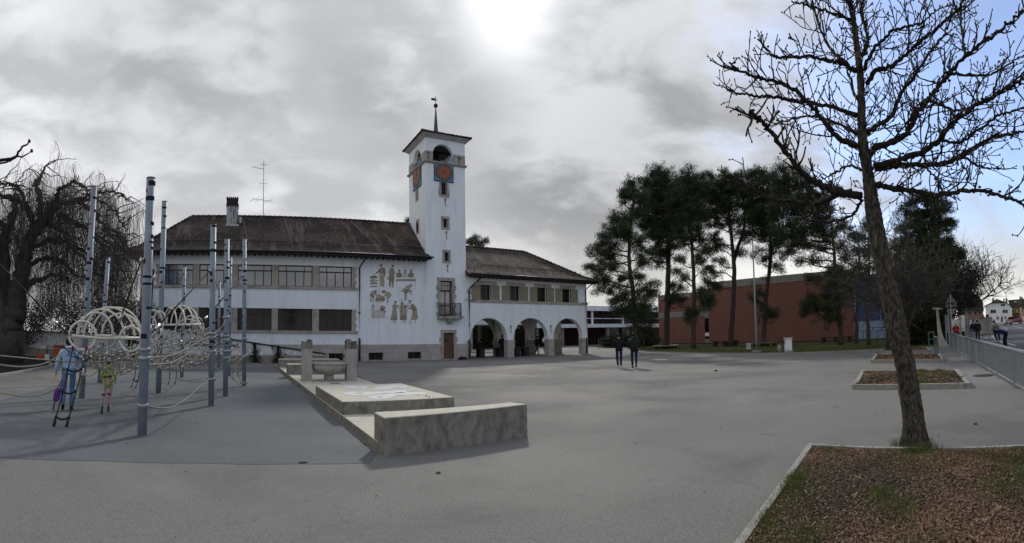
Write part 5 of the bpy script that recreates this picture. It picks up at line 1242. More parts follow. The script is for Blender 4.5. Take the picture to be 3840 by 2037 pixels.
# stays between collars and nets
rg = random.Random(21)
stays = MB()
for i, y0_, x1_, y1_, dd_ in ((0, 905, 270, 905, 9.2), (0, 883, 320, 895, 9.8), (0, 905, 420, 860, 13), (0, 910, 410, 900, 12), (3, 955, 440, 950, 10.8), (3, 887, 430, 905, 11.5), (3, 852, 420, 885, 12.2), (3, 841, 455, 855, 13), (4, 902, 480, 915, 12.5), (4, 885, 470, 900, 13), (4, 857, 520, 880, 12.4), (4, 800, 540, 835, 12),
                             (5, 853, 560, 880, 14.2), (5, 858, 555, 905, 14), (5, 896, 555, 920, 14), (5, 899, 530, 900, 15), (5, 963, 585, 945, 14.4), (2, 899, 450, 915, 12.6), (2, 846, 470, 862, 13.5), (2, 899, 330, 915, 10.5), (1, 880, 300, 880, 10.5), (1, 944, 250, 925, 11), (6, 880, 330, 890, 11.5), (7, 890, 420, 905, 13), (9, 905, 520, 915, 14), (9, 850, 500, 875, 14.4), (7, 862, 520, 880, 14)):
    a = pp(i, y0_); b = W2(x1_, y1_, dd_); L = (a - b).length
    sagrope(a, b, .06 * L, .009, 10, mb=stays)
stays.build('stay_ropes', 'rope', cf)
# step ladders of black rope with ground anchors
def ladder(tops, feet, rungs, r=.013, m_='rope_dark', knob=False):
    m = MB(); a0, a1 = tops; b0, b1 = feet
    m.tube([a0, (a0 * .5 + b0 * .5) + Vector((.02, 0, 0)), b0], r, 6); m.tube([a1, (a1 * .5 + b1 * .5) + Vector((.02, 0, 0)), b1], r, 6)
    for b, a in ((b0, a0), (b1, a1)):
        d = (a - b).normalized(); m.tube([b, b + d * .10], r * 2.4, 8, 1); m.tube([b + d * .10, b + d * .16], r * 1.8, 8, 1)
    for t in rungs:
        p = a0 + (b0 - a0) * t; q = a1 + (b1 - a1) * t
        if knob:
            for c in (p, q): m.ball(tuple(c), .045, 1, 10, (1.2, 1.2, .45))
        else:
            m.tube([p + (q - p) * k / 6 - Vector((0, 0, .045 * 4 * (k / 6) * (1 - k / 6))) for k in range(7)], r * 1.5, 7, 1); m.ball(tuple(p), r * 2.3, 1, 8); m.ball(tuple(q), r * 2.3, 1, 8)
    m.build('rope_ladder', [m_, 'black_rubber'], cf)
g0, g1 = gp(201, 1600), gp(249, 1602)
ladder((dp(273, 1305, 9.2), dp(324, 1305, 9.2)), (g0, g1), (.28, .56, .88))
m = MB(); 
for x_ in (273, 324): p = dp(x_, 1305, 9.2); m.ball(tuple(p), .035)
m.build('red_shackles', 'red_cloth', cf)
ladder((dp(402, 1330, 10.4), dp(414, 1330, 10.4)), (gp(381, 1552), gp(406, 1546)), (.38, .68), .010, 'rope', True)
ladder((dp(510, 1385, 11), dp(524, 1390, 11)), (gp(493, 1451), gp(509, 1454)), (.5,), .011)
ladder((dp(636, 1395, 12), dp(662, 1390, 12)), (gp(632, 1441), gp(656, 1439)), (), .011)
# ------------------------------------------------------------------ people
def skinmesh(name, J, E, m, parent, root=0, sub=2):
    """J: joints (x,y,z,rx,ry) ; one smooth continuous surface grown round the bones"""
    me = bpy.data.meshes.new(name); me.from_pydata([j[:3] for j in J], E, []); 
    o = bpy.data.objects.new(name, me); COL.objects.link(o); o.parent = parent
    o.modifiers.new('skin', 'SKIN'); 
    sl = me.skin_vertices[0] if me.skin_vertices else None
    if sl is None:
        bmx = __import__('bmesh').new(); bmx.from_mesh(me); bmx.verts.layers.skin.verify(); bmx.to_mesh(me); bmx.free(); sl = me.skin_vertices[0]
    for i, j in enumerate(J):
        sl.data[i].radius = (j[3], j[4] if len(j) > 4 else j[3]); sl.data[i].use_root = (i == root)
    o.modifiers['skin'].use_smooth_shade = True
    s = o.modifiers.new('sub', 'SUBSURF'); s.levels = sub; s.render_levels = sub
    me.materials.append(MATS[m]); return o
def person(label, loc, face, H, top, bottom, shoe, hair, legs=None, arms=None, lean=(0, 0, 0), head=(0, 0), coat_len=.0, group=None, hair_len=0., cap=None, hood=None, bulk=1., fingers=True, bendz=0.):
    """face: heading (0 looks along +Y).  legs/arms: per side joint offsets"""
    t = thing('person', label, 'person', loc, group, -face); k = H / 1.75
    L = dict(l=((-.095, 0, .93), (-.10, .02, .50), (-.10, -.02, .085), (-.11, .13, .035)), r=((.095, 0, .93), (.10, .02, .50), (.10, -.02, .085), (.11, .13, .035)))
    if legs: L.update(legs)
    pel = Vector((0, 0, .96)); ws = Vector((lean[0] * .3, lean[1] * .3, 1.10 + lean[2] * .3)); cs = Vector((lean[0] * .75, lean[1] * .75, 1.33 + lean[2] * .75)); nk = Vector((lean[0], lean[1], 1.475 + lean[2]))
    hd = nk + Vector((head[0], .02 + head[1], .13 - bendz)); A = dict(l=((-.185, 0, 1.42), (-.25, -.03, 1.14), (-.24, .07, .90)), r=((.185, 0, 1.42), (.25, -.03, 1.14), (.24, .07, .90)))
    if arms: A.update(arms)
    sh = {s: Vector(A[s][0]) + Vector((lean[0], lean[1], lean[2])) for s in A}
    J, E = [], []
    def ad(p, r, q=None, to=None):
        J.append((p[0] * k, p[1] * k, p[2] * k, r * k, (q or r) * k))
        if to is not None: E.append((to, len(J) - 1))
        return len(J) - 1
    # body
    p0 = ad(pel, .10, .08); p1 = ad(ws, .085, .065, p0); p2 = ad(cs, .09, .065, p1); p3 = ad(nk, .052, .052, p2); up = (hd - nk).normalized()
    p4 = ad(hd - up * .045, .058, .065, p3); p5 = ad(hd + up * .02, .072, .085, p4); p6 = ad(hd + up * .085, .055, .065, p5)
    fwd = Vector((0, 1, 0)); ad(hd + fwd * .088 - up * .005, .012, .012, p5)
    for s in 'lr':
        a = ad(sh[s] - Vector((0, 0, .02)), .036, .036, p2); 
        if len(A[s]) > 1: b = ad(A[s][1], .036, .036, a); c = ad(A[s][2], .025, .025, b); d_ = (Vector(A[s][2]) - Vector(A[s][1])).normalized()
        w_ = Vector(A[s][2]); h1 = ad(w_ + d_ * .05, .034, .020, c)
        if fingers:
            sd_ = d_.cross(Vector((0, 1, 0)));  sd_ = Vector((0, 1, 0)) if sd_.length < .1 else d_.cross(sd_).normalized()
            for q, (o_, ln) in enumerate(((-.026, .068), (-.009, .078), (.009, .074), (.025, .058))):
                f1 = ad(w_ + d_ * .088 + sd_ * o_, .010, .010, h1); inn = Vector((-.012 if s == 'r' else .012, 0, 0)); ad(w_ + d_ * (.088 + ln) + sd_ * o_ * 1.1 + inn, .008, .008, f1)
            ad(w_ + d_ * .075 - sd_ * .050, .010, .010, h1)
        a = ad(L[s][0], .075, .075, p0); b = ad(L[s][1], .05, .05, a); c = ad(L[s][2], .035, .035, b); ad(L[s][3], .03, .025, c)
    skinmesh('body', J, E, 'skin', t, 0, 1)
    # top
    J, E = [], []; B = bulk
    z0 = ws * .55 + pel * .45; z0 = Vector((z0.x, z0.y, z0.z - coat_len * .3))
    q1 = ad(ws, .150 * B, .112 * B); q0 = ad((pel.x, pel.y, .95 - coat_len * .3), .178 * B, .135 * B, q1); ad((pel.x, pel.y, .84 - coat_len), .180 * B, .138 * B, q0)
    q2 = ad(cs, .160 * B, .118 * B, q1); qn = ad(cs * .4 + nk * .6, .125 * B, .098 * B, q2); q3 = ad(nk + Vector((0, 0, .005)), .068, .066, qn)
    for s in 'lr': a = ad(sh[s] * .98 - Vector((0, 0, .01)), .080 * B, .078 * B, q2); b = ad(A[s][1], .056 * B, .056 * B, a); c = ad(Vector(A[s][2]) - (Vector(A[s][2]) - Vector(A[s][1])) * .04, .042 * B, .042 * B, b)
    skinmesh('jacket', J, E, top, t, 0, 1)
    if hood:
        m = MB(); c = nk + Vector((0, -.045, .0)); m.ball((c.x * k, c.y * k, c.z * k), .12 * k, sc=(1.0, .75, .62), n=14); m.build('hood', hood, t, True)
    J, E = [], []; q0 = ad((0, 0, .97), .13, .10)
    for s in 'lr': a = ad(L[s][0], .084, .092, q0); b = ad(L[s][1], .066, .07, a); c = ad(Vector(L[s][2]) + Vector((0, 0, .02)), .050, .055, b)
    skinmesh('trousers', J, E, bottom, t, 0, 1)
    for s in 'lr':
        a = Vector(L[s][2]) - Vector((0, .04, .035)); b = Vector(L[s][3]); J, E = [], []; i0 = ad(a, .045, .045); i1 = ad((a + b) / 2, .048, .045, i0); ad(b, .042, .03, i1); ad(a + Vector((0, .02, .07)), .045, .045, i0)
        skinmesh('shoe', J, E, shoe, t, 0, 1)
    m = MB(); c = hd + up * .035 + Vector((0, -.018, 0)); m.ball((c.x * k, c.y * k, c.z * k), .104 * k, sc=(.90, 1.0, 1.02), n=16)
    if hair_len:
        for i in range(5): a = (i - 2) * .035; m.tube([((c.x + a) * k, (c.y - .07) * k, c.z * k), ((c.x + a * .8) * k, (c.y - .07) * k, (c.z - hair_len) * k)], [.03 * k, .012 * k], 6)
    m.build('hair', cap or hair, t, True)
    m = MB()
    for s in (-1, 1): m.ball(((hd.x + s * .078) * k, (hd.y - .005) * k, hd.z * k), .018 * k, sc=(.5, .8, 1.2), n=8)
    m.build('ears', 'skin', t, True)
    for s in (-1, 1): m = MB(); m.ball(((hd.x + s * .03) * k, (hd.y + .078) * k, (hd.z + .015) * k), .010 * k, n=6); m.build('eye', 'sign_black', t, True)
    return t
def fdir(x, y): return math.atan2(x, y)
AWAY = lambda p: math.atan2(p[0], p[1])
# woman and child by the hoop cage
p = gp(255, 1538); wf = AWAY(p) - .05
person('woman with dark hair in pale blue quilted jacket and jeans, carrying a purple bag', p, wf, 1.60, 'jacket_blue', 'denim', 'shoe_dark', 'hair_dark',
       legs=dict(l=((-.095, 0, .93), (-.12, -.02, .50), (-.13, -.16, .13), (-.14, -.10, .03)), r=((.095, 0, .93), (.09, .06, .50), (.08, .04, .085), (.09, .19, .035))),
       arms=dict(l=((-.19, 0, 1.42), (-.29, -.03, 1.14), (-.31, .02, .90)), r=((.19, 0, 1.42), (.27, -.03, 1.14), (.27, .05, .90))), hood='jacket_blue', bulk=1.08, head=(-.01, 0), coat_len=.0)
bp = dp(218, 1480, 10.62); bg_ = thing('school_bag', 'purple backpack with dangling strap held in the left hand of the woman', 'bag', tuple(bp))
J = [(0, 0, .15, .08, .06), (-.02, 0, 0, .115, .075), (-.05, 0, -.15, .10, .07)]; skinmesh('pouch', J, [(0, 1), (1, 2)], 'purple', bg_, 1, 2)
m = MB(); m.tube([(.05, 0, .14), (.09, 0, .27), (.08, 0, .33), (.05, 0, .27), (.0, 0, .16)], .012, 6); m.tube([(-.07, .0, -.12), (-.11, .02, -.42)], .014, 6); m.tube([(-.08, .0, -.12), (-.15, .02, -.41)], .008, 6); m.build('strap', 'purple', bg_, True)
m = MB()
for i in range(7): m.ball((-.10 + .03 * i, -.075 - .01 * (i % 2), .1 - .045 * i), .014, n=6)
m.build('print', 'pink', bg_, True)
p = gp(404, 1527); person('small child in lime green jacket and pink leggings under the net', p, AWAY(p) + .1, 1.12, 'jacket_green', 'pink', 'white_cloth', 'hair_dark', coat_len=.16, hood='jacket_green', bulk=1.12, hair_len=.12)
p = dp(308, 1390, 10.6); m = MB(); m.box((p.x - .045, p.y - .012, p.z - .05), (p.x + .045, p.y + .012, p.z + .05)); m.tube([(p.x, p.y, p.z + .05), (p.x + .01, p.y, p.z + .42)], .006, 5); one('fabric_tag', m, 'white_cloth', 'small white tag on a string beside the right hand of the woman', 'tag', tuple(p))
# the two walkers
st1 = dict(l=((-.095, 0, .93), (-.10, -.02, .50), (-.07, -.10, .11), (-.07, .02, .035)), r=((.095, 0, .93), (.09, .10, .51), (.08, .08, .085), (.09, .22, .035)))
p = gp(2323, 1380); person('walker in black jacket and white shoes, left of the pair crossing the yard', p, AWAY(p), 1.74, 'black_cloth', 'denim_dark', 'white_cloth', 'hair_dark', legs=st1,
       arms=dict(l=((-.19, 0, 1.42), (-.30, -.06, 1.17), (-.20, .10, 1.06)), r=((.19, 0, 1.42), (.30, -.04, 1.18), (.26, .16, 1.10))), bulk=1.15, coat_len=.0)
p = gp(2379, 1380); person('walker in dark green hooded puffer jacket, right of the pair crossing the yard', p, AWAY(p), 1.75, 'green_black', 'denim_dark', 'shoe_dark', 'hair_dark',
       arms=dict(l=((-.20, 0, 1.42), (-.31, -.06, 1.17), (-.20, .06, .98)), r=((.20, 0, 1.42), (.31, -.06, 1.17), (.26, .06, .95))), hood='green_black', bulk=1.22,
       legs=dict(l=((-.095, 0, .93), (-.10, .06, .51), (-.09, .04, .085), (-.09, .18, .035)), r=((.095, 0, .93), (.10, -.02, .50), (.09, -.14, .14), (.09, -.05, .05))))
# under the arches
p = yp(1793, 1332, 35.2); p.z = 0; person('stooping dark figure in black leaning over the table under the left arch', p, 1.3, 1.7, 'black_cloth', 'black_cloth', 'shoe_dark', 'hair_dark', lean=(0, .32, -.22), fingers=False, arms=dict(l=((-.18, .0, 1.42), (-.22, .5, 1.05), (-.2, .7, .95)), r=((.18, 0, 1.42), (.22, .5, 1.05), (.2, .7, .95))))
p = yp(1853, 1331, 38.6); p.z = 0; person('person in grey top in the courtyard behind the left arch', p, 2.6, 1.6, 'fascia_concrete', 'black_cloth', 'shoe_dark', 'hair_dark', fingers=False)
p = yp(1884, 1331, 34.6); p.z = 0; person('tall person in a long black coat standing against the first arcade pier', p, 0.4, 1.8, 'black_cloth', 'black_cloth', 'shoe_dark', 'hair_dark', coat_len=.3, bulk=1.25, fingers=False)
p = yp(2014, 1327, 35.0); p.z = 0; person('dark figure striding to the right under the middle arch', p, 1.2, 1.7, 'black_cloth', 'black_cloth', 'shoe_dark', 'hair_dark', legs=dict(l=((-.09, 0, .93), (-.10, .26, .56), (-.10, .36, .1), (-.1, .48, .04)), r=((.09, 0, .93), (.10, -.2, .52), (.10, -.5, .14), (.1, -.42, .03))), lean=(0, .08, 0), fingers=False)
p = gp(2043, 1316); person('fair haired person in white shirt and black trousers beyond the middle arch', p, 1.0, 1.68, 'white_cloth', 'black_cloth', 'shoe_dark', 'hair_white', fingers=False)
# street people
p = gp(3588, 1291); person('white haired person in red coat reading beside the roadworks panels', p, -1.7 + 3.14 * .9, 1.62, 'red_cloth', 'black_cloth', 'white_cloth', 'hair_white', coat_len=.12, bulk=1.2, arms=dict(l=((-.19, 0, 1.42), (-.26, .05, 1.15), (-.10, .26, 1.2)), r=((.19, 0, 1.42), (.26, .05, 1.15), (.10, .26, 1.2))))
p = gp(3653, 1283); person('youth in navy and light blue anorak with pale trousers, left of two behind the railing', p, 1.2, 1.75, 'navy_cloth', 'cyan_cloth', 'white_cloth', 'hair_dark', bulk=1.25)
p2 = p.copy()
m = MB()
p = gp(3668, 1284); person('youth all in black, right of two behind the railing', p, 1.3, 1.74, 'black_cloth', 'black_cloth', 'shoe_dark', 'hair_dark', bulk=1.25)
p = gp(3770, 1311); person('person in navy and red top bending right down on the road', p, -.55, 1.72, 'navy_cloth', 'black_cloth', 'shoe_dark', 'hair_dark', lean=(0, .50, -.34), head=(0, .10), bendz=.17, bulk=1.2,
       arms=dict(l=((-.18, .0, 1.42), (-.20, .50, .78), (-.14, .42, .55)), r=((.18, 0, 1.42), (.20, .50, .78), (.14, .42, .55))), legs=dict(l=((-.095, -.1, .93), (-.10, .02, .50), (-.10, -.06, .085), (-.11, .08, .035)), r=((.095, -.1, .93), (.10, .02, .50), (.10, -.06, .085), (.11, .08, .035))))
p = gp(3713, 1228.5); person('distant walker with a dark bag, left of the far pair on the pavement', p, AWAY(p), 1.75, 'black_cloth', 'black_cloth', 'shoe_dark', 'hair_dark', fingers=False, bulk=1.2)
p = gp(3728, 1228.5); person('distant walker in a charcoal coat, right of the far pair on the pavement', p, AWAY(p), 1.78, 'denim_dark', 'denim_dark', 'shoe_dark', 'hair_dark', fingers=False, bulk=1.25)
# coat heap by the door and trestle tables under the arches
p = gp(1733, 1341); t = thing('clothes_pile', 'red and navy coats dropped in a heap beside the corner pipe', 'clothes', (p.x, p.y, 0)); 
p.y = 32.6; p.x = 15.75; t.location = (15.75, 32.6, 0)
m = MB(); m.ball((0, 0, .08), .32, sc=(1.2, .7, .4), n=12); m.ball((-.2, -.1, .13), .16, sc=(1.2, .8, .6)); m.build('navy_coat', 'navy_cloth', t, True)
m = MB(); m.ball((-.12, -.05, .17), .15, sc=(1.2, .8, .6)); m.ball((.22, -.1, .09), .13, sc=(1, .8, .8)); m.build('red_coat', 'red_cloth', t, True)
def table(label, x, y, w_):
    t = thing('table', label, 'table', (x, y, 0)); m = MB(); m.box((-w_ / 2, -.4, .70), (w_ / 2, .4, .75)); m.build('table_top', 'iron', t, True)
    for s in (-1, 1):
        m = MB(); xx = s * (w_ / 2 - .3); m.box((xx - .22, -.35, 0), (xx + .22, -.30, .7)); m.box((xx - .22, .3, 0), (xx + .22, .35, .7)); m.bar((xx - .2, -.25, .05), (xx + .2, .25, .68), .04); m.build('leg', 'iron', t, True)
    return t
table('dark table with crossed legs under the left arch', yp(1838, 1320, 34.9).x, 34.9, 2.4); table('narrow dark table under the middle arch', yp(1951, 1320, 34.4).x, 34.4, 1.5)

# ------------------------------------------------------------------ small things on the lawn edge
lb = gp(2838, 1323); ll = thing('street_lamp', 'tall grey lamp post with hooded square head in front of the pines', 'street lamp', lb)
ltop = dp(2822, 893, math.hypot(lb.x, lb.y)); m = MB(); m.tube([(lb.x, lb.y, 0), (lb.x, lb.y, 1.0), (ltop.x, ltop.y, ltop.z)], [.09, .075, .04], 12); m.build('pole', 'fence_metal', ll)
m = MB(); m.box((lb.x - .3, lb.y - .25, 0), (lb.x + .25, lb.y + .25, .16)); m.build('footing', 'kerb', ll)
q = dp(2795, 900, math.hypot(lb.x, lb.y)); m = MB(); m.bar((ltop.x, ltop.y, ltop.z), (q.x, q.y, q.z), .42, .14); m.build('lamp_head', 'fence_metal', ll)
m = MB(); qq = Vector(q) * .5 + Vector(ltop) * .5; m.bar(Vector(q) + Vector((0, 0, -.09)), qq + Vector((0, 0, -.08)), .3, .06); m.build('lens', 'sign_white', ll)
cb = gp(2957, 1323); cab = thing('utility_cabinet', 'pale grey electrical cabinet on a plinth at the lawn edge', 'cabinet', cb); d_ = math.hypot(cb.x, cb.y)
def facing(m_, c, w, dpt, z0, z1, mi=0, off=0., fw=0.):
    """box facing the camera side: c centre, w along the view-crossing direction"""
    n = Vector((c.x, c.y, 0)).normalized(); u = Vector((n.y, -n.x, 0)); a = c + u * off + n * fw
    m_.bar((a.x, a.y, (z0 + z1) / 2), (a.x + n.x * dpt, a.y + n.y * dpt, (z0 + z1) / 2), w, z1 - z0, mi)
hC = dp(2957, 1268, d_).z; wC = 29 * d_ / RAD
m = MB(); facing(m, cb, wC, .42, .10, hC - .05); m.build('cabinet_body', 'cabinet', cab)
m = MB(); facing(m, cb, wC + .08, .5, 0, .12, fw=-.04); m.build('plinth', 'kerb', cab)
m = MB(); facing(m, cb, wC + .08, .52, hC - .05, hC + .02, fw=-.05); m.build('cabinet_roof', 'cabinet', cab)
m = MB(); facing(m, cb, wC * .42, .02, .2, hC - .12, off=-wC * .23, fw=-.015); facing(m, cb, wC * .42, .02, .2, hC - .12, off=wC * .23, fw=-.015); m.build('cabinet_door', 'white_metal', cab)
m = MB(); facing(m, cb, .03, .02, .55, .95, off=-wC * .40, fw=-.03); m.build('cabinet_handle', 'iron', cab)
bp_ = gp(2923, 1325); m = MB(); r_ = .14; hb = dp(2923, 1294, math.hypot(bp_.x, bp_.y)).z; m.lathe([(r_, 0), (r_, hb - .12), (r_ * .8, hb - .04), (r_ * .35, hb)], (bp_.x, bp_.y, 0), 14); one('stone_bollard', m, 'kerb', 'short round topped stone bollard left of the electrical cabinet', 'bollard', bp_)
lp = gp(2808, 1318); lt = thing('litter_bin', 'small grey mesh litter bin between the pines and the lamp post', 'bin', lp); m = MB(); hb = dp(2808, 1287, math.hypot(lp.x, lp.y)).z
facing(m, lp, .36, .30, .22, hb); m.build('bin_body', 'galvanised', lt); m = MB(); m.tube([(lp.x, lp.y + .1, 0), (lp.x, lp.y + .1, .3)], .03, 6); m.build('post', 'iron', lt); m = MB(); facing(m, lp, .3, .22, .17, .215); m.build('bin_base', 'sign_white', lt)
# round timber seats and log benches
for k, (px_, py_, r_, lab) in enumerate(((2497, 1297, 1.35, 'round low bench ringing the second pine trunk from the left'), (2855, 1290, 1.6, 'wide low bench ring round the pine just right of the lamp post'))):
    c = gp(px_, py_); 
    if k == 0: c = dp(2497, 1297, 50); c.z = 0
    else: c = dp(2855, 1290, 47); c.z = 0
    t = thing('tree_bench', lab, 'bench', c); m = MB(); n = 28
    P = [(c.x + r_ * math.cos(2 * PI * i / n), c.y + r_ * math.sin(2 * PI * i / n)) for i in range(n)]; Q_ = [(c.x + r_ * .55 * math.cos(2 * PI * i / n), c.y + r_ * .55 * math.sin(2 * PI * i / n)) for i in range(n)]
    V = [(x, y, .40) for x, y in P] + [(x, y, .40) for x, y in Q_] + [(x, y, .33) for x, y in P] + [(x, y, .33) for x, y in Q_]
    m.add(V, [(i, (i + 1) % n, (i + 1) % n + n, i + n) for i in range(n)] + [(i + 2 * n, (i + 1) % n + 2 * n, (i + 1) % n, i) for i in range(n)] + [(i + n, (i + 1) % n + n, (i + 1) % n + 3 * n, i + 3 * n) for i in range(n)] + [(i + 3 * n, (i + 1) % n + 3 * n, (i + 1) % n + 2 * n, i + 2 * n) for i in range(n)]); m.build('seat', 'fascia_concrete' if k == 0 else 'dark_wood', t)
    for i in range(6):
        a = i * PI / 3; m = MB(); x, y = c.x + r_ * .78 * math.cos(a), c.y + r_ * .78 * math.sin(a); m.box((x - .1, y - .1, 0), (x + .1, y + .1, .33)); m.build('leg', 'dark_wood', t)
for (xa_, xb_, dd_, lab) in ((2675, 2775, 52, 'dark timber plank bench beside the forked pine'), (3080, 3205, 50, 'long dark timber bench by the right hand pines near the blue wall')):
    a = dp(xa_, 1285, dd_); b = dp(xb_, 1280, dd_); a.z = b.z = .62; t = thing('timber_bench', lab, 'bench', ((a.x + b.x) / 2, (a.y + b.y) / 2, 0)); m = MB(); m.bar(a, b, .5, .10); m.build('seat', 'dark_wood', t)
    for f in (.08, .45, .62, .85): p = a + (b - a) * f; m = MB(); m.box((p.x - .18, p.y - .18, 0), (p.x + .18, p.y + .18, .57)); m.build('leg', 'dark_wood', t)
# railing at the yard's back and clipped hedges
a = gp(2247, 1291); 
def railing(name, label, P, h, post, m_='rail_green', mid=True, ev=1.6):
    t = thing(name, label, 'railing', ((P[0] + P[-1]) / 2).to_tuple()); t.location.z = 0
    for p, q in zip(P[:-1], P[1:]):
        m = MB(); m.tube([(p.x, p.y, h), (q.x, q.y, h)], .03, 6)
        if mid: m.tube([(p.x, p.y, h * .55), (q.x, q.y, h * .55)], .02, 6); m.tube([(p.x, p.y, h * .1), (q.x, q.y, h * .1)], .02, 6)
        m.build('rail', m_, t); n = max(1, int((q - p).length / ev))
        for i in range(n + 1): s_ = p + (q - p) * i / n; m = MB(); m.tube([(s_.x, s_.y, 0), (s_.x, s_.y, h)], .03, 6); m.build('post', m_, t)
    return t
ra_ = dp(2245, 1290, 58); rb_ = dp(2470, 1290, 66); ra_.z = rb_.z = 0
railing('railing', 'thin grey green railing in front of the hedges by the annex', [ra_, rb_], 1.15, .03, ev=2.6)
# ------------------------------------------------------------------ vegetation tools
def cards(m, C, size, aspect, rng, mi=0, up=0.):
    """leaf / needle tufts: one slim quad each, at centres C"""
    n = len(C); a = rng.normal(size=(n, 3)); a[:, 2] += up; a /= np.linalg.norm(a, axis=1)[:, None]
    b = rng.normal(size=(n, 3)); b -= (b * a).sum(1)[:, None] * a; b /= np.linalg.norm(b, axis=1)[:, None]
    s = (size * rng.uniform(.55, 1.35, n))[:, None]
    V = np.stack([C - a * s * .1 - b * s * aspect * .5, C + a * s * .5 - b * s * aspect, C + a * s, C + a * s * .5 + b * s * aspect], 1).reshape(-1, 3)
    m.arr(V, np.arange(4 * n).reshape(n, 4), mi)
def tufts(m, centres, radii, per, size, rng, mi=0, squash=.75, aspect=.09, sub=9):
    """pine foliage: many small tufts of needles set on the shell of small pads"""
    for c, r in zip(centres, radii):
        k = max(6, int(per * r * r)); th = rng.uniform(0, 2 * PI, k); cz = rng.uniform(-.55, 1, k); rr = r * rng.uniform(.35, 1.05, k)
        sx = np.sqrt(1 - np.clip(cz, -1, 1) ** 2)
        P = np.stack([c[0] + rr * sx * np.cos(th), c[1] + rr * sx * np.sin(th), c[2] + rr * cz * squash], 1)
        P = np.repeat(P, sub, 0) + rng.normal(size=(k * sub, 3)) * .13
        cards(m, P, size, aspect, rng, mi, .35)
def wig(p, d, L, n, r0, r1, rng, curl=.12, grav=0., out=None):
    """wandering branch as point list; grav > 0 turns it upward"""
    P = [Vector(p)]; d = Vector(d).normalized()
    for i in range(n):
        d = (d + Vector((rng.normal() * curl, rng.normal() * curl, rng.normal() * curl + grav))).normalized(); P.append(P[-1] + d * (L / n))
    return P, np.linspace(r0, r1, n + 1), d
def proj_d(p): return math.hypot(p[0], p[1])

# ------------------------------------------------------------------ pines
def pine(label, base_px, d, trunk_px, pads, r0=.28, fork=None, seed=1, dark=True, top_thin=True, group='tall dark pines in front of the sports hall', name='pine_tree', per=26, size=.20, extra=None):
    """trunk_px: trunk as seen; pads: foliage pads (px, py, radius px)"""
    rng = np.random.default_rng(seed); b = dp(base_px[0], base_px[1], d); b.z = 0
    t = thing(name, label, 'tree', b, group)
    def path(pp_):
        P = [b.copy()] if pp_ is trunk_px else []
        return P + [dp(x, y, d) for x, y in pp_]
    Pt = path(trunk_px); m = MB(); 
    def smooth(P):
        out = []; Q = [P[0] * 2 - P[1]] + P + [P[-1] * 2 - P[-2]]
        for i in range(1, len(Q) - 2):
            a, bb, c, e_ = Q[i - 1:i + 3]
            for k in range(5):
                s = k / 5; out.append(.5 * ((2 * bb) + (-a + c) * s + (2 * a - 5 * bb + 4 * c - e_) * s * s + (-a + 3 * bb - 3 * c + e_) * s ** 3) + Vector(rng.normal(size=3) * .02))
        out.append(P[-1]); return out
    S1 = smooth(Pt); m.tube(S1, np.linspace(r0, r0 * .28, len(S1)), 10); stems = [S1]
    if fork:
        F1 = smooth([dp(x, y, d + .4) for x, y in fork]); m.tube(F1, np.linspace(r0 * .7, r0 * .25, len(F1)), 9); stems.append(F1)
    m.build('trunk', 'bark_pine', t)
    cen, rad = [], []
    mb = MB()
    for (x, y, rp) in pads:
        R = rp * d / RAD; dz = rng.uniform(-1, 1) * min(2.6, R * 1.6); c0_ = dp(x, y, d + dz)
        # limb from the nearest lower stem point
        pts = [q for s_ in stems for q in s_ if q.z < c0_.z + .4 and q.z > 2.2] or [S1[len(S1) // 2]]
        q = min(pts, key=lambda q: (q - c0_).length + abs(q.z - c0_.z + 1.0) * .8)
        mid = (q + c0_) / 2 + Vector((rng.normal() * .3, rng.normal() * .3, -.1 + rng.normal() * .25)); L = smooth([q, mid, c0_]); mb.tube(L, np.linspace(.075, .02, len(L)), 5)
        for _ in range(int(3 + R * 4)):      # foliage carried along the limb as well
            f_ = rng.uniform(.45, 1.0); e0 = q.lerp(c0_, f_); cen.append(e0 + Vector(rng.normal(size=3)) * (.25 + .35 * R)); rad.append(rng.uniform(.16, .38))
        n = int(max(9, R * R * 52))
        for i in range(n):      # many small pads make the ragged edge
            a, e_ = rng.uniform(0, 2 * PI), rng.uniform(-1, 1); rr = R * rng.uniform(.05, 1.75) ** .8; s_ = math.sqrt(1 - e_ * e_)
            c = Vector((c0_.x + rr * s_ * math.cos(a), c0_.y + rr * s_ * math.sin(a), c0_.z + rr * e_ * .8)); cen.append(c); rad.append(rng.uniform(.16, .42))
            if i % 4 == 0: mm = (c0_ + c) / 2 + Vector((0, 0, -.08)); mb.tube([c0_, mm, c], [.022, .016, .008], 4)
    mb.build('limbs', 'bark_pine', t)
    f = MB(); h = len(cen); idx = np.arange(h) % 5 == 0
    tufts(f, [c for c, k in zip(cen, idx) if not k], [r for r, k in zip(rad, idx) if not k], per * 4.6, size * .85, rng, 0, aspect=.11); tufts(f, [c for c, k in zip(cen, idx) if k], [r for r, k in zip(rad, idx) if k], per * 4.6, size * .85, rng, 1, aspect=.11)
    f.build('crown', ['pine_needles', 'pine_light'], t); return t
_rf = random.Random(4)
def fill(x0, x1, y0, y1, step, r, keep=.5):
    return [(x + _rf.uniform(-14, 14), y + _rf.uniform(-14, 14), r * _rf.uniform(.7, 1.1)) for x in range(x0, x1, step) for y in range(y0, y1, step) if _rf.random() < keep]
Zp = lambda L: [(2150 + x * .6223, 550 + y * .6223, r * .6223) for x, y, r in L]
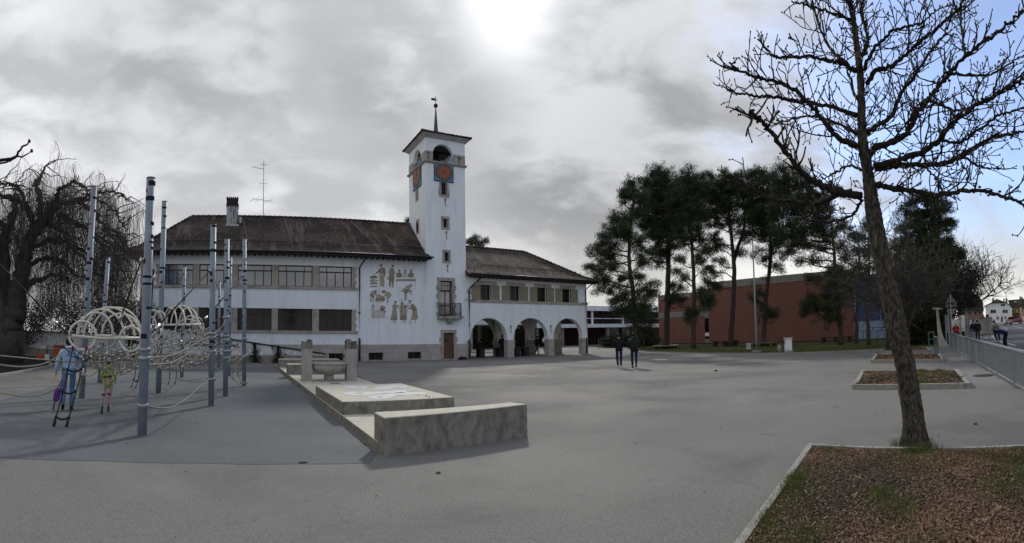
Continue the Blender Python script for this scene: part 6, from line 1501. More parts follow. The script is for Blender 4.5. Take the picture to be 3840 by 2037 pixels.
pine('leftmost tall pine beside the arcade corner with a wide drooping left side', (2383, 1300), 44, [(2380, 1200), (2372, 1080), (2360, 1000), (2360, 900), (2375, 760), (2380, 700)],
     Zp([(350, 230, 45), (300, 280, 30), (345, 300, 50), (300, 330, 30), (395, 290, 40), (260, 440, 40), (320, 430, 55), (380, 400, 50), (240, 510, 50), (300, 500, 50), (180, 590, 50), (240, 590, 50), (330, 540, 45), (150, 650, 48), (210, 670, 50), (110, 730, 42), (170, 745, 48), (240, 730, 40), (130, 800, 32), (200, 820, 45), (150, 870, 30), (230, 870, 38), (300, 800, 40), (250, 930, 42), (310, 900, 42), (400, 560, 40), (420, 620, 44), (430, 700, 45), (400, 780, 35), (430, 860, 42), (470, 900, 40), (400, 950, 48), (330, 980, 50), (280, 990, 38), (350, 1030, 40), (440, 980, 45), (420, 1040, 28), (480, 830, 26)]), .27, seed=11)
pine('second pine from the left with its trunk ringed by the low bench', (2497, 1297), 50, [(2500, 1200), (2504, 1080), (2506, 960), (2505, 830), (2498, 720), (2480, 660)],
     Zp([(480, 165, 45), (530, 160, 40), (440, 220, 45), (500, 230, 60), (560, 200, 45), (430, 300, 45), (480, 310, 60), (540, 300, 60), (590, 260, 50), (440, 380, 50), (500, 390, 60), (560, 380, 60), (460, 460, 50), (520, 470, 55), (580, 450, 50), (470, 540, 42), (530, 540, 50), (600, 520, 40), (490, 620, 45), (540, 640, 45), (600, 600, 36), (500, 700, 36), (470, 640, 30), (620, 890, 26), (590, 920, 30), (640, 930, 34), (650, 850, 24), (610, 830, 26)] + fill(430, 600, 250, 560, 56, 40)), .36, seed=12)
pine('slender pine third from the left standing nearest the yard', (2601, 1306), 47, [(2600, 1200), (2602, 1080), (2597, 960), (2590, 860), (2582, 760), (2590, 680)],
     Zp([(700, 160, 34), (650, 210, 48), (700, 220, 45), (750, 190, 40), (620, 280, 48), (680, 290, 55), (740, 260, 50), (640, 350, 48), (700, 360, 52), (750, 330, 50), (620, 430, 40), (680, 430, 42), (760, 420, 42), (640, 500, 38), (740, 500, 34), (700, 560, 30), (650, 580, 30), (770, 570, 40), (790, 640, 40), (640, 680, 34), (620, 760, 28), (660, 800, 30), (760, 700, 34), (800, 740, 34), (780, 880, 44), (820, 920, 42), (800, 960, 36), (740, 1000, 28), (690, 1000, 24), (700, 1040, 18)] + fill(600, 770, 250, 560, 56, 40)), .25, seed=13)
pine('forked pine with reddish upper stem in the middle of the group', (2738, 1290), 51, [(2745, 1200), (2752, 1090), (2752, 985), (2742, 880), (2735, 800), (2745, 700)],
     Zp([(830, 190, 40), (800, 250, 50), (860, 240, 50), (910, 160, 34), (900, 220, 48), (950, 200, 38), (780, 320, 48), (840, 320, 55), (900, 300, 55), (960, 270, 45), (800, 400, 48), (860, 400, 55), (930, 380, 50), (820, 470, 40), (880, 470, 40), (940, 450, 30), (1000, 440, 40), (850, 560, 40), (820, 620, 34), (880, 600, 30), (1040, 560, 34), (1010, 640, 30), (880, 700, 30), (840, 760, 34), (800, 820, 30), (860, 840, 26)] + fill(770, 985, 250, 520, 56, 40)), .33, [(2750, 985), (2770, 920), (2792, 850), (2790, 760), (2780, 700)], seed=14)
pine('tall pine with a leaning trunk just right of the lamp post', (2861, 1292), 49, [(2866, 1220), (2874, 1100), (2888, 980), (2888, 860), (2880, 760), (2885, 670)],
     Zp([(1020, 180, 36), (1070, 170, 38), (1120, 160, 34), (1010, 240, 48), (1070, 240, 55), (1130, 220, 50), (1180, 190, 40), (1040, 310, 55), (1100, 310, 55), (1160, 290, 55), (1060, 380, 50), (1130, 380, 55), (1190, 350, 50), (1090, 450, 44), (1150, 460, 50), (1210, 430, 45), (1060, 520, 34), (1130, 540, 36), (1200, 520, 48), (1240, 580, 48), (1200, 620, 40), (1100, 640, 32), (1160, 680, 30), (1220, 720, 34), (1110, 880, 30), (1090, 930, 28), (1140, 980, 28), (1190, 1000, 30), (1210, 1020, 22)] + fill(985, 1260, 230, 560, 58, 42)), .29, seed=15)
Z3 = lambda L: [(2900 + x * .5856, 600 + y * .5856, r * .5856) for x, y, r in L]
pine('broad pine behind the lower branches of the chestnut, with low hanging green pads', (3153, 1272), 43, [(3150, 1200), (3138, 1105), (3130, 980), (3120, 860), (3100, 740)],
     Z3([(60, 60, 50), (130, 90, 55), (60, 150, 60), (140, 180, 60), (210, 150, 50), (40, 240, 60), (110, 270, 60), (200, 260, 60), (280, 230, 50), (330, 300, 45), (60, 340, 60), (150, 350, 60), (240, 350, 55), (330, 380, 50), (100, 430, 55), (190, 450, 55), (280, 450, 50), (60, 500, 50), (140, 540, 50), (220, 550, 45), (310, 560, 50), (380, 480, 50), (90, 600, 40), (180, 640, 40), (270, 650, 36), (400, 700, 50), (360, 750, 50), (450, 760, 45), (380, 830, 50), (340, 880, 42), (410, 900, 42), (350, 960, 45), (390, 1010, 32), (350, 1030, 30), (240, 900, 45), (220, 950, 40), (270, 940, 30), (200, 980, 22), (230, 770, 28)] + fill(20, 420, 130, 520, 60, 44, .45)), .27, seed=16)
pine('thin pine at the right end of the row against the blue wall', (3211, 1278), 45, [(3213, 1180), (3220, 1105), (3222, 1000), (3215, 880)], Z3([(440, 420, 45), (500, 480, 45), (430, 560, 45), (520, 580, 45), (460, 640, 42), (540, 690, 40), (480, 740, 40), (560, 760, 36), (500, 830, 34), (450, 880, 30)]), .2, seed=17)
pine('thin crooked pine directly in front of the blue wall', (3258, 1284), 41, [(3252, 1190), (3248, 1130), (3260, 1000), (3255, 900)], Z3([(600, 420, 45), (560, 500, 45), (640, 520, 45), (600, 600, 45), (660, 660, 42), (590, 690, 38), (640, 760, 34)]), .18, seed=18)
pine('big dark evergreen behind the bare trees near the street', (3500, 1290), 46, [(3500, 1180), (3500, 1050), (3500, 900), (3490, 800)],
     Z3([(960, 240, 45), (900, 280, 50), (1000, 260, 50), (1060, 260, 45), (860, 350, 55), (940, 350, 65), (1030, 340, 65), (1100, 320, 45), (840, 440, 60), (920, 440, 70), (1010, 430, 70), (1090, 420, 60), (1140, 400, 36), (860, 530, 60), (950, 530, 70), (1040, 520, 70), (1120, 520, 50), (880, 620, 60), (970, 620, 70), (1060, 610, 65), (1130, 590, 45), (1190, 580, 28), (900, 710, 60), (990, 710, 65), (1070, 700, 60), (1140, 680, 40), (1210, 610, 24), (940, 790, 55), (1030, 790, 60), (1100, 780, 45), (800, 560, 50), (800, 650, 50), (760, 720, 45), (820, 750, 50), (860, 820, 45)]), .4, seed=19, group=None, per=22, size=.24)
# tops of trees seen over the roofs
pine('pine crown showing over the roof between tower and arcade wing', (1800, 1330), 62, [(1795, 1100), (1790, 960)], [(1770, 915, 18), (1790, 905, 16), (1812, 908, 14), (1760, 905, 10), (1778, 895, 10), (1800, 925, 16), (1822, 905, 8)], .25, seed=31, group='treetops over the roof', per=16)
pine('small pine top peeping over the ridge at the left side of the tower', (1534, 1330), 60, [(1533, 1000), (1533, 850)], [(1531, 828, 9), (1536, 838, 10), (1528, 842, 8)], .2, seed=32, group='treetops over the roof', per=16)
# ------------------------------------------------------------------ hedges, shrubs
def bush(name, label, cat, P, R, m_, n, size, seed, group=None, H=None):
    rng = np.random.default_rng(seed); c = sum(P, Vector((0, 0, 0))) / len(P); t = thing(name, label, cat, (c.x, c.y, 0), group); m = MB(); pts = []
    for p, (rx, ry, rz) in zip(P, R):
        k = n // len(P); a = rng.normal(size=(k, 3)); a /= np.linalg.norm(a, axis=1)[:, None]; a *= (rng.uniform(.55, 1.06, (k, 1)) * (1 + .12 * np.sin(a[:, :1] * 9)))
        q = np.stack([p.x + a[:, 0] * rx, p.y + a[:, 1] * ry, p.z + a[:, 2] * rz], 1); pts.append(q[q[:, 2] > .02])
    cards(m, np.concatenate(pts), size, .35, rng); m.build('foliage', m_, t)
    m = MB()
    for p in P:
        for i in range(4): q, r_, _ = wig((p.x, p.y, 0), (rng.normal() * .4, rng.normal() * .4, 1), p.z * 1.3, 5, .04, .01, rng, .2); m.tube(q, r_, 5)
    m.build('stems', 'bark_grey', t); return t
for k, (x0_, x1_, y_, lab) in enumerate(((2265, 2330, 1268, 'low clipped brownish hedge left of the two walkers behind the railing'), (2332, 2372, 1262, 'low rounded green hedge between the heads of the two walkers'), (2395, 2465, 1266, 'dark clipped hedge right of the walkers in front of the annex'))):
    P, R = [], []; n_ = 4
    for i in range(n_): p = dp(x0_ + (x1_ - x0_) * (i + .5) / n_, y_, 60 + k); p.z = .75; P.append(p); R.append((.62 * (x1_ - x0_) / n_ * 60 / RAD + .5, .9, .8))
    bush('hedge', lab, 'hedge', P, R, 'hedge', 9000, .09, 41 + k, 'hedges in front of the annex')
P = [dp(2420, 1240, 56), dp(2400, 1215, 56), dp(2380, 1240, 56)]; 
pine('small young conifer behind the right hand walker', (2415, 1290), 55, [(2415, 1240), (2412, 1190), (2410, 1150)], [(2385, 1225, 14), (2410, 1205, 16), (2440, 1215, 15), (2365, 1232, 8), (2400, 1180, 14), (2430, 1185, 14), (2415, 1160, 12), (2450, 1200, 9), (2420, 1240, 18), (2445, 1250, 18), (2390, 1250, 14)], .1, seed=33, group=None, name='young_conifer', per=20, size=.16)
P, R = [], []
for x_, y_, r_ in ((3395, 1180, 1.6), (3420, 1150, 1.5), (3445, 1185, 1.7), (3470, 1140, 1.6), (3490, 1190, 1.6), (3420, 1230, 1.7), (3460, 1235, 1.7), (3500, 1240, 1.5), (3530, 1170, 1.2)):
    p = dp(x_, y_, 37.5); P.append(p); R.append((r_, r_, r_ * .95))
bush('evergreen_shrub', 'dense olive green shrub mass left of the flared concrete pylon', 'shrub', P, R, 'shrub', 60000, .13, 51)
for k, (px_, rx) in enumerate(((1790, 2.2), (1835, 2.0), (1870, 1.6))):
    p = dp(px_, 1262, 66 + k * 2); p.z = 2.2; bush('garden_tree', ('leafy garden tree seen through the left part of the left arch', 'leafy garden tree in the centre of the view through the left arch', 'leafy garden tree seen at the right of the left arch')[k], 'tree', [p, p + Vector((.8, 0, 1.2))], [(rx, 1.5, 2.2), (rx * .8, 1.2, 1.6)], 'shrub', 9000, .16, 61 + k, 'garden trees beyond the arcade')
p = dp(1950, 1262, 63); p.z = 2; bush('garden_tree', 'leafy garden tree seen through the middle arch', 'tree', [p], [(2.2, 1.5, 2.4)], 'shrub', 9000, .16, 66, 'garden trees beyond the arcade')
# ------------------------------------------------------------------ bare chestnut in the foreground
ZC_ = lambda x, y: (2700 + x * .5855, y * .5855)
def px_path(L, d0, d1): n = len(L); return [dp(*ZC_(x, y), d0 + (d1 - d0) * i / (n - 1)) for i, (x, y) in enumerate(L)]
def spline(P, k=5, jit=0., rng=None):
    out = []; Q = [P[0] * 2 - P[1]] + P + [P[-1] * 2 - P[-2]]
    for i in range(1, len(Q) - 2):
        a, b, c, e_ = Q[i - 1:i + 3]
        for q in range(k):
            s = q / k; v = .5 * ((2 * b) + (-a + c) * s + (2 * a - 5 * b + 4 * c - e_) * s * s + (-a + 3 * b - 3 * c + e_) * s ** 3)
            if jit: v = v + Vector(rng.normal(size=3) * jit)
            out.append(v)
    out.append(P[-1]); return out
rc = np.random.default_rng(77)
tb = gp(3437, 1697); ct = thing('chestnut_tree', 'leaning bare chestnut with rugged bark and knobbly twigs in the near bed', 'tree', tb)
tr = [gp(3437, 1698, -.05)] + [dp(x, y, 6.6) for x, y in ((3425, 1560), (3400, 1400), (3376, 1290), (3350, 1160), (3310, 980), (3275, 800))] + [dp(*ZC_(x, y), 6.6) for x, y in ((960, 1200), (930, 1000), (910, 850), (905, 650), (895, 450), (870, 250), (850, 100), (830, 0), (800, -150), (790, -300))]
Tr = spline(tr, 18, .003, rc)
zr = np.array([p.z for p in Tr]); rr_ = np.interp(zr, [0, .12, .4, 1.0, 2.0, 3.0, 3.4, 3.8, 4.6, 5.4, 7], [.195, .168, .150, .138, .130, .118, .100, .076, .056, .044, .03])
m = MB(); n_s = 26; Vt = []; P_ = np.array([tuple(p) for p in Tr])
for i, p in enumerate(P_):      # furrowed bark: uneven radius round the stem
    for j in range(n_s):
        a = 2 * PI * j / n_s; f = 1 + .04 * math.sin(a * 7 + i * .09) + .035 * math.sin(a * 11 - i * .13) * math.sin(i * .31 + a * 3) + .03 * math.sin(i * .47 + a * 5) + rc.normal() * .016
        if p[2] < .35: f += .10 * (1 - p[2] / .35) * (1 + math.sin(a * 4))
        Vt.append((p[0] + rr_[i] * f * math.cos(a), p[1] + rr_[i] * f * math.sin(a), p[2]))
m.add(Vt, [(i * n_s + j, i * n_s + (j + 1) % n_s, (i + 1) * n_s + (j + 1) % n_s, (i + 1) * n_s + j) for i in range(len(P_) - 1) for j in range(n_s)], 0, True)
m.build('trunk', 'bark_chestnut', ct)
LIMBS = [([(900, 1250), (740, 1220), (600, 1165), (540, 1120), (440, 1000), (330, 850), (250, 760), (190, 720)], -1.2, .075),
 ([(900, 1260), (770, 1250), (620, 1305), (500, 1290), (350, 1280), (200, 1200), (60, 1110)], .9, .06),
 ([(880, 940), (740, 870), (640, 740), (500, 590), (350, 520), (240, 500), (120, 450), (60, 400)], -.6, .055),
 ([(870, 740), (700, 680), (500, 650), (330, 620), (200, 610), (80, 590), (15, 550)], .5, .045),
 ([(870, 460), (800, 410), (700, 390), (560, 360), (420, 370), (330, 350), (240, 250)], -.9, .045),
 ([(800, 400), (720, 330), (650, 200), (600, 50), (570, -80)], .8, .034),
 ([(880, 860), (770, 800), (600, 745), (430, 770), (340, 800)], 1.0, .035),
 ([(880, 640), (820, 460), (790, 380)], .6, .03), ([(850, 130), (760, 100), (640, 60), (520, 20), (460, 10)], -.5, .03),
 ([(905, 1090), (820, 1060), (730, 1110), (640, 1160)], .9, .028), ([(900, 1300), (840, 1380), (700, 1420), (520, 1400)], 1.3, .035),
 ([(1000, 1185), (1080, 1200), (1200, 1220), (1400, 1250), (1560, 1220), (1700, 1230), (1850, 1270), (1947, 1310), (2100, 1400)], -.5, .062),
 ([(1000, 1080), (1150, 1060), (1400, 1050), (1550, 1000), (1700, 900), (1850, 860), (1947, 840), (2150, 800)], .8, .062),
 ([(990, 1070), (1200, 1010), (1300, 970), (1400, 900), (1450, 830), (1550, 740), (1700, 640), (1850, 560), (1947, 500), (2100, 430)], -1.2, .062),
 ([(950, 990), (1000, 950), (1120, 900), (1190, 860), (1250, 740), (1330, 640), (1400, 560), (1480, 460), (1570, 360), (1700, 260), (1850, 150), (1947, 60), (2050, -60)], .4, .068),
 ([(940, 850), (1000, 810), (1100, 740), (1150, 620), (1250, 480), (1330, 350), (1420, 240), (1480, 100), (1500, -60)], 1.2, .05),
 ([(940, 540), (1000, 450), (1080, 430), (1200, 340), (1300, 250), (1400, 170), (1500, 80), (1560, 0), (1620, -100)], -.8, .045),
 ([(910, 360), (950, 250), (920, 130), (900, 0), (880, -140)], .6, .045), ([(900, 480), (1000, 300), (1100, 200), (1200, 170), (1300, 140), (1380, 60)], -1.1, .036),
 ([(1570, 360), (1550, 200), (1540, 60), (1570, -60)], .9, .03), ([(1330, 640), (1500, 700), (1640, 680), (1800, 600), (1947, 540)], .2, .03),
 ([(1190, 860), (1240, 720), (1400, 660), (1560, 590)], 1.5, .03), ([(1450, 460), (1600, 480), (1750, 470), (1900, 380), (2000, 330)], .4, .03), ([(1550, 1000), (1650, 1060), (1750, 1080), (1900, 1080)], .9, .026),
 ([(1300, 970), (1330, 1080), (1400, 1160), (1420, 1220)], -1.3, .022), ([(1400, 900), (1560, 900), (1750, 760), (1900, 700), (2000, 690)], -1.4, .03), ([(850, 60), (780, -60), (700, -150)], -1, .03)]
tw_ = MB(); lm = MB(); bud = MB()
def bump_tube(mb_, P, r0, r1, n=6):
    k = len(P); r = np.linspace(r0, r1, k) * (1 + .10 * rc.normal(size=k)); mb_.tube(P, np.maximum(r, .0035), n)
def twig(p, d, L, r, lev):
    n = max(3, int(L / .055)); P, _, dd_ = wig(p, d, L, n, r, r * .5, rc, .125, .05 if lev else .03)
    bump_tube(tw_, P, r, max(r * .55, .0055), 5)
    if lev >= 2 or L < .2: bud.ball(tuple(P[-1]), .011, 0, 6, (1, 1, 1.5)); 
    if lev < 3:
        k = int(L / (.17 if lev < 2 else .15)) 
        for i in range(k):
            q = P[min(len(P) - 1, 1 + int((i + rc.uniform(0, .9)) * (len(P) - 1) / max(1, k)))]; side = Vector(rc.normal(size=3)); side -= dd_ * side.dot(dd_); side.normalize()
            twig(q, dd_ * .75 + side * .75 + Vector((0, 0, .22)), L * rc.uniform(.28, .55), max(.0058, r * .66), lev + 1)
for pts, dd_, r in LIMBS:
    P = spline(px_path(pts, 6.6, 6.6 + dd_), 9, .009, rc); bump_tube(lm, P, r * .72, max(.008, r * .2), 9)
    L = sum((P[i + 1] - P[i]).length for i in range(len(P) - 1)); k = int(L / .13)
    for i in range(k):
        f = .10 + .9 * (i + rc.uniform(0, 1)) / k; j = min(len(P) - 2, int(f * (len(P) - 1))); d = (P[j + 1] - P[j]).normalized(); side = Vector(rc.normal(size=3)); side -= d * side.dot(d); side.normalize()
        twig(P[j], d * .7 + side * .7 + Vector((0, 0, .2)), rc.uniform(.25, .85) * (1.15 - .72 * f), max(.0075, r * .20), 1)
for i in range(90):      # short shoots and lichen clumps on the stem
    j = int(rc.uniform(.40, .95) * len(Tr)); a = rc.uniform(0, 2 * PI); twig(Tr[j] + Vector((math.cos(a), math.sin(a), 0)) * rr_[j] * .9, Vector((math.cos(a), math.sin(a), .5)), rc.uniform(.15, .5), .007, 1)
for pts, dd_, r in LIMBS:
    if r < .04: continue
    P = spline(px_path(pts, 6.6, 6.6 + dd_), 7)
    for q in P[::3]:
        for s_ in range(2): c = q + Vector(rc.normal(size=3)) * r * .45; lm.ball(tuple(c), r * rc.uniform(.12, .34), 0, 6, (1.2, 1.2, .8))
lm.build('limbs', 'bark_twig', ct); tw_.build('twigs', 'bark_twig', ct); bud.build('buds', 'bud', ct)
# ------------------------------------------------------------------ other bare trees
def bare_tree(label, b, h_trunk, r0, lean, crown_c, R, nl, seed, group=None, name='bare_tree', lev=3, droop=0., m_='bark_grey', tr_=.011, dens=1., kids_=4):
    rng = np.random.default_rng(seed); t = thing(name, label, 'tree', b, group); m = MB(); top = Vector((b[0], b[1], 0)) + Vector(lean) * h_trunk + Vector((0, 0, h_trunk))
    P = spline([Vector((b[0], b[1], 0)), Vector((b[0], b[1], 0)) * .5 + top * .5 + Vector(rng.normal(size=3) * .08), top], 5); m.tube(P, np.linspace(r0, r0 * .75, len(P)), 12); m.build('trunk', 'bark_grey', t); w_ = MB()
    def br(p, d, L, r, lv):
        n = max(4, int(L / .35) + 2); Q, rs, d2 = wig(p, d, L, n, r, max(r * .45, tr_ * .6), rng, .13, (.04 if not droop else .04 - droop * (lv >= 2))); w_.tube(Q, rs, 6 if lv < 2 else 4)
        if lv < lev:
            k = int((kids_ + L * 2.0) * dens)
            for i in range(k):
                q = Q[min(n, 1 + int(rng.uniform(.1, 1) * n))]; s_ = Vector(rng.normal(size=3)); s_ -= d2 * s_.dot(d2); s_.normalize(); br(q, d2 * .6 + s_ * .8, L * rng.uniform(.32, .6), max(tr_, r * .45), lv + 1)
    for i in range(nl):
        a = 2 * PI * i / nl + rng.uniform(-.3, .3); e_ = rng.uniform(.05, 1.4); q = P[int(rng.uniform(.62, 1) * (len(P) - 1))]
        d = Vector((math.cos(a) * math.cos(e_), math.sin(a) * math.cos(e_), math.sin(e_))); br(q, d, R * rng.uniform(.55, .85), r0 * .30, 1)
    w_.build('branches', m_, t); return t
b3 = gp(3400, 1352); bare_tree('dense bare tree in the third bed, behind the chestnut trunk', (b3.x, b3.y, 0), 2.6, .17, (0, 0, 0), None, 4.3, 17, 91, lev=3, m_='bark_grey', tr_=.010, dens=1.25, group='bare trees in the kerbed beds')
b4 = dp(3330, 1290, 30); bare_tree('smaller bare tree in the farthest bed next to the lawn', (b4.x, b4.y, 0), 2.8, .18, (0, 0, 0), None, 5.0, 15, 92, lev=3, m_='bark_grey', tr_=.013, dens=1.15, group='bare trees in the kerbed beds')
b5 = dp(3603, 1240, 62); bare_tree('spreading bare tree above the roadworks near the rusty roof', (b5.x, b5.y, 0), 4.0, .42, (0, 0, 0), None, 8.6, 18, 93, lev=3, m_='bark_grey', tr_=.016, dens=1.05, name='bare_street_tree')
b6 = dp(3560, 1240, 75); bare_tree('tall bare tree behind the road signs', (b6.x, b6.y, 0), 5, .35, (0, 0, 0), None, 8, 14, 94, lev=3, m_='bark_grey', tr_=.018, dens=1.0, name='bare_street_tree')
# branch tip reaching in from the left
m = MB(); Lq = lambda x, y: dp(x * .366, 500 + y * .366, 6.5)
P = spline([Lq(-300, 300), Lq(-120, 280), Lq(0, 275), (Lq(100, 262)), Lq(165, 235), Lq(190, 195), Lq(235, 135), Lq(280, 115), Lq(300, 80)], 5, .004, rc); m.tube(P, np.linspace(.028, .009, len(P)), 7)
P2_ = spline([Lq(-200, 350), Lq(0, 310), Lq(110, 280), Lq(170, 238)], 4, .003, rc); m.tube(P2_, np.linspace(.016, .009, len(P2_)), 6)
P3_ = spline([Lq(175, 235), Lq(225, 240), Lq(275, 215), Lq(325, 180)], 4, .003, rc); m.tube(P3_, np.linspace(.013, .007, len(P3_)), 6)
bt = thing('chestnut_tree', 'bare chestnut outside the left edge, only a forked branch tip reaching in', 'tree', tuple(Lq(-300, 300))); m.build('limb', 'bark_twig', bt)
m = MB(); q0_ = dp(-420, 1650, 6.2); q0_.z = -.05; q1_ = dp(-380, 700, 6.3); q2_ = Lq(-300, 300); m.tube(spline([q0_, (q0_ + q1_) / 2 + Vector((.03, .02, 0)), q1_, q1_ + Vector((-.1, -.1, 2.2))], 5), [.19, .18, .17, .165, .16, .155, .15, .14, .13, .11, .10, .09, .08, .07, .06, .05], 12); m.tube([q1_, (q1_ + q2_) / 2 + Vector((0, 0, -.05)), q2_], [.07, .045, .028], 7); m.build('trunk', 'bark_chestnut', bt)
m = MB()
for i in range(9): Q, rs, _ = wig(q1_ + Vector((0, 0, i * .2)), (-1 - .3 * rc.uniform(), rc.normal() * .8 - .6, .5), 1.8, 12, .04, .01, rc, .16, .03); m.tube(Q, rs, 6)
m.build('rear_limbs', 'bark_twig', bt)
m = MB()
for q in (P[-1], P3_[-1]): m.ball(tuple(q), .022, 0, 8, (1, 1, 1.3))
m.build('buds', 'bud', bt)
# ------------------------------------------------------------------ weeping beech
rb = np.random.default_rng(55)
wb0 = dp(60, 1345, 25.5); wb0.z = 0
wbt = thing('weeping_beech', 'huge bare weeping beech with curtains of hanging twigs at the left', 'tree', wb0)
ZB = lambda x, y: (x * .5125, 600 + y * .5125)
BL_ = [([(95, 1366), (100, 1240), (110, 1100), (130, 950), (160, 800), (200, 650), (240, 560), (330, 430), (400, 330)], .62, .22, 0), ([(30, 1366), (35, 1200), (40, 1000), (30, 800), (20, 640), (60, 500), (100, 380), (120, 250)], .42, .18, 1.5),
       ([(240, 560), (230, 420), (180, 320), (100, 280), (0, 260), (-150, 240)], .22, .09, -1), ([(260, 540), (300, 380), (280, 240), (270, 170), (300, 110), (338, 40)], .20, .05, 0), ([(330, 430), (430, 330), (520, 310), (620, 290), (700, 270)], .20, .07, 1),
       ([(400, 330), (420, 240), (480, 190), (550, 165), (600, 190), (640, 230)], .14, .03, -1.5), ([(520, 310), (640, 270), (740, 240), (830, 235), (900, 262), (945, 310)], .11, .02, 0), ([(430, 400), (520, 450), (620, 500), (720, 600), (800, 700)], .18, .04, 1), ([(350, 450), (450, 520), (520, 620), (640, 760), (700, 900)], .16, .04, -2),
       ([(120, 980), (240, 900), (330, 860), (420, 840), (520, 900)], .18, .05, -1), ([(20, 640), (-60, 560), (-200, 520)], .2, .1, 1), ([(160, 820), (280, 740), (380, 720), (480, 760), (560, 860)], .15, .04, 2), ([(60, 500), (0, 460), (-120, 420)], .15, .06, 0), ([(200, 650), (340, 600), (460, 600), (600, 660), (700, 760), (820, 900)], .15, .03, 0),
       ([(560, 300), (680, 380), (760, 480), (850, 600), (900, 700)], .14, .03, 1), ([(180, 320), (150, 220), (60, 180), (-40, 160)], .12, .04, 0), ([(330, 430), (360, 330), (420, 300), (500, 250)], .13, .05, 3), ([(760, 480), (860, 540), (910, 640), (935, 760)], .06, .02, 0), ([(620, 500), (780, 600), (880, 740), (915, 900)], .08, .02, -1), ([(700, 270), (830, 380), (910, 500), (925, 640)], .07, .02, 1), ([(640, 760), (760, 860), (860, 960), (920, 1060)], .06, .02, 0)]
m = MB(); lim = []; m1 = MB()
for k, (pts, r0_, r1_, dd_) in enumerate(BL_):
    P = spline([dp(*ZB(x, y), 25.5 + dd_ * i / max(1, len(pts) - 1)) for i, (x, y) in enumerate(pts)], 6, .05, rb)
    if k < 2: P[0].z = -.05
    (m1 if k < 2 else m).tube(P, np.linspace(r0_, r1_, len(P)) * (1 + .06 * rb.normal(size=len(P))), 10); lim.append((P, k))
m1.build('trunk', 'bark_grey', wbt); m.build('limbs', 'bark_grey', wbt)
m = MB(); m2 = MB()
starts = []
for P, k in lim:
    a = int(len(P) * (.55 if k < 2 else .15)); seg = P[a:]
    for i in range(20 if k > 1 else 16): # crooked secondary boughs
        q = seg[rb.integers(0, len(seg))]; an = rb.uniform(0, 2 * PI); L = rb.uniform(.6, 2.2); Q, rs, _ = wig(q, (math.cos(an), math.sin(an), rb.uniform(-.3, .7)), L, 7, .036, .010, rb, .28, -.07); m2.tube(Q, rs, 5)
        starts += Q[2:]; 
starts = [s for s in starts if s.z > 2.5]
Vs = []; 
def strand(q, L, r):
    n = max(5, int(L / .38)); P = [q]; sw = rb.normal(size=2) * .25; d = Vector((sw[0], sw[1], rb.uniform(-.1, .35)))
    for i in range(n): d = d * .62 + Vector((rb.normal() * .10, rb.normal() * .10, -.42)); P.append(P[-1] + d.normalized() * (L / n))
    P = [p for p in P if p.z > .35]
    if len(P) > 3: m.tube(P, np.linspace(r, r * .45, len(P)), 3, 0, False)
    return P
for i in range(5600):
    q = starts[rb.integers(0, len(starts))]; hh = q.z; L = min(hh - .4, rb.uniform(.5, 1) ** 1.3 * (1.2 + hh * .50)); P = strand(q + Vector(rb.normal(size=3) * .12), L, rb.uniform(.004, .0080))
    if i % 3 == 0 and len(P) > 5:
        for _ in range(2): strand(P[rb.integers(2, len(P))], L * .3, .005)
m2.build('boughs', 'beech_twig', wbt); m.build('hanging_twigs', 'beech_twig', wbt)
# things behind the wall under the beech
P, R = [], []
for x_ in (-60, 60, 200, 330, 440, 500): p = dp(x_, 1215, 33.5); p.z = 2.3; P.append(p); R.append((1.9, .9, 2.0))
bush('garden_hedge', 'dark brown winter hedge behind the garden wall', 'hedge', P, R, 'bark_grey', 34000, .12, 71)
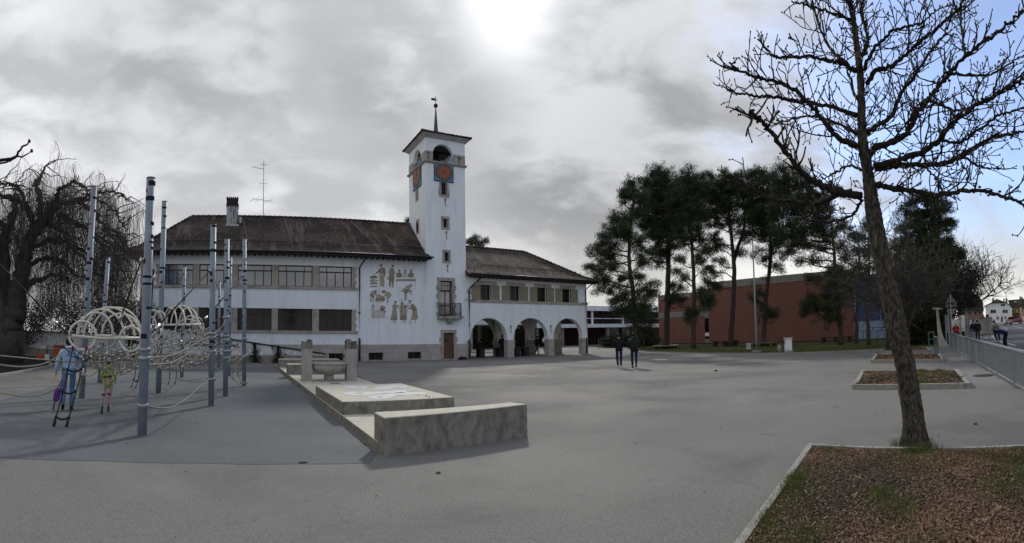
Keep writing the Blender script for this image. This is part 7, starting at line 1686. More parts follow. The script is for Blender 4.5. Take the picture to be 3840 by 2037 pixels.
# ------------------------------------------------------------------ beds, kerbs, mulch
def bed(label, C, h=.10, kw=.10, seed=1, ntex=900, grassn=500, chip=.022, near=False):
    """C: 4 ground corners; timber/stone kerb round a mound of chips"""
    rng = np.random.default_rng(seed); c = sum(C, Vector((0, 0, 0))) / 4; t = thing('planting_bed', label, 'planting bed', (c.x, c.y, 0))
    for i in range(4):
        a, b = C[i], C[(i + 1) % 4]; d = (b - a).normalized() * kw / 2; m = MB(); m.bar((a.x - d.x, a.y - d.y, h / 2), (b.x - d.x * 1.02, b.y - d.y * 1.02, h / 2), kw, h); m.build('kerb', 'kerb', t)
    def P(u, v): return C[0] * (1 - u) * (1 - v) + C[1] * u * (1 - v) + C[2] * u * v + C[3] * (1 - u) * v
    n = 40 if near else 16; Hn = lambda u, v: h * .55 + (.035 if near else .07) * (16 * u * (1 - u) * v * (1 - v)) ** .5 + .012 * math.sin(u * 31 + seed) * math.sin(v * 27)
    m = MB(); V = []
    for j in range(n + 1):
        for i in range(n + 1): p = P(i / n, j / n); V.append((p.x, p.y, Hn(i / n, j / n) + rng.normal() * .004))
    m.add(V, [(j * (n + 1) + i, j * (n + 1) + i + 1, (j + 1) * (n + 1) + i + 1, (j + 1) * (n + 1) + i) for j in range(n) for i in range(n)], 0, True); m.build('soil', 'soil', t)
    U = rng.uniform(.012, .988, (ntex, 2)); 
    if near: pass
    cc = [tuple(C[k]) for k in range(4)]; A_ = np.array(cc); u, v = U[:, :1], U[:, 1:]
    Q = A_[0] * (1 - u) * (1 - v) + A_[1] * u * (1 - v) + A_[2] * u * v + A_[3] * (1 - u) * v; Q[:, 2] = [Hn(a, b) + rng.uniform(.002, .022) for a, b in U]
    red = np.sin(Q[:, 0] * 2.1 + 1) + np.sin(Q[:, 1] * 2.9) + rng.normal(size=ntex) * .8
    m = MB(); an = rng.uniform(0, 2 * PI, ntex); l = chip * rng.uniform(.4, 1.5, ntex) * (1 + (rng.uniform(size=ntex) > .985) * 1.2); w_ = l * rng.uniform(.18, .5, ntex); ti = rng.normal(size=ntex) * .35
    ax = np.stack([np.cos(an), np.sin(an), ti], 1); bx_ = np.stack([-np.sin(an), np.cos(an), rng.normal(size=ntex) * .3], 1); up = np.array([0, 0, 1.])
    th = (l * .10)[:, None] * up
    a0 = Q - ax * l[:, None] - bx_ * w_[:, None]; a1 = Q + ax * l[:, None] - bx_ * w_[:, None]; a2 = Q + ax * l[:, None] * .8 + bx_ * w_[:, None]; a3 = Q - ax * l[:, None] + bx_ * w_[:, None]
    V8 = np.stack([a0 - th, a1 - th, a2 - th, a3 - th, a0 + th, a1 + th, a2 + th, a3 + th], 1); fc_ = np.array([(4, 5, 6, 7), (0, 1, 5, 4), (1, 2, 6, 5), (2, 3, 7, 6), (3, 0, 4, 7)])
    for mi, sel in ((0, (red > 0) & (rng.uniform(size=ntex) > .12)), (2, (red <= 0) & (rng.uniform(size=ntex) > .28))):
        W_ = V8[sel]; k = len(W_); m.arr(W_.reshape(-1, 3), (fc_[None] + 8 * np.arange(k)[:, None, None]).reshape(-1, 4), mi)
    sel = rng.uniform(size=ntex) > .945; W_ = V8[sel] + np.array([0, 0, .012]); k = len(W_); m.arr(W_.reshape(-1, 3), (fc_[None] + 8 * np.arange(k)[:, None, None]).reshape(-1, 4), 1)
    o = m.build('bark_chips', ['chip1', 'chip2', 'chip3'], t); o['kind'] = 'stuff'
    # grass tufts in patches
    g = MB(); base = []; 
    npatch = 46 if near else 14
    for _ in range(npatch):
        u0, v0 = rng.uniform(.02, .98, 2); 
        if rng.uniform() < .55: (u0, v0) = ((rng.choice([.02, .97]), v0) if rng.uniform() < .5 else (u0, rng.choice([.02, .97])))
        s_ = rng.uniform(.02, .07)
        for _ in range(grassn // npatch):
            u, v = u0 + rng.normal() * s_, v0 + rng.normal() * s_
            if 0 < u < 1 and 0 < v < 1: p = P(u, v); base.append((p.x, p.y, Hn(u, v)))
    base = np.array(base); n_ = len(base); an = rng.uniform(0, 2 * PI, n_); hh = rng.uniform(.02, .085, n_) * (1. if near else 1.2); wv = .0036 if near else .007
    sx = np.stack([np.cos(an), np.sin(an), np.zeros(n_)], 1) * wv; le = np.stack([rng.normal(size=n_) * .5, rng.normal(size=n_) * .5, np.ones(n_)], 1) * hh[:, None]
    g.arr(np.stack([base - sx, base + sx, base + sx * .4 + le * .6, base + le], 1).reshape(-1, 3), np.arange(4 * n_).reshape(n_, 4)); go_ = g.build('grass_tufts', 'grass', t); go_['kind'] = 'stuff'
    return t
gm = MB(); an = rc.uniform(0, 2 * PI, 1600); rr2_ = .17 + rc.gamma(1.5, .05, 1600); B_ = np.stack([tb.x + rr2_ * np.cos(an), tb.y + rr2_ * np.sin(an), np.full(1600, .06)], 1); B_ = B_[(np.sin(an * 2 + .6) > -.3)]; n_ = len(B_); a2 = rc.uniform(0, 2 * PI, n_)
sx = np.stack([np.cos(a2), np.sin(a2), np.zeros(n_)], 1) * .004; le = np.stack([rc.normal(size=n_) * .4, rc.normal(size=n_) * .4, np.ones(n_)], 1) * rc.uniform(.05, .15, n_)[:, None]
gm.arr(np.stack([B_ - sx, B_ + sx, B_ + sx * .4 + le * .6, B_ + le], 1).reshape(-1, 3), np.arange(4 * n_).reshape(n_, 4)); tag(gm.build('grass', 'grass'), 'long bright grass tufts round the foot of the chestnut', 'grass', kind='stuff')
n1_, f1_ = gp(2800, 2037), gp(3040, 1687); dB = (f1_ - n1_).normalized(); sB = Vector((dB.y, -dB.x, 0)); n0_ = n1_ - dB * 1.6
FR_ = gp(3850, 1692)
bed('big near bed of reddish bark chips round the foreground chestnut', [n0_, f1_, FR_, FR_ + (n0_ - f1_)], .08, .075, 101, 90000, 30000, .0095, True)
c0_, c1_ = gp(3207, 1460), gp(3632, 1455); k0, k1 = gp(3238, 1403, 0), gp(3586, 1400)
bed('second nearest kerbed bed of grass and chips, behind the chestnut trunk', [c0_, c1_, k1, k0], .13, .12, 102, 9000, 5000, .022)
c0_, c1_ = gp(3272, 1362), gp(3535, 1360); k0, k1 = gp(3288, 1338), gp(3520, 1337)
bed('third kerbed bed carrying the dense bare tree', [c0_, c1_, k1, k0], .15, .12, 103, 6000, 3000, .03)
c0_, c1_ = gp(3300, 1323.5), gp(3487, 1322); k0, k1 = gp(3330, 1311), gp(3475, 1310)
bed('farthest small kerbed bed beside the lawn', [c0_, c1_, k1, k0], .14, .12, 104, 3000, 1500, .04)
# grass of the lawn
rl = np.random.default_rng(9); g = MB(); base = []
poly = [(p.x, p.y) for p in LP]
def inside(x, y, P):
    c = np.zeros(len(x), bool); n = len(P)
    for i in range(n):
        x1, y1 = P[i]; x2, y2 = P[(i + 1) % n]; cond = ((y1 > y) != (y2 > y)) & (x < (x2 - x1) * (y - y1) / (y2 - y1 + 1e-12) + x1); c ^= cond
    return c
X_ = rl.uniform(24, 56, 90000); Y_ = rl.uniform(2, 45, 90000); s_ = inside(X_, Y_, poly) & (X_ < 50 + rl.normal(size=90000) * 3); B_ = np.stack([X_[s_], Y_[s_], np.full(s_.sum(), .03)], 1); n_ = len(B_)
an = rl.uniform(0, 2 * PI, n_); sx = np.stack([np.cos(an), np.sin(an), np.zeros(n_)], 1) * .02; le = np.stack([rl.normal(size=n_) * .4, rl.normal(size=n_) * .4, np.ones(n_)], 1) * rl.uniform(.03, .09, n_)[:, None]
g.arr(np.stack([B_ - sx, B_ + sx, B_ + sx * .4 + le * .6, B_ + le], 1).reshape(-1, 3), np.arange(4 * n_).reshape(n_, 4)); tag(g.build('grass', 'grass'), 'short worn winter grass on the lawn under the pines', 'grass', kind='stuff')
# fallen leaves, twigs and grit on the asphalt
gr = MB(); ng = 600; X_ = rl.uniform(-12, 30, ng); Y_ = rl.uniform(1.5, 30, ng)
gr.arr(np.stack([np.stack([X_ + rl.normal(size=ng) * .012, Y_ + rl.normal(size=ng) * .012, np.full(ng, .006) + rl.uniform(0, .02, ng)], 1) for _ in range(4)], 1).reshape(-1, 3), np.arange(4 * ng).reshape(ng, 4), 0)
tag(gr.build('leaf_litter', 'chip3'), 'scattered dead leaf scraps and grit over the asphalt', 'litter', kind='stuff')
for k, (x_, y_, r_, lab) in enumerate(((1644, 1776, .022, 'dark stone lying on the asphalt below the near bench'), (3658, 1592, .03, 'dark pebble on the asphalt right of the chestnut trunk'), (1136, 1738, .03, 'flat dark scrap on the edge of the blue grey surface'), (1368, 1668, .02, 'small dark stone at the foot of the terrace edge'), (2685, 1393, .06, 'tuft of dry twigs lying in the middle of the yard'))):
    p = gp(x_, y_); m = MB(); m.ball((p.x, p.y, r_ * .5), r_, 0, 8, (1.5, 1.1, .6) if k != 2 else (2.4, .7, .3)); one('pebble' if k != 4 else 'twig_tuft', m, 'chip3' if k != 4 else 'shrub', lab, 'stone' if k != 4 else 'twigs', p)
# ------------------------------------------------------------------ railings by the street
def bar_fence(label, A, B, h, n, group, npost):
    t = thing('street_railing', label, 'railing', ((A + B) / 2).to_tuple(), group); t.location.z = 0
    m = MB(); m.bar((A.x, A.y, h), (B.x, B.y, h), .06, .05); m.build('top_rail', 'galvanised', t); m = MB(); m.bar((A.x, A.y, .12), (B.x, B.y, .12), .04, .04); m.build('bottom_rail', 'galvanised', t)
    for i in range(n): p = A + (B - A) * (i + .5) / n; m = MB(); m.bar((p.x, p.y, .14), (p.x, p.y, h - .025), .012, .034, up=(B - A).normalized()); m.build('bar', 'fence_metal', t)
    for i in range(npost + 1): p = A + (B - A) * i / npost; m = MB(); m.bar((p.x, p.y, 0), (p.x, p.y, h + .0), .05, .07); m.build('post', 'galvanised', t)
hF = .95
nb = 95; bar_fence('long galvanised railing of close upright bars between footway and street', FB, FC, hF, nb, 'street railings', 6)
bar_fence('short far piece of galvanised railing beside the concrete pylon', FA, FB + (FA - FB).normalized() * .5, hF, 40, 'street railings', 2)
FG = FC + (FC - FB).normalized() * .12; bar_fence('near piece of galvanised railing cut by the right edge of the photo', FG, FG + (FC - FB).normalized() * 3.2, hF, 30, 'street railings', 1)
# taller slatted panel, hoop frames, pylon, signs
q = dp(3556, 1250, 33.5); t = thing('slatted_screen', 'tall narrow corrugated metal panel standing at the far end of the railing', 'panel', (q.x, q.y, 0)); m = MB(); zt_ = dp(3550, 1182, 33.5).z
a = dp(3548, 1250, 33.5); b = dp(3560, 1250, 33.2)
for i in range(8): p = a + (b - a) * i / 7; m.bar((p.x, p.y, .9), (p.x, p.y, zt_), .05, .05)
m.build('slats', 'galvanised', t); m = MB(); m.bar((a.x, a.y, zt_), (b.x, b.y, zt_), .08, .08); m.bar((b.x, b.y, 0), (b.x, b.y, zt_), .08, .08); m.bar((a.x, a.y, 0), (a.x, a.y, zt_), .08, .08); m.build('frame', 'galvanised', t)
for (xa_, ya_, xb_, yb_, top_, lab) in ((3484, 1300, 3504, 1297, 1247, 'green grey tubular hoop barrier left of the pylon'), (3507, 1334, 3517, 1338, 1263, 'narrow pale hoop barrier standing edge on in front of the pylon')):
    A = gp(xa_, ya_); B = gp(xb_, yb_); zt_ = dp(xa_, top_, proj_d(A)).z; t = thing('hoop_barrier', lab, 'barrier', ((A + B) / 2).to_tuple(), 'hoop barriers at the yard gate'); m = MB()
    m.bar((A.x, A.y, 0), (A.x, A.y, zt_), .08, .08); m.bar((B.x, B.y, 0), (B.x, B.y, zt_), .08, .08); m.build('upright', 'rail_green', t); m = MB(); m.bar((A.x, A.y, zt_), (B.x, B.y, zt_), .07, .07); m.bar((A.x, A.y, zt_ * .5), (B.x, B.y, zt_ * .5), .05, .05); m.build('crossbar', 'rail_green', t)
dpy = 33.; Ppx = lambda x, y: dp(3300 + x * .3074, 980 + y * .3074, dpy)
t = thing('concrete_pylon', 'white flared concrete pylon with a short arm at the top', 'pylon', (Ppx(760, 1030).x, Ppx(760, 1030).y, 0))
out = [(718, 1030), (845, 1030), (825, 1010), (795, 970), (772, 920), (755, 860), (742, 800), (730, 740), (720, 670), (712, 592), (680, 590), (690, 700), (700, 850), (712, 980)]
n_ = Vector((Ppx(760, 800).x, Ppx(760, 800).y, 0)).normalized(); m = MB(); PP = [Ppx(x, y) for x, y in out]
for p in PP[:2]: p.z = 0
m.prism([tuple(p) for p in PP], tuple(n_ * .45)); m.build('shaft', 'pylon', t)
m = MB(); m.prism([tuple(Ppx(x, y) - n_ * .02) for x, y in ((638, 564), (712, 566), (716, 590), (690, 592), (638, 590))], tuple(n_ * .5)); m.prism([tuple(Ppx(x, y)) for x, y in ((714, 570), (765, 574), (762, 586), (714, 588))], tuple(n_ * .3)); m.build('arm', 'pylon', t)
def sign_geo(px_, py_, d): return dp(px_, py_, d)
ds = 31.; SP = lambda x, y: dp(3400 + x * .36606, 1000 + y * .36606, ds)
t = thing('road_sign', 'back of a triangular road sign over plates and a round sign on one pole', 'road sign', (SP(455, 700).x, SP(455, 700).y, 0)); ns = Vector((SP(450, 400).x, SP(450, 400).y, 0)).normalized()
m = MB(); m.tube([(SP(458, 700).x, SP(458, 700).y, 0), SP(447, 285)], .035, 8); m.build('pole', 'galvanised', t)
m = MB(); m.prism([tuple(SP(*q) + ns * .06) for q in ((445, 282), (510, 372), (396, 372))], tuple(ns * .02)); m.build('triangle_plate', 'sign_back', t)
m = MB(); m.prism([tuple(SP(*q) + ns * .06) for q in ((394, 374), (510, 374), (510, 385), (394, 385))], tuple(ns * .02)); m.prism([tuple(SP(*q) + ns * .06) for q in ((398, 388), (510, 390), (510, 414), (400, 412))], tuple(ns * .02)); m.build('extra_plate', 'sign_back', t)
m = MB(); m.prism([tuple(SP(450 + 40 * math.cos(i * PI / 10), 455 + 38 * math.sin(i * PI / 10)) + ns * .06) for i in range(20)], tuple(ns * .02)); m.build('round_plate', 'sign_back', t)
m = MB()
for yy in (373, 388, 425, 490): m.bar(SP(418, yy) + ns * .03, SP(490, yy) + ns * .03, .03, .03)
m.build('brackets', 'iron', t)
SQ = lambda x, y, d=33.: dp(3500 + x * .1757, 1060 + y * .1757, d)
t = thing('roadworks_sign', 'small red bordered triangular roadworks warning sign', 'road sign', (SQ(562, 1000).x, SQ(562, 1000).y, 0)); nv = Vector((SQ(560, 740).x, SQ(560, 740).y, 0)).normalized()
m = MB(); m.prism([tuple(SQ(*q)) for q in ((565, 684), (618, 786), (504, 782))], tuple(nv * .02)); m.build('red_border', 'sign_red', t)
m = MB(); m.prism([tuple(SQ(*q) - nv * .006) for q in ((564, 706), (604, 776), (520, 773))], tuple(nv * .004)); m.build('white_field', 'sign_white', t)
m = MB()
for P in ([(556, 732), (566, 728), (572, 740), (566, 752), (572, 768), (564, 770), (556, 756), (546, 768), (538, 768), (550, 748)], [(570, 770), (584, 754), (598, 772)], [(566, 738), (582, 750), (578, 756), (562, 744)], circ(562, 722, 6, 6, 8)): m.prism([tuple(SQ(*q) - nv * .012) for q in P], tuple(nv * .004))
m.build('digging_figure', 'sign_black', t); m = MB(); m.tube([(SQ(566, 1000).x + nv.x * .03, SQ(566, 1000).y, 0), SQ(562, 780) + nv * .03], .03, 6); m.build('pole', 'galvanised', t)
# site hoarding: posters, container, fence mesh
for k, (x0_, y0_, x1_, y1_, m_, lab) in enumerate(((395, 790, 500, 1090, 'banner', 'grey printed site banner behind the red coated person'), (505, 780, 565, 1080, 'banner', 'narrow pale site banner below the roadworks sign'), (600, 700, 690, 1095, 'sign_white', 'tall white information board on two posts'), (785, 800, 845, 1060, 'banner', 'white and pink site banner on the mesh fence'), (850, 800, 900, 960, 'banner', 'small pale banner right of the pink one'))):
    d_ = 36. + k; A, B = SQ(x0_, y1_, d_), SQ(x1_, y1_, d_); z0_, z1_ = max(.05, A.z), SQ(x0_, y0_, d_).z; t = thing('site_banner', lab, 'banner', ((A.x + B.x) / 2, (A.y + B.y) / 2, 0), 'panels round the roadworks site'); m = MB(); m.bar((A.x, A.y, (z0_ + z1_) / 2 + .1), (B.x, B.y, (z0_ + z1_) / 2 + .1), .03, z1_ - z0_ - .2); m.build('printed_sheet', m_, t)
    m = MB(); m.bar((A.x, A.y, 0), (A.x, A.y, z1_), .05); m.bar((B.x, B.y, 0), (B.x, B.y, z1_), .05); m.build('posts', 'galvanised', t)
d_ = 39.; A, B = SQ(525, 1100, d_), SQ(665, 1100, d_); t = thing('waste_container', 'dark blue wheeled waste container behind the roadworks sign', 'container', ((A.x + B.x) / 2, (A.y + B.y) / 2, 0)); u = (B - A); u.z = 0; z_ = SQ(600, 930, d_).z
m = MB(); m.bar((A.x, A.y, z_ / 2 + .1), (B.x, B.y, z_ / 2 + .1), .9, z_ - .2); m.build('tub', 'bin_blue', t); m = MB(); m.bar((A.x - .02, A.y, z_ + .06), (B.x + .02, B.y, z_ + .06), 1.0, .12); m.build('lid', 'navy_cloth', t)
for q in (A, B):
    m = MB(); m.lathe([(.1, -.05), (.1, .05)], (q.x, q.y, .1), 10, axis='y'); m.build('wheel', 'tyre', t)
# mesh fence and covered stall
d_ = 43.; A, B = SQ(680, 1050, d_), SQ(985, 1050, d_); zt_ = SQ(800, 745, d_).z; t = thing('mesh_fence', 'grey site fence of wire mesh around the rusty roofed shed', 'fence', ((A.x + B.x) / 2, (A.y + B.y) / 2, 0)); m = MB()
for i in range(7): p = A + (B - A) * i / 6; m.bar((p.x, p.y, 0), (p.x, p.y, zt_), .06)
m.build('posts', 'galvanised', t); m = MB()
for i in range(40): p = A + (B - A) * i / 39; m.bar((p.x, p.y, .1), (p.x, p.y, zt_ - .05), .015)
for i in range(9): z_ = .15 + (zt_ - .2) * i / 8; m.bar((A.x, A.y, z_), (B.x, B.y, z_), .018)
m.build('mesh', 'fence_metal', t)
d_ = 58.; A, B = SQ(700, 1000, d_), SQ(1100, 1000, d_ + 4); A.z = B.z = 0; t = thing('shed', 'low dark shed with a rusty sheet metal roof beside the street', 'shed', ((A.x + B.x) / 2, (A.y + B.y) / 2, 0)); z1_ = SQ(900, 745, d_).z; z2_ = SQ(900, 655, d_).z; nn_ = Vector((A.x, A.y, 0)).normalized()
m = MB(); m.bar((A.x + nn_.x * 2, A.y + nn_.y * 2, z1_ / 2), (B.x + nn_.x * 2, B.y + nn_.y * 2, z1_ / 2), 2.5, z1_); m.build('wall', 'house_grey', t)
A2, B2 = SQ(775, 700, d_ - 1), SQ(1095, 700, d_ + 3); m = MB(); m.prism([(A2.x, A2.y, z1_), (A2.x, A2.y, z1_ + .12), (A2.x + nn_.x * 4, A2.y + nn_.y * 4, z2_), (A2.x + nn_.x * 4, A2.y + nn_.y * 4, z2_ - .15)], tuple(B2 - A2)); m.build('roof', 'roof_rust', t)
q = SQ(1050, 985, 66); m = MB(); L_ = q.copy(); L_.z = 0; u = Vector((nn_.y, -nn_.x, 0))
m.bar(L_ - u * 3.2 + Vector((0, 0, .45)), L_ + u * 2.2 + Vector((0, 0, .45)), 1.0, .9); one('stone_trough', m, 'planter_old', 'long mossy concrete planter at the bend of the pavement', 'planter', (L_.x, L_.y, 0))
# ------------------------------------------------------------------ cars
def car(name, label, c, ang, L, Wd, H, paint, kind='car', group=None, lights=True):
    t = thing(name, label, kind, (c[0], c[1], 0), group, ang); k = L / 4.4
    side = [(-2.15, .35), (-2.2, .6), (-2.05, .88), (-1.2, .98), (-.55, 1.42), (.75, 1.46), (1.6, 1.08), (2.1, .98), (2.2, .62), (2.15, .35)] if kind == 'car' else [(-2.2, .35), (-2.25, .9), (-1.9, 1.05), (-1.45, 1.72), (1.9, 1.80), (2.15, 1.7), (2.25, .95), (2.2, .35)]
    hs = H / (1.46 if kind == 'car' else 1.8); m = MB(); n = len(side); V = []
    for yy, ins in ((-1, 0), (-.93, 0), (.93, 0), (1, 0)):
        for x, z in side: w_ = Wd / 2 * (1 if z < 1.0 else .80); V.append((x * k, yy * w_ if abs(yy) < 1 else yy * w_ * .97, z * hs - (0.04 if abs(yy) == 1 and z > 1 else 0)))
    F = [[i for i in range(n)][::-1], [3 * n + i for i in range(n)]] + [(a * n + i, a * n + (i + 1) % n, (a + 1) * n + (i + 1) % n, (a + 1) * n + i) for a in range(3) for i in range(n)]
    m.add(V, F, 0, False); m.build('body', paint, t, True)
    m = MB(); zl, zh = 1.0 * hs, (1.36 if kind == 'car' else 1.62) * hs
    xs0, xs1 = (-1.0, 1.3) if kind == 'car' else (-1.6, 1.95)
    for s in (-1, 1): y_ = s * (Wd / 2 * .80 + .012); m.prism([(xs0 * k, y_, zl), (xs1 * k, y_, zl), ((xs1 - .45) * k, y_ , zh), ((xs0 + .5) * k, y_, zh)], (0, s * .01, 0))
    m.build('side_windows', 'glass_dark', t, True)
    m = MB(); rx = (1.62 if kind == 'car' else 2.17); m.prism([(rx * k + .03, -Wd * .36, 1.06 * hs), (rx * k + .03, Wd * .36, 1.06 * hs), ((rx - (.80 if kind == 'car' else .02)) * k + .05, Wd * .33, zh), ((rx - (.80 if kind == 'car' else .02)) * k + .05, -Wd * .33, zh)], (.012, 0, .012)); m.build('rear_window', 'glass_dark', t, True)
    for sx_ in (-1.38, 1.35):
        for s in (-1, 1):
            m = MB(); y0_ = s * (Wd / 2 - .10); m.lathe([(.32, -.11), (.34, -.08), (.34, .08), (.32, .11)], (sx_ * k, y0_, .33), 18, axis='y'); o = m.build('wheel', 'tyre', t, True); m = MB(); m.lathe([(.20, -.125), (.20, .125)], (sx_ * k, y0_, .33), 14, axis='y'); m.build('rim', 'galvanised', o, True)
    for s in (-1, 1): m = MB(); m.box((2.12 * k, s * Wd * .36 - .16, .78 * hs), (2.25 * k, s * Wd * .36 + .16, .93 * hs)); m.build('tail_light', 'tail_lamp', t, True)
    m = MB(); m.box((2.2 * k + .0, -.26, .62 * hs), (2.24 * k + .02, .26, .74 * hs)); m.build('number_plate', 'sign_white', t, True)
    return t
def road_dir(px_, d): p = dp(px_, 1215, d); return p
p = road_dir(3780, 128); car('parked_car', 'dark red saloon car seen from behind on the road', p, PI + math.atan2(p.y, p.x) + .1, 4.4, 1.8, 1.45, 'car_red')
p = road_dir(3806, 150); car('parked_van', 'dark red van standing by the ochre house', p, math.atan2(p.y, p.x) - PI / 2 - .2, 5.2, 2.0, 2.3, 'car_red', 'van')
p = road_dir(3684, 78); car('parked_car', 'silver blue car parked behind the mossy planter', p, math.atan2(p.y, p.x) - PI / 2 + .3, 4.3, 1.8, 1.55, 'car_silver')
# ------------------------------------------------------------------ houses of the street
def hwall(t, A, u, w_, h0, h1, dpt, m_, name='wall', gable=None):
    pass
dH = 215.; HQ = lambda x, y: dp(3500 + x * .1757, 1060 + y * .1757, dH)
nH = Vector((HQ(1380, 700).x, HQ(1380, 700).y, 0)).normalized(); uH = Vector((nH.y, -nH.x, 0))
def HP(x, y, off=0.):   # point on the facade plane square to the view line of the house
    r = ray(3500 + x * .1757, 1060 + y * .1757); rv = Vector(r); k = dH / rv.dot(nH); p = rv * k; p.z += EYE; return p + nH * off
t = thing('white_house', 'white gabled house with brown shutters and a red door at the road bend', 'house', (HP(1380, 845).x, HP(1380, 845).y, 0))
o0 = [(1115, 850), (1690, 850), (1682, 620), (1648, 490), (1540, 428), (1345, 378), (1240, 445), (1120, 500)]
P = [HP(x, y) for x, y in o0]; P[0].z = P[1].z = -.2
m = MB(); m.prism([tuple(p) for p in P], tuple(nH * 12)); m.build('wall', 'house_white', t)
m = MB()
for seg in ([(1085, 520), (1240, 440), (1345, 368), (1345, 352), (1235, 425), (1080, 505)], [(1345, 368), (1540, 432), (1665, 505), (1668, 490), (1545, 415), (1345, 352)], [(1240, 446), (1540, 434), (1345, 360)]): m.prism([tuple(HP(x, y, -.6)) for x, y in seg], tuple(nH * 13))
m.build('roof', 'roof_brown', t)
def hwin(t, x0, y0, x1, y1, shut=0, HPf=None, gl='glass_dark', sh='shutter_brown'):
    HPf = HPf or HP; m = MB(); m.prism([tuple(HPf(x, y, -.10)) for x, y in ((x0, y1), (x1, y1), (x1, y0), (x0, y0))], tuple(nH * .08)); o = m.build('window', gl, t)
    m = MB(); xm = (x0 + x1) / 2; m.prism([tuple(HPf(x, y, -.14)) for x, y in ((xm - 2, y1), (xm + 2, y1), (xm + 2, y0), (xm - 2, y0))], tuple(nH * .03)); m.build('glazing_bar', 'white_metal', o)
    if shut:
        for a, b in ((x0 - shut - 1, x0 - 1), (x1 + 1, x1 + shut + 1)): m = MB(); m.prism([tuple(HPf(x, y, -.16)) for x, y in ((a, y1), (b, y1), (b, y0), (a, y0))], tuple(nH * .14)); m.build('shutter', sh, t)
for w_ in ((1478, 455, 1492, 502, 36), (1240 + 6, 582, 1308, 650, 24), (1502, 582, 1560, 648, 24), (1205, 735, 1232, 800, 22), (1255, 488, 1268, 512, 0), (1352, 725, 1396, 790, 0), (1524, 720, 1560, 778, 0)): hwin(t, w_[0], w_[1], w_[2], w_[3], w_[4])
m = MB(); m.prism([tuple(HP(x, y, -.1)) for x, y in ((1444, 840), (1484, 840), (1484, 722), (1444, 722))], tuple(nH * .08)); m.build('door', 'car_red', t)
for (x0_, x1_, y0_, y1_) in ((1250, 1300, 330, 400), (1495, 1525, 345, 420), (1540, 1588, 335, 440)):
    m = MB(); m.prism([tuple(HP(x, y, 3)) for x, y in ((x0_, y1_), (x1_, y1_), (x1_, y0_), (x0_, y0_))], tuple(nH * 1.2)); o = m.build('chimney', 'house_grey', t); m = MB()
    for q in (.2, .6): a = x0_ + (x1_ - x0_) * q; m.prism([tuple(HP(x, y, 3.2)) for x, y in ((a, y0_), (a + 10, y0_), (a + 10, y0_ - 16), (a, y0_ - 16))], tuple(nH * .6))
    m.build('chimney_pot', 'iron', o)
t = thing('ochre_house', 'ochre terraced house with wooden balcony and long brown roof, right of the white house', 'house', (HP(1850, 850).x, HP(1850, 850).y, 0))
m = MB(); m.prism([tuple(HP(x, y, 2)) for x, y in ((1692, 850), (2300, 850), (2300, 520), (1692, 540))], tuple(nH * 10)); m.build('wall', 'house_orange', t)
m = MB(); a = [(1660, 545), (2300, 520), (2300, 340), (1930, 345), (1600, 372)]; m.prism([tuple(HP(x, y, 1)) for x, y in a], tuple(nH * 9)); rr2 = m.build('roof', 'roof_brown', t)
m = MB(); m.prism([tuple(HP(x, y, .8)) for x, y in ((1722, 425), (1785, 422), (1775, 392), (1718, 394))], tuple(nH * .3)); m.build('skylight', 'blue_pale', rr2)
m = MB(); m.prism([tuple(HP(x, y, .2)) for x, y in ((1700, 700), (1840, 700), (1840, 640), (1700, 650))], tuple(nH * 1.7)); m.build('balcony', 'dark_wood', t)
for w_ in ((1700, 585, 1760, 640), (1815, 575, 1848, 630), (1800, 715, 1835, 790)): hwin(t, *w_, 0, lambda x, y, o: HP(x, y, o + 2))
for (x0_, x1_, y0_, y1_) in ((1848, 1885, 285, 350), (1890, 1922, 300, 365)): m = MB(); m.prism([tuple(HP(x, y, 4)) for x, y in ((x0_, y1_), (x1_, y1_), (x1_, y0_), (x0_, y0_))], tuple(nH * 1.2)); m.build('chimney', 'house_grey', rr2)
# houses left of the white one, half hidden by trees
dG = 120.; GP = lambda x, y, off=0.: dp(3500 + x * .1757, 1060 + y * .1757, dG + off); nG = Vector((GP(900, 700).x, GP(900, 700).y, 0)).normalized()
t = thing('grey_house', 'weathered grey farmhouse with a big half hipped roof behind the bare street tree', 'house', (GP(900, 850).x, GP(900, 850).y, 0))
P = [GP(x, y) for x, y in ((560, 860), (1060, 860), (1060, 560), (560, 540))]; P[0].z = P[1].z = -.1
m = MB(); m.prism([tuple(p) for p in P], tuple(nG * 10)); m.build('wall', 'house_grey', t); m = MB(); m.prism([tuple(GP(x, y, -1)) for x, y in ((530, 580), (1080, 600), (1060, 420), (960, 265), (780, 205), (640, 300))], tuple(nG * 10)); m.build('roof', 'roof_brown', t)
for x_ in (640, 760, 880, 980): m = MB(); m.prism([tuple(GP(x, y, -.15)) for x, y in ((x_, 680), (x_ + 34, 680), (x_ + 34, 630), (x_, 630))], tuple(nG * .1)); m.build('window', 'glass_dark', t)
dG2 = 62.; K2 = lambda x, y, off=0.: dp(x, y, dG2 + off); nK = Vector((K2(3440, 1100).x, K2(3440, 1100).y, 0)).normalized()
t = thing('villa', 'grey stone villa mostly hidden behind the evergreen and shrubs', 'house', (K2(3430, 1250).x, K2(3430, 1250).y, 0))
P = [K2(x, y) for x, y in ((3385, 1262), (3520, 1262), (3520, 1010), (3385, 1020))]; P[0].z = P[1].z = -.1; m = MB(); m.prism([tuple(p) for p in P], tuple(nK * 9)); m.build('wall', 'house_grey', t)
m = MB(); m.prism([tuple(K2(x, y, -.8)) for x, y in ((3375, 1022), (3535, 1012), (3510, 960), (3400, 965))], tuple(nK * 9)); m.build('roof', 'roof_brown', t)
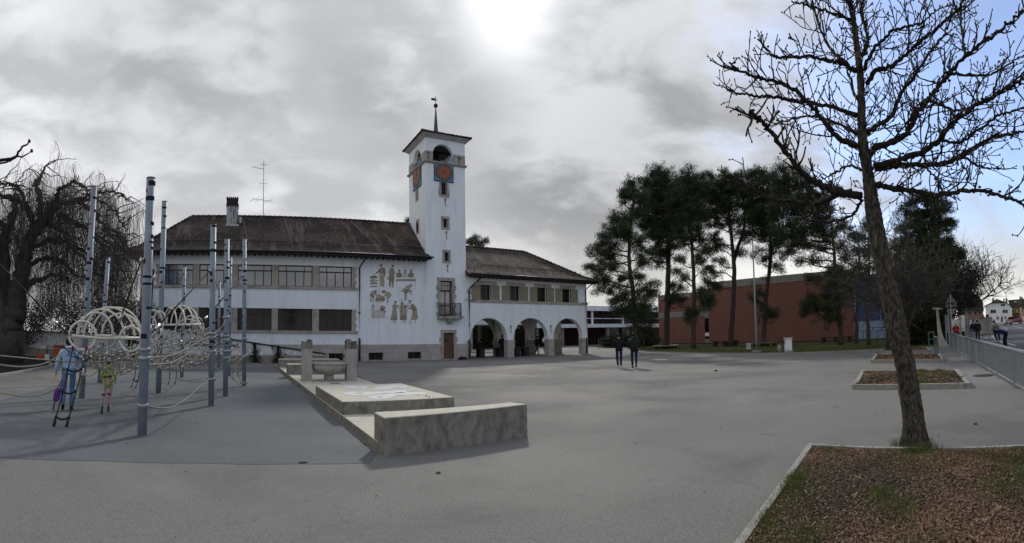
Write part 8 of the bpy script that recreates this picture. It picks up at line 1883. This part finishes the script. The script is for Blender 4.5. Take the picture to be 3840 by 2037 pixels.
for (a, b, c, e_) in ((3415, 1098, 3432, 1140), (3470, 1095, 3486, 1135), (3415, 1040, 3430, 1070), (3470, 1038, 3485, 1068)):
    m = MB(); m.prism([tuple(K2(x, y, -.12)) for x, y in ((a, e_), (c, e_), (c, b), (a, b))], tuple(nK * .1)); m.build('window', 'glass_dark', t)
# sign post with blue signs at the right border
dS = 120.; SS = lambda x, y: dp(3500 + x * .1757, 1060 + y * .1757, dS); t = thing('street_sign', 'tall pole with small blue signs in front of the ochre house', 'road sign', (SS(1885, 830).x, SS(1885, 830).y, 0)); nS = Vector((SS(1880, 700).x, SS(1880, 700).y, 0)).normalized()
m = MB(); m.tube([(SS(1885, 830).x, SS(1885, 830).y, 0), SS(1865, 540)], .09, 8); m.build('pole', 'galvanised', t); m = MB(); m.prism([tuple(SS(*q) - nS * .1) for q in ((1868, 622), (1906, 622), (1906, 566), (1868, 566))], tuple(nS * .05)); m.build('blue_plate', 'sign_blue', t); m = MB(); m.prism([tuple(SS(*q) - nS * .12) for q in ((1874, 600), (1900, 596), (1896, 590), (1874, 592))], tuple(nS * .02)); m.prism([tuple(SS(*q) - nS * .1) for q in ((1845, 535), (1885, 535), (1868, 560))], tuple(nS * .05)); m.build('white_mark', 'sign_white', t)
d5 = 92.; t_ = dp(3703, 1200, d5); t = thing('traffic_post', 'thin pole with a small dark plate by the pavement planter', 'road sign', (t_.x, t_.y, 0)); m = MB(); zt_ = dp(3703, 1180, d5).z; m.tube([(t_.x, t_.y, 0), (t_.x, t_.y, zt_)], .05, 6); m.build('pole', 'galvanised', t); m = MB(); m.box((t_.x - .05, t_.y - .3, zt_ - 1.0), (t_.x + .05, t_.y + .3, zt_)); m.build('plate', 'sign_black', t)
p = dp(3702, 1205, 140); m = MB(); m.box((p.x - .5, p.y - .5, 0), (p.x + .5, p.y + .5, 1.5)); m.prism([(p.x - .5, p.y - .5, 1.5), (p.x + .5, p.y - .5, 1.5), (p.x, p.y - .5, 1.8)], (0, 1, 0)); one('letter_box', m, 'bin_blue', 'dark blue bin at the left corner of the white house', 'bin', (p.x, p.y, 0))
# manhole cover in the footway and an orange board by the beech
c = gp(3688, 1409); m = MB(); m.lathe([(.33, 0), (.33, .006), (.30, .010), (.05, .010)], (c.x, c.y, .001), 28); 
for i in range(5): m.bar((c.x - .22, c.y - .2 + i * .1, .012), (c.x + .22, c.y - .2 + i * .1, .012), .03, .006)
one('manhole_cover', m, 'iron', 'round iron drain cover in the footway by the railing', 'manhole', (c.x, c.y, 0))
t_ = dp(221, 1345, 29.2); t_.z = 0; t = thing('orange_board', 'bright orange plastic board propped on a dark rack by the garden wall', 'board', t_); z1_ = dp(221, 1294, 29.2).z; w_ = 21 * 29.2 / RAD
m = MB(); m.box((t_.x - w_, t_.y - .06, .75), (t_.x + w_, t_.y, z1_)); m.box((t_.x - w_, t_.y - .08, .12), (t_.x + w_ * .6, t_.y - .02, .72)); m.build('panel', 'orange', t)
m = MB()
for x in (-.75, .75): m.tube([(t_.x + x, t_.y - .1, 0), (t_.x + x, t_.y - .1, .8)], .03, 6)
m.tube([(t_.x - .75, t_.y - .1, .8), (t_.x + .75, t_.y - .1, .8)], .03, 6); m.build('rack', 'iron', t)
p = dp(165, 1340, 29.5); m = MB(); m.box((p.x - .45, p.y - .2, 0), (p.x + .1, p.y, .35)); m.box((p.x + .13, p.y - .2, 0), (p.x + .4, p.y, .35), 1); one('barrier_foot', m, ['orange', 'sign_white'], 'low orange and white block lying left of the orange board', 'barrier', (p.x, p.y, 0))
